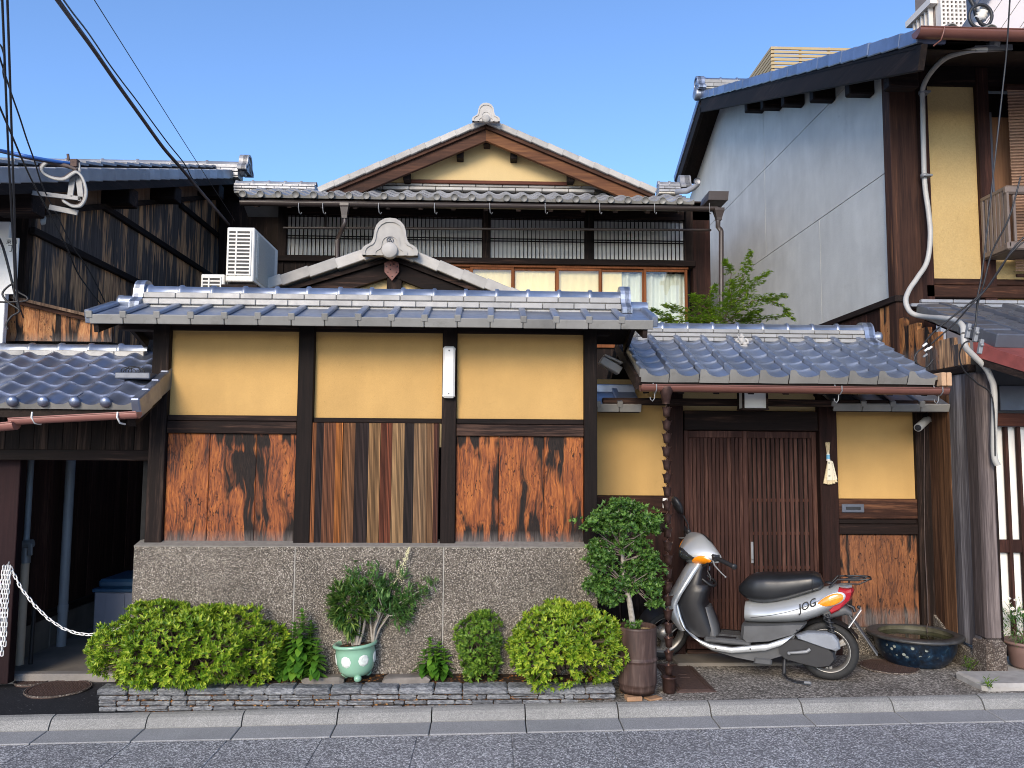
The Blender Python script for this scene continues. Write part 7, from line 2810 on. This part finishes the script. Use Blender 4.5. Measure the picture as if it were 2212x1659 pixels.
# charm on the gate post
CY = GY - .065
def cp(x, y): return S((1980 + x / 11.06) * .8848, (1050 + y / 11.06) * .8848, CY)
charm = thing('straw_charm', 'straw bundle charm with blue band and inked paper strips on the gate post', 'charm', cp(460, 340))
Mst = plain('dry_straw', (.62, .50, .30), .85, 0, .25, 60)
for i in range(9):
    b = MB()
    b.tube([cp(455 + (i - 4) * 5, 640) + Vector((0, -.004 * (i % 3), 0)), cp(440 + (i - 4) * 13, 330 + rnd(-10, 12)) + Vector((0, -.005 * (i % 3), 0))], .0022, 5)
    part('straw', b, Mst, charm)
c0, c1 = cp(462, 640), cp(468, 800)
for y0, y1, r0, r1, m_ in ((545, 590, .0095, .0095, 'petal'), (600, 635, .0095, .010, 'petal'), (640, 665, .0125, .013, 'petal'), (665, 780, .013, .0145, None), (780, 830, .0145, .0155, 'petal')):
    b = MB(); b.tube([cp(455 + (y0 - 545) * .05, y0), cp(455 + (y1 - 545) * .05, y1)], [r0, r1], 12)
    part('band', b, M[m_] if m_ else plain('blue_band', (.16, .42, .62), .7), charm)
fan = [(325, 400, 1440), (375, 425, 1455), (435, 495, 1465), (500, 560, 1460), (565, 640, 1440), (640, 700, 1405)]
for k, (a, e, y) in enumerate(fan):
    b = MB()
    q = [cp(440 + k * 12, 830), cp(452 + k * 12, 830), cp(e, y), cp(a, y)]
    q2 = [p + Vector((0, -.012, 0)) for p in q]
    b.add(q + q2, [(0, 1, 2, 3), (7, 6, 5, 4), (0, 4, 5, 1), (1, 5, 6, 2), (2, 6, 7, 3), (3, 7, 4, 0)])
    part('sheaf', b, Mst, charm)
Mpp = plain('cream_paper', (.72, .66, .50), .85)
strips = [((425, 825), (530, 825), (550, 1355), (415, 1355), -.016), ((532, 840), (570, 845), (690, 1330), (563, 1350), -.014)]
for q in strips:
    b = MB()
    pts = [cp(*p) + Vector((0, q[4], 0)) for p in q[:4]]
    pb_ = [p + Vector((0, .0015, 0)) for p in pts]
    b.add(pts + pb_, [(3, 2, 1, 0), (4, 5, 6, 7), (0, 1, 5, 4), (1, 2, 6, 5), (2, 3, 7, 6), (3, 0, 4, 7)])
    part('paper_strip', b, Mpp, charm)
for ch, x, y, s_ in (('菊', 462, 890, .014), ('水', 465, 1065, .016), ('鉾', 475, 1240, .017)):
    lettering('writing', ch, s_, M['ink'], charm, cp(x, y) + Vector((0, -.0168, 0)), (1, 0, 0), (0, -1, 0), .0002)
for i, ch in enumerate('蘇民将来之子孫也'):
    lettering('writing', ch, .0075, M['ink'], charm, cp(551 + i * 10.5, 915 + i * 54) + Vector((0, -.0148, 0)), (1, 0, 0), (0, -1, 0), .0002)

# security camera
p0 = S(1988, 925, GY - .18)
se = thing('security_camera', 'small beige bullet camera under the eave at the right of the gate', 'camera', p0)
q0, q1 = S(1983, 924, 6.08), S(2003, 906, 6.28)
d = (q1 - q0).normalized()
b = MB(); b.tube([q0, q0 + d * .004, q1], [.028, .031, .030], 18); part('housing', b, M['conduit'], se)
b = MB(); b.tube([q0 - d * .002, q0 + d * .006], .024, 16); b.ball(q0, .010, 8, 5); part('lens', b, M['blackp'], se)
b = MB(); b.tube([q1 - d * .05 + Vector((0, 0, .02)), q1 + Vector((.02, .04, .06))], .012, 8); part('mount', b, M['blackp'], se)
b = MB(); b.tube([q1, S(2024, 915, 6.25), S(2028, 930, 6.25), S(2026, 905, 6.3)], .003, 5); part('lead', b, M['conduit'], se)
# clay guardian on the gate roof
random.seed(5)
fp = S(1602, 749, GRY - .16)
fig = thing('guardian_figure', 'small seated clay guardian figure standing on the gate roof tiles before the ridge', 'figurine', fp)
b = MB()
def fb_(x, y, z, r, sc=(1, 1, 1)): b.ball(fp + Vector((x, y, z)), r, 12, 8, sc)
b.box(fp.x - .042, fp.x + .042, fp.y - .03, fp.y + .03, fp.z - .012, fp.z + .010, .008)
fb_(-.024, -.01, .022, .020, (1.1, 1, .9)); fb_(.024, -.01, .022, .020, (1.1, 1, .9))
fb_(0, 0, .045, .034, (1, .8, .95)); fb_(0, -.006, .078, .020, (1, 1, 1.05)); fb_(0, 0, .095, .016, (1.2, 1.1, .6))
b.tube([fp + Vector((-.030, 0, .062)), fp + Vector((-.048, -.012, .045)), fp + Vector((-.028, -.03, .030))], [.012, .011, .008], 8)
b.tube([fp + Vector((.030, 0, .062)), fp + Vector((.048, -.010, .046)), fp + Vector((.040, -.028, .020))], [.012, .011, .008], 8)
b.tube([fp + Vector((-.044, -.03, .09)), fp + Vector((-.010, -.038, .02))], .0035, 6)
for sg in (-1, 1): fb_(.011 * sg, -.022, .074, .006); fb_(.021 * sg, -.0, .078, .006)
part('body', b, M['tile_pale'], fig)

# air conditioners
AC0, AC1 = S(487, 600, 6.9), S(547, 600, 6.9)
az1, az0 = S(517, 491, 6.9).z, S(517, 608, 6.9).z
acd = .78
def aircon(label, x0, x1, y0, y1, z0, z1, group):
    t = thing('air_conditioner', label, 'air conditioner', (x0, y0, z0), group)
    b = MB(); b.box(x0, x1, y0, y1, z0, z1, .008); ca = part('casing', b, M['ac_white'], t)
    h = z1 - z0
    wd = x1 - x0
    b = MB(); b.box(x0 + .015, x1 - .03, y0 - .002, y0 + .004, z0 + .06, z1 - .03); part('louvre_recess', b, M['ac_dark'], ca)
    n = max(3, int((h - .09) / .030))
    for i in range(n + 1):
        z = z0 + .06 + (h - .09) * i / n
        b = MB(); b.box(x0 + .014, x1 - .029, y0 - .008, y0 - .0022, z - .007, z + .007, .002); part('louvre', b, M['ac_white'], ca)
    for f_ in (0.0, .36, 1.0):
        x = x0 + .015 + (wd - .045) * f_
        b = MB(); b.box(x - .007, x + .007, y0 - .010, y0 - .0024, z0 + .05, z1 - .022, .002); part('louvre_frame', b, M['ac_white'], ca)
    b = MB(); b.box(x1 - .002, x1 + .003, y0 + .10, y1 - .12, z0 + .03, z1 - .03); part('fin_panel', b, M['ac_fin'], ca)
    b = MB()
    for k in range(9): b.tube([(x1 + .008, y0 + .04, z0 + .05 + k * (h - .1) / 8), (x1 + .008, y0 + .12, z0 + .05 + k * (h - .1) / 8)], .0025, 4)
    for y in (.05, .075, .10): b.tube([(x1 + .009, y0 + y, z0 + .04), (x1 + .009, y0 + y, z1 - .04)], .0025, 4)
    part('wire_guard', b, M['ac_white'], ca, kind='stuff')
    for y in (y0 + .08, y1 - .12):
        b = MB(); b.box(x0 + .01, x1 - .01, y, y + .05, z0 - .035, z0 - .0005, .004); part('foot', b, M['blackp'], t)
    return t
aircon('large cream air conditioner unit standing left of the annexe gable', AC0.x, AC1.x, 6.9, 6.9 + acd, az0, az1, None)
s0, s1 = S(432, 600, 6.9), S(486, 600, 6.9)
sz = S(460, 591, 6.9).z
aircon('lower cream air conditioner unit whose top just shows over the wall ridge', s0.x, s1.x - .01, 6.92, 7.6, sz - .47, sz, None)
st2 = thing('unit_stand', 'dark flat roof deck carrying the air conditioners behind the street wall', 'deck', (AC0.x, 6.9, az0 - .04))
b = MB(); b.box(AC0.x - .02, AC1.x + .05, 6.85, 7.8, az0 - .10, az0 - .036, .004); part('deck', b, M['dark_y'], st2)
b = MB(); b.box(s0.x - .05, s1.x + .0, 6.85, 7.8, sz - .56, sz - .506, .004); part('deck', b, M['dark_y'], st2)
for x, z in ((AC0.x + .02, az0), (AC1.x, az0), (s0.x, sz - .46)):
    b = MB(); b.box(x - .03, x + .03, 7.2, 7.26, .0, z - .101); part('post', b, M['dark_v'], st2)

# side passage: pipes, box, chain
pz0, pz1 = SG(42, 1432, -.03), S(72, 985, 6.05)
px_, py_ = pz0.x, pz0.y
dp_ = thing('down_pipe', 'vertical drain pipe with cream lower length and grey valve fitting at far left', 'pipe', (px_, py_, -.05))
zj = S(55, 1216, py_).z
b = MB(); b.tube([(px_, py_, -.06), (px_, py_, zj)], .030, 14); part('lower_pipe', b, M['conduit_cream'], dp_)
b = MB(); b.tube([(px_, py_, zj), (px_, py_, zj + .10)], .036, 14); b.tube([(px_, py_, zj + .06), (px_, py_, zj + .16)], .030, 14); b.tube([(px_ - .05, py_ - .02, zj + .13), (px_ + .06, py_ - .02, zj + .15)], .030, 12); b.box(px_ + .04, px_ + .07, py_ - .05, py_ - .03, zj + .06, zj + .15, .004); part('valve', b, M['steel'], dp_)
b = MB(); b.tube([(px_, py_, zj + .16), (px_, py_, S(72, 985, py_).z)], .022, 12); part('upper_pipe', b, M['pipe_grey'], dp_)
g_ = SG(132, 1393, -.03)
b = MB(); b.tube([(g_.x, g_.y, -.05), (g_.x, g_.y, 1.95)], .037, 14)
gp2 = thing('grey_pipe', 'plain blue grey vertical pipe standing in the dark side passage', 'pipe', (g_.x, g_.y, -.05))
part('tube', b, M['pipe_grey'], gp2)
b = MB(); b.tube([(g_.x, g_.y, .23), (g_.x, g_.y, .29)], .041, 14); part('coupling', b, M['pipe_grey'], gp2)
b = MB(); b.tube([(px_ + .07, py_ + .02, -.05), (px_ + .075, py_ + .02, .42)], .016, 8)
solo('stub_pipe', b, M['blackp'], 'short black pipe stub rising beside the cream drain pipe', 'pipe', (px_ + .07, py_ + .02, -.05))
bxx0, bxx1 = S(200, 1350, 7.08).x, S(330, 1350, 7.08).x
bz1, bz0 = S(240, 1252, 7.08).z, -.012
Mbb = plain('blue_grey_box_plastic', (.19, .21, .27), .5, 0, .06, 5)
Mbl = plain('navy_lid_plastic', (.02, .065, .13), .45, 0, .08, 6)
sbx = thing('storage_box', 'blue grey plastic storage box with a navy lid in the side passage', 'storage box', (bxx0, 7.08, bz0))
b = MB(); b.box(bxx0, bxx1, 7.08, 7.65, bz0, bz1 - .10, .012); part('tub', b, Mbb, sbx)
b = MB(); b.box(bxx0 - .012, bxx1 + .012, 7.06, 7.67, bz1 - .105, bz1 - .075, .008); b.box(bxx0 + .02, bxx1 - .02, 7.09, 7.64, bz1 - .075, bz1 + .0, .03); part('lid', b, Mbl, sbx)
b = MB(); b.box(bxx0 + .10, bxx0 + .26, 7.073, 7.0795, bz0 + .05, bz1 - .115, .003); part('panel', b, Mbb, sbx)
# chain
lkm = MB()
ring = []
for k in range(16):
    t = 2 * pi * k / 16
    ring.append((cos(t) * .008, 0, sin(t) * .008 + (.011 if sin(t) > 0 else -.011)))
lkm.tube(ring, .0035, 6, closed=True)
lkm_me = lkm.mesh('link', M['white_plastic'])
ch = thing('plastic_chain', 'white plastic barrier chain sagging across the side passage entrance', 'chain', S(22, 1222, 5.55))


def chain(pts, root):
    d = 0
    k = 0
    pitch = .0305
    acc = [0]
    for p, q in zip(pts[:-1], pts[1:]): acc.append(acc[-1] + (q - p).length)
    n = int(acc[-1] / pitch)
    for i in range(n):
        s_ = (i + .5) * pitch
        j = max(x for x in range(len(acc) - 1) if acc[x] <= s_)
        t = (s_ - acc[j]) / (acc[j + 1] - acc[j])
        p = pts[j].lerp(pts[j + 1], t)
        dr_ = (pts[j + 1] - pts[j]).normalized()
        Q = dr_.to_track_quat('Z', 'Y').to_euler()
        m3 = (dr_.to_track_quat('Z', 'Y').to_matrix() @ Matrix.Rotation(pi / 2 * (i % 2) + .6 + rnd(-.2, .2), 3, 'Z')).to_euler()
        piece('link', lkm_me, root, p, m3)


cpts = [(22, 1224), (45, 1270), (75, 1308), (105, 1337), (135, 1357), (165, 1368), (190, 1371), (215, 1369), (240, 1362), (262, 1352), (284, 1340)]
ck = []
for i in range(41):
    u = i / 40 * (len(cpts) - 1)
    j = min(int(u), len(cpts) - 2)
    a, e = cpts[j], cpts[j + 1]
    t = u - j
    ck.append(S(a[0] + (e[0] - a[0]) * t, a[1] + (e[1] - a[1]) * t, 5.56))
chain(ck, ch)
ch2 = thing('hanging_chain', 'bunched white plastic chain hanging in strands at the far left edge', 'chain', S(15, 1220, 5.55))
for x0, x1, y1 in ((18, 4, 1420), (22, 10, 1400), (14, -4, 1430), (8, -12, 1380)):
    chain([S(x0, 1222, 5.55), S((x0 + x1) / 2 - 2, 1320, 5.54), S(x1, y1, 5.53)], ch2)
b = MB()
for i in range(1): b.tube([S(20, 1214, 5.57), S(17, 1222, 5.55), S(10, 1230, 5.55)], .006, 6)
part('hook', b, M['steel'], ch2)
ch3 = thing('fallen_chain', 'loose end of white plastic chain lying on the asphalt edge at left', 'chain', SG(20, 1440, -.05))
chain([SG(-20, 1448, -.045), SG(6, 1440, -.045), SG(25, 1436, -.045), SG(46, 1434, -.045)], ch3)

# ------------------------------------------------------------------ cables
def cable(label, pts, r, mt, name='overhead_cable', n=6, cat='cable'):
    out = []
    P = [Vector(p) for p in pts]
    if len(P) > 2:
        Q = []
        for i in range(len(P) - 1):
            p0, p1, p2, p3 = P[max(0, i - 1)], P[i], P[i + 1], P[min(len(P) - 1, i + 2)]
            for k in range(8):
                f = k / 8
                Q.append(.5 * (2 * p1 + (p2 - p0) * f + (2 * p0 - 5 * p1 + 4 * p2 - p3) * f * f + (3 * p1 - p0 - 3 * p2 + p3) * f ** 3))
        Q.append(P[-1])
        P = Q
    b = MB()
    b.tube(P, r, n)
    return solo(name, b, M[mt], label, cat, tuple(P[-1]))


def z1(x, y): return (x / 3.16 * .8848, y / 3.16 * .8848)
def W(x, y, Y): return S(*z1(x, y), Y)
def seg(pts, y0, y1, ext=.35):
    """a cable traced in image pixels at assumed depths: runs from a pole near the road back to a house"""
    n = len(pts)
    out = [W(x, y, y0 + (y1 - y0) * i / (n - 1)) for i, (x, y) in enumerate(pts)]  # image points, depth spread evenly between two assumed planes
    d = out[0] - out[1]
    return [out[0] + d * ext] + out
random.seed(91)
th_ = seg([(445, 0), (560, 160), (720, 380), (900, 640), (1090, 905), (1260, 1140), (1400, 1300), (1500, 1420), (1720, 1680), (1765, 1735)], 4.6, 9.0)
cable('thick weathered cable bundle slanting down to the scorched plank wall', th_, .016, 'cable_grey')
cable('thin wavy cable running beside the thick weathered bundle', seg([(490, 0), (570, 110), (660, 225), (740, 340), (840, 490), (950, 640), (1050, 770), (1170, 935), (1300, 1110), (1420, 1260), (1480, 1372), (1530, 1430)], 4.6, 8.6), .006, 'cable')
cable('fine straight wire at the right of the slanting cables', seg([(728, 0), (1100, 590), (1480, 1190), (1790, 1670), (1800, 1690)], 4.6, 9.2), .0032, 'cable')
cable('dark cable dropping nearly straight at the left edge', seg([(17, 0), (45, 700), (65, 1180), (90, 1659), (112, 2100), (108, 2330)], 4.2, 6.0), .0065, 'cable')
cable('second dark cable dropping straight beside the left edge', seg([(57, 0), (78, 640), (95, 1180), (112, 1659), (120, 2010), (136, 2300), (180, 2450)], 4.2, 6.0), .0065, 'cable')
cable('dark cable curving down to the right past the roof bracket', seg([(0, 450), (80, 700), (150, 900), (205, 1070), (262, 1230), (330, 1440), (440, 1660), (560, 1900), (690, 2090), (810, 2330)], 4.4, 6.6), .0052, 'cable')
cable('thin dark cable slanting across the left house front', seg([(0, 830), (90, 1040), (180, 1250), (270, 1440), (390, 1660), (520, 1920), (620, 2140), (840, 2420)], 4.4, 6.6), .006, 'cable')
cable('short looped dark cable entering at the left edge', [W(-60, 320, 4.6), W(0, 345, 4.7), W(25, 400, 4.8), W(35, 470, 4.9), W(25, 560, 5), W(45, 640, 5.1)], .006, 'cable')
cable('blue service cable reaching the roof bracket from the left', [W(-300, 1110, 4.6), W(0, 1160, 5.4), W(210, 1205, 5.5), W(400, 1240, 5.6), W(560, 1262, 5.7)], .012, 'cable_blue')
cable('dark wrapped service cable reaching the roof bracket from the left', [W(-300, 1105, 4.62), W(0, 1165, 5.42), W(210, 1215, 5.52), W(400, 1250, 5.62), W(540, 1290, 5.7)], .014, 'cable_grey')
cable('black cable along the left white post down to the clamp', [W(-30, 1800, 5.7), W(20, 1900, 5.8), W(70, 2080, 5.85), W(130, 2330, 5.9), W(150, 2390, 5.9)], .010, 'cable')
cable('curling black cable at the clamp beside the left white post', [W(0, 2330, 5.85), W(80, 2330, 5.85), W(200, 2320, 5.85), W(205, 2290, 5.85), W(140, 2250, 5.85), W(100, 2190, 5.85), W(20, 2260, 5.85), W(60, 2330, 5.85), W(150, 2395, 5.85), W(90, 2440, 5.85), W(50, 2500, 5.85), W(60, 2540, 5.85)], .007, 'cable')
# bracket with coil on the left eave
BK = 5.7
def z2(x, y, Y=BK): return S((90 + x / 5.288) * .8848, (360 + y / 5.288) * .8848, Y)
br = thing('cable_bracket', 'galvanised steel cable bracket bolted under the left house eave', 'bracket', z2(600, 640))
for p, q, w_ in ((z2(520, 200), z2(575, 690), .026), (z2(470, 350), z2(430, 640), .026), (z2(-60, 585), z2(600, 665), .020), (z2(160, 770), z2(530, 845), .024)):
    b = MB(); b.beam(p, q, .012, w_ * 1.6, (0, 0, 1), .002); part('strut', b, M['steel'], br)
b = MB(); b.beam(z2(495, 160), z2(495, 260), .05, .05, (1, 0, 0), .004); b.beam(z2(400, 85), z2(410, 165), .014, .014, (1, 0, 0)); part('bolt_plate', b, M['iron'], br)
lo_ = [(120, 185), (60, 250), (80, 320), (200, 385), (340, 400), (440, 340), (510, 310), (580, 380), (625, 520), (620, 640), (560, 740), (460, 750), (380, 710), (330, 680)]
cl = thing('cable_coil', 'coiled pale grey cable looped around the left steel bracket', 'cable', z2(500, 400))
for k in range(3):
    P = [z2(x + k * 9 - 8, y + k * 10 - 6, BK - .03 - k * .012) for x, y in lo_]
    Q = []
    for i in range(len(P) - 1):
        p0, p1, p2, p3 = P[max(0, i - 1)], P[i], P[i + 1], P[min(len(P) - 1, i + 2)]
        for j in range(6):
            f = j / 6
            Q.append(.5 * (2 * p1 + (p2 - p0) * f + (2 * p0 - 5 * p1 + 4 * p2 - p3) * f * f + (3 * p1 - p0 - 3 * p2 + p3) * f ** 3))
    b = MB(); b.tube(Q, .0095, 7); part('loop', b, M['cable_white'] if k != 0 else M['cable_grey'], cl)
b = MB(); b.tube([z2(140, 185, BK - .04), z2(260, 215, BK - .04), z2(400, 240, BK - .04), z2(520, 290, BK - .04)], [.012, .020, .014, .012], 8); part('splice', b, M['cable_grey'], cl)
# coil of black wire under the coping end
wc = thing('wire_coil', 'tangle of thin black wire hanging under the left end of the coping', 'wire', S(300, 800, 5.5))
for k in range(4):
    c_ = S(283 + k * 7 - 10, 803 + (k % 2) * 3, 5.45)
    b = MB(); b.tube([c_ + Vector((cos(2 * pi * j / 18) * (.035 + .006 * k), .01 * sin(4 * pi * j / 18), sin(2 * pi * j / 18) * (.028 + .004 * k))) for j in range(18)], .0032, 5, closed=True); part('loop', b, M['cable'], wc)
# white conduit pipe on the left wall
b = MB()
cpx = S(62, 560, 6.42).x
b.tube([(cpx, 6.42, 2.5), (cpx, 6.42, S(62, 500, 6.42).z), (cpx + .02, 6.42, S(64, 485, 6.42).z), (cpx + .08, 6.44, S(75, 477, 6.42).z), S(92, 468, 6.5)], .028, 12)
solo('wall_conduit', b, M['conduit'], 'pale grey vertical conduit with a bent top on the scorched plank wall', 'conduit', (cpx, 6.42, 2.5))
# white sign post at the left edge
sx0, sx1 = S(-30, 600, 6.0).x, S(13, 600, 6.0).x
sgn = thing('street_sign', 'slim white vertical street sign with black characters by the left edge', 'sign', (sx1, 6.0, 2.6))
b = MB(); b.box(S(12, 600, 6.0).x, S(38, 600, 6.0).x, 5.985, 6.0, S(25, 636, 6.0).z, S(25, 515, 6.0).z, .002); part('plate', b, M['white_plastic'], sgn)
for i, (t_, y) in enumerate((('東側', 523), ('丁', 537))):
    lettering('writing', t_, .040 if i == 0 else .062, M['ink'], sgn, S(25, y, 5.984), (1, 0, 0), (0, -1, 0), .0004)
wp = thing('white_post', 'weathered white painted board post at the extreme left edge', 'post', (sx0, 6.0, 1.9))
b = MB(); b.box(sx0 - .1, sx1, 6.003, 6.05, 1.9, S(5, 478, 6.0).z, .004); part('board', b, M['white_plastic'], wp)

# right house: conduit, insulator and service wires
def z4(x, y, Y): return S((2000 + x / 4.424) * .8848, (600 + y / 4.424) * .8848, Y)
def z3(x, y, Y): return S((1600 + x / 2.458) * .8848, y / 2.458 * .8848, Y)
CYY = FY - .10
pts = [z3(1990, 297, 5.74), z3(1880, 305, 5.78), z3(1740, 350, 6.0), z3(1650, 440, 6.35), z3(1605, 530, 6.6), z3(1604, 620, 6.65), z3(1608, 850, 6.65), z3(1616, 1100, 6.65), z3(1640, 1280, 6.64), z3(1650, 1420, 6.62), z3(1630, 1570, 6.6), z3(1570, 1670, 6.55),
       z4(970, 480, 6.5), z4(935, 600, 6.45), z4(990, 720, 6.4), z4(1120, 765, 6.3), z4(1300, 780, 5.95), z4(1450, 800, 5.75), z4(1545, 860, 5.62), z4(1560, 950, 5.58)]
cable('long pale grey conduit snaking down the right house corner post', pts, .021, 'conduit', 'conduit', 10, 'conduit')
cable('ribbed grey conduit curving down beside the weathered corner post', [z4(1560, 960, 5.56), z4(1580, 1090, 5.55), z4(1680, 1200, 5.55), z4(1790, 1310, 5.56), z4(1850, 1420, 5.57), z4(1890, 1600, 5.58), S(2147, 975, 5.6), S(2155, 1005, 5.6)], .021, 'conduit', 'conduit', 10, 'conduit')
for x, y, Y in ((1603, 555, 6.63), (1614, 1055, 6.63)):
    p = z3(x, y, Y)
    b = MB(); b.lathe([(.029, -.012), (.032, -.012), (.032, .012), (.029, .012)], p, 14); b.box(p.x, p.x + .06, p.y - .03, p.y + .06, p.z - .008, p.z + .008, .002)
    solo('conduit_clip', b, M['steel'], ['upper metal clip holding the pale conduit on the right corner post', 'lower metal clip holding the pale conduit halfway down the right corner post'][int(y > 800)], 'clip', tuple(p))
IY = 5.75
def z5(x, y, Y=IY): return S((2250 + x / 6.636) * .8848, y / 6.636 * .8848, Y)
ins = thing('insulator', 'ribbed white ceramic insulator with looped black service wire above the right gutter', 'insulator', z5(960, 300))
i0, i1 = z5(1010, 140), z5(930, 340)
d = (i0 - i1)
Qi = d.normalized().to_track_quat('Z', 'Y').to_matrix()
L = d.length
b = MB()
b.lathe([(0, 0), (.012, 0), (.020, L * .1), (.046, L * .18), (.030, L * .3), (.050, L * .38), (.034, L * .5), (.056, L * .58), (.040, L * .7), (.060, L * .78), (.045, L * .95), (0, L)], i1, 20, Qi)
part('body', b, M['white_plastic'], ins)
b = MB()
lp_ = [z5(870 + 0, 90)]
ring = []
for k in range(28):
    t = 2 * pi * k / 28
    ring.append(z5(955 + 185 * cos(t), 265 + 190 * sin(t) * 1.0, IY - .06))
b.tube(ring, .012, 8, closed=True)
b.tube([z5(740, -120), z5(790, 0), z5(850, 110), z5(880, 250), z5(960, 380), z5(1040, 430)], .014, 8)
b.tube([z5(760, -120), z5(810, 0), z5(900, 120), z5(1010, 190)], .010, 8)
b.tube([i1, z5(980, 390), z5(1060, 410)], .008, 6)
part('wire_loop', b, M['cable'], ins)
b = MB(); b.tube([z5(1065, 430), z5(1140, 520), z5(1200, 620), z5(1210, 690), z5(1190, 760)], .030, 12); part('bushing', b, M['conduit'], ins)
b = MB(); b.beam(z5(850, 795), z5(1460, 775), .03, .045, (0, 0, 1), .003); b.box(z5(1080, 700).x, z5(1160, 700).x, IY - .02, IY + .03, z5(1100, 760).z, z5(1100, 670).z, .004); part('cross_arm', b, M['steel'], ins)
cable('long thin wire hanging from the top right to the roof clamps', [z5(1445, -150, 5.3), z5(1430, 0, 5.35), z5(1380, 780, 5.45), z5(1300, 1560, 5.5), S(2125, 560, 5.55), S(2112, 640, 5.56), z4(1690, 830, 5.56), z4(1660, 890, 5.56)], .0055, 'cable')
cable('second thin wire hanging across the balcony to the roof clamps', [S(2205, 380, 5.3), S(2180, 470, 5.35), z4(1870, 60, 5.45), z4(1780, 400, 5.5), z4(1710, 650, 5.55), z4(1690, 900, 5.56)], .006, 'cable')
cable('black service wire slanting from the right edge to the plank flank clamp', [S(2250, 480, 5.3), z4(2120, 0, 5.35), z4(1950, 260, 5.45), z4(1780, 490, 5.5), z4(1500, 720, 5.6), z4(1250, 920, 5.7), z4(1130, 1060, 5.76)], .007, 'cable')
cable('second black service wire slanting to the plank flank clamp', [S(2258, 490, 5.28), z4(2090, 60, 5.34), z4(1800, 470, 5.48), z4(1620, 660, 5.55), z4(1460, 840, 5.65), z4(1210, 1060, 5.75)], .006, 'cable')
cable('black wire looping below the white clamps on the right flank', [z4(1130, 1100, 5.76), z4(1060, 1150, 5.76), z4(1030, 1230, 5.76), z4(1090, 1300, 5.76), z4(1160, 1310, 5.76), z4(1230, 1230, 5.76)], .006, 'cable')
cable('black wire drooping from the red hood to the corner post', [z4(1620, 1030, 5.3), z4(1560, 1060, 5.3), z4(1515, 1180, 5.35), z4(1560, 1340, 5.4), z4(1700, 1480, 5.5), z4(1870, 1650, 5.55), S(2150, 985, 5.58)], .0055, 'cable')
for k, (x, y) in enumerate(((1605, 920), (1690, 960), (1740, 1090))):
    p = z4(x, y, 5.28)
    b = MB(); b.beam(p + Vector((-.01, 0, -.05)), p + Vector((.012, 0, .05)), .025, .03, (0, 1, 0), .004); b.ball(p + Vector((0, -.02, .01)), .014, 8, 5)
    solo('wire_clamp', b, M['steel'], ['upper steel wire clamp at the left end of the red sheet hood', 'middle steel wire clamp on the red sheet hood', 'lowest wire clamp under the red sheet hood'][k], 'clamp', tuple(p))
for k, (x, y) in enumerate(((1140, 1070), (1160, 1120), (1195, 1105), (1145, 1185))):
    p = z4(x, y, 5.72)
    b = MB(); b.beam(p - Vector((.016, 0, .012)), p + Vector((.016, 0, .012)), .014, .016, (0, 1, 0), .003)
    solo('wire_connector', b, M['white_plastic'] if k < 3 else M['steel'], ['topmost white wire connector on the right plank flank', 'middle white wire connector on the right plank flank', 'right hand white wire connector on the right plank flank', 'grey metal wire connector below the three white ones'][k], 'connector', tuple(p))
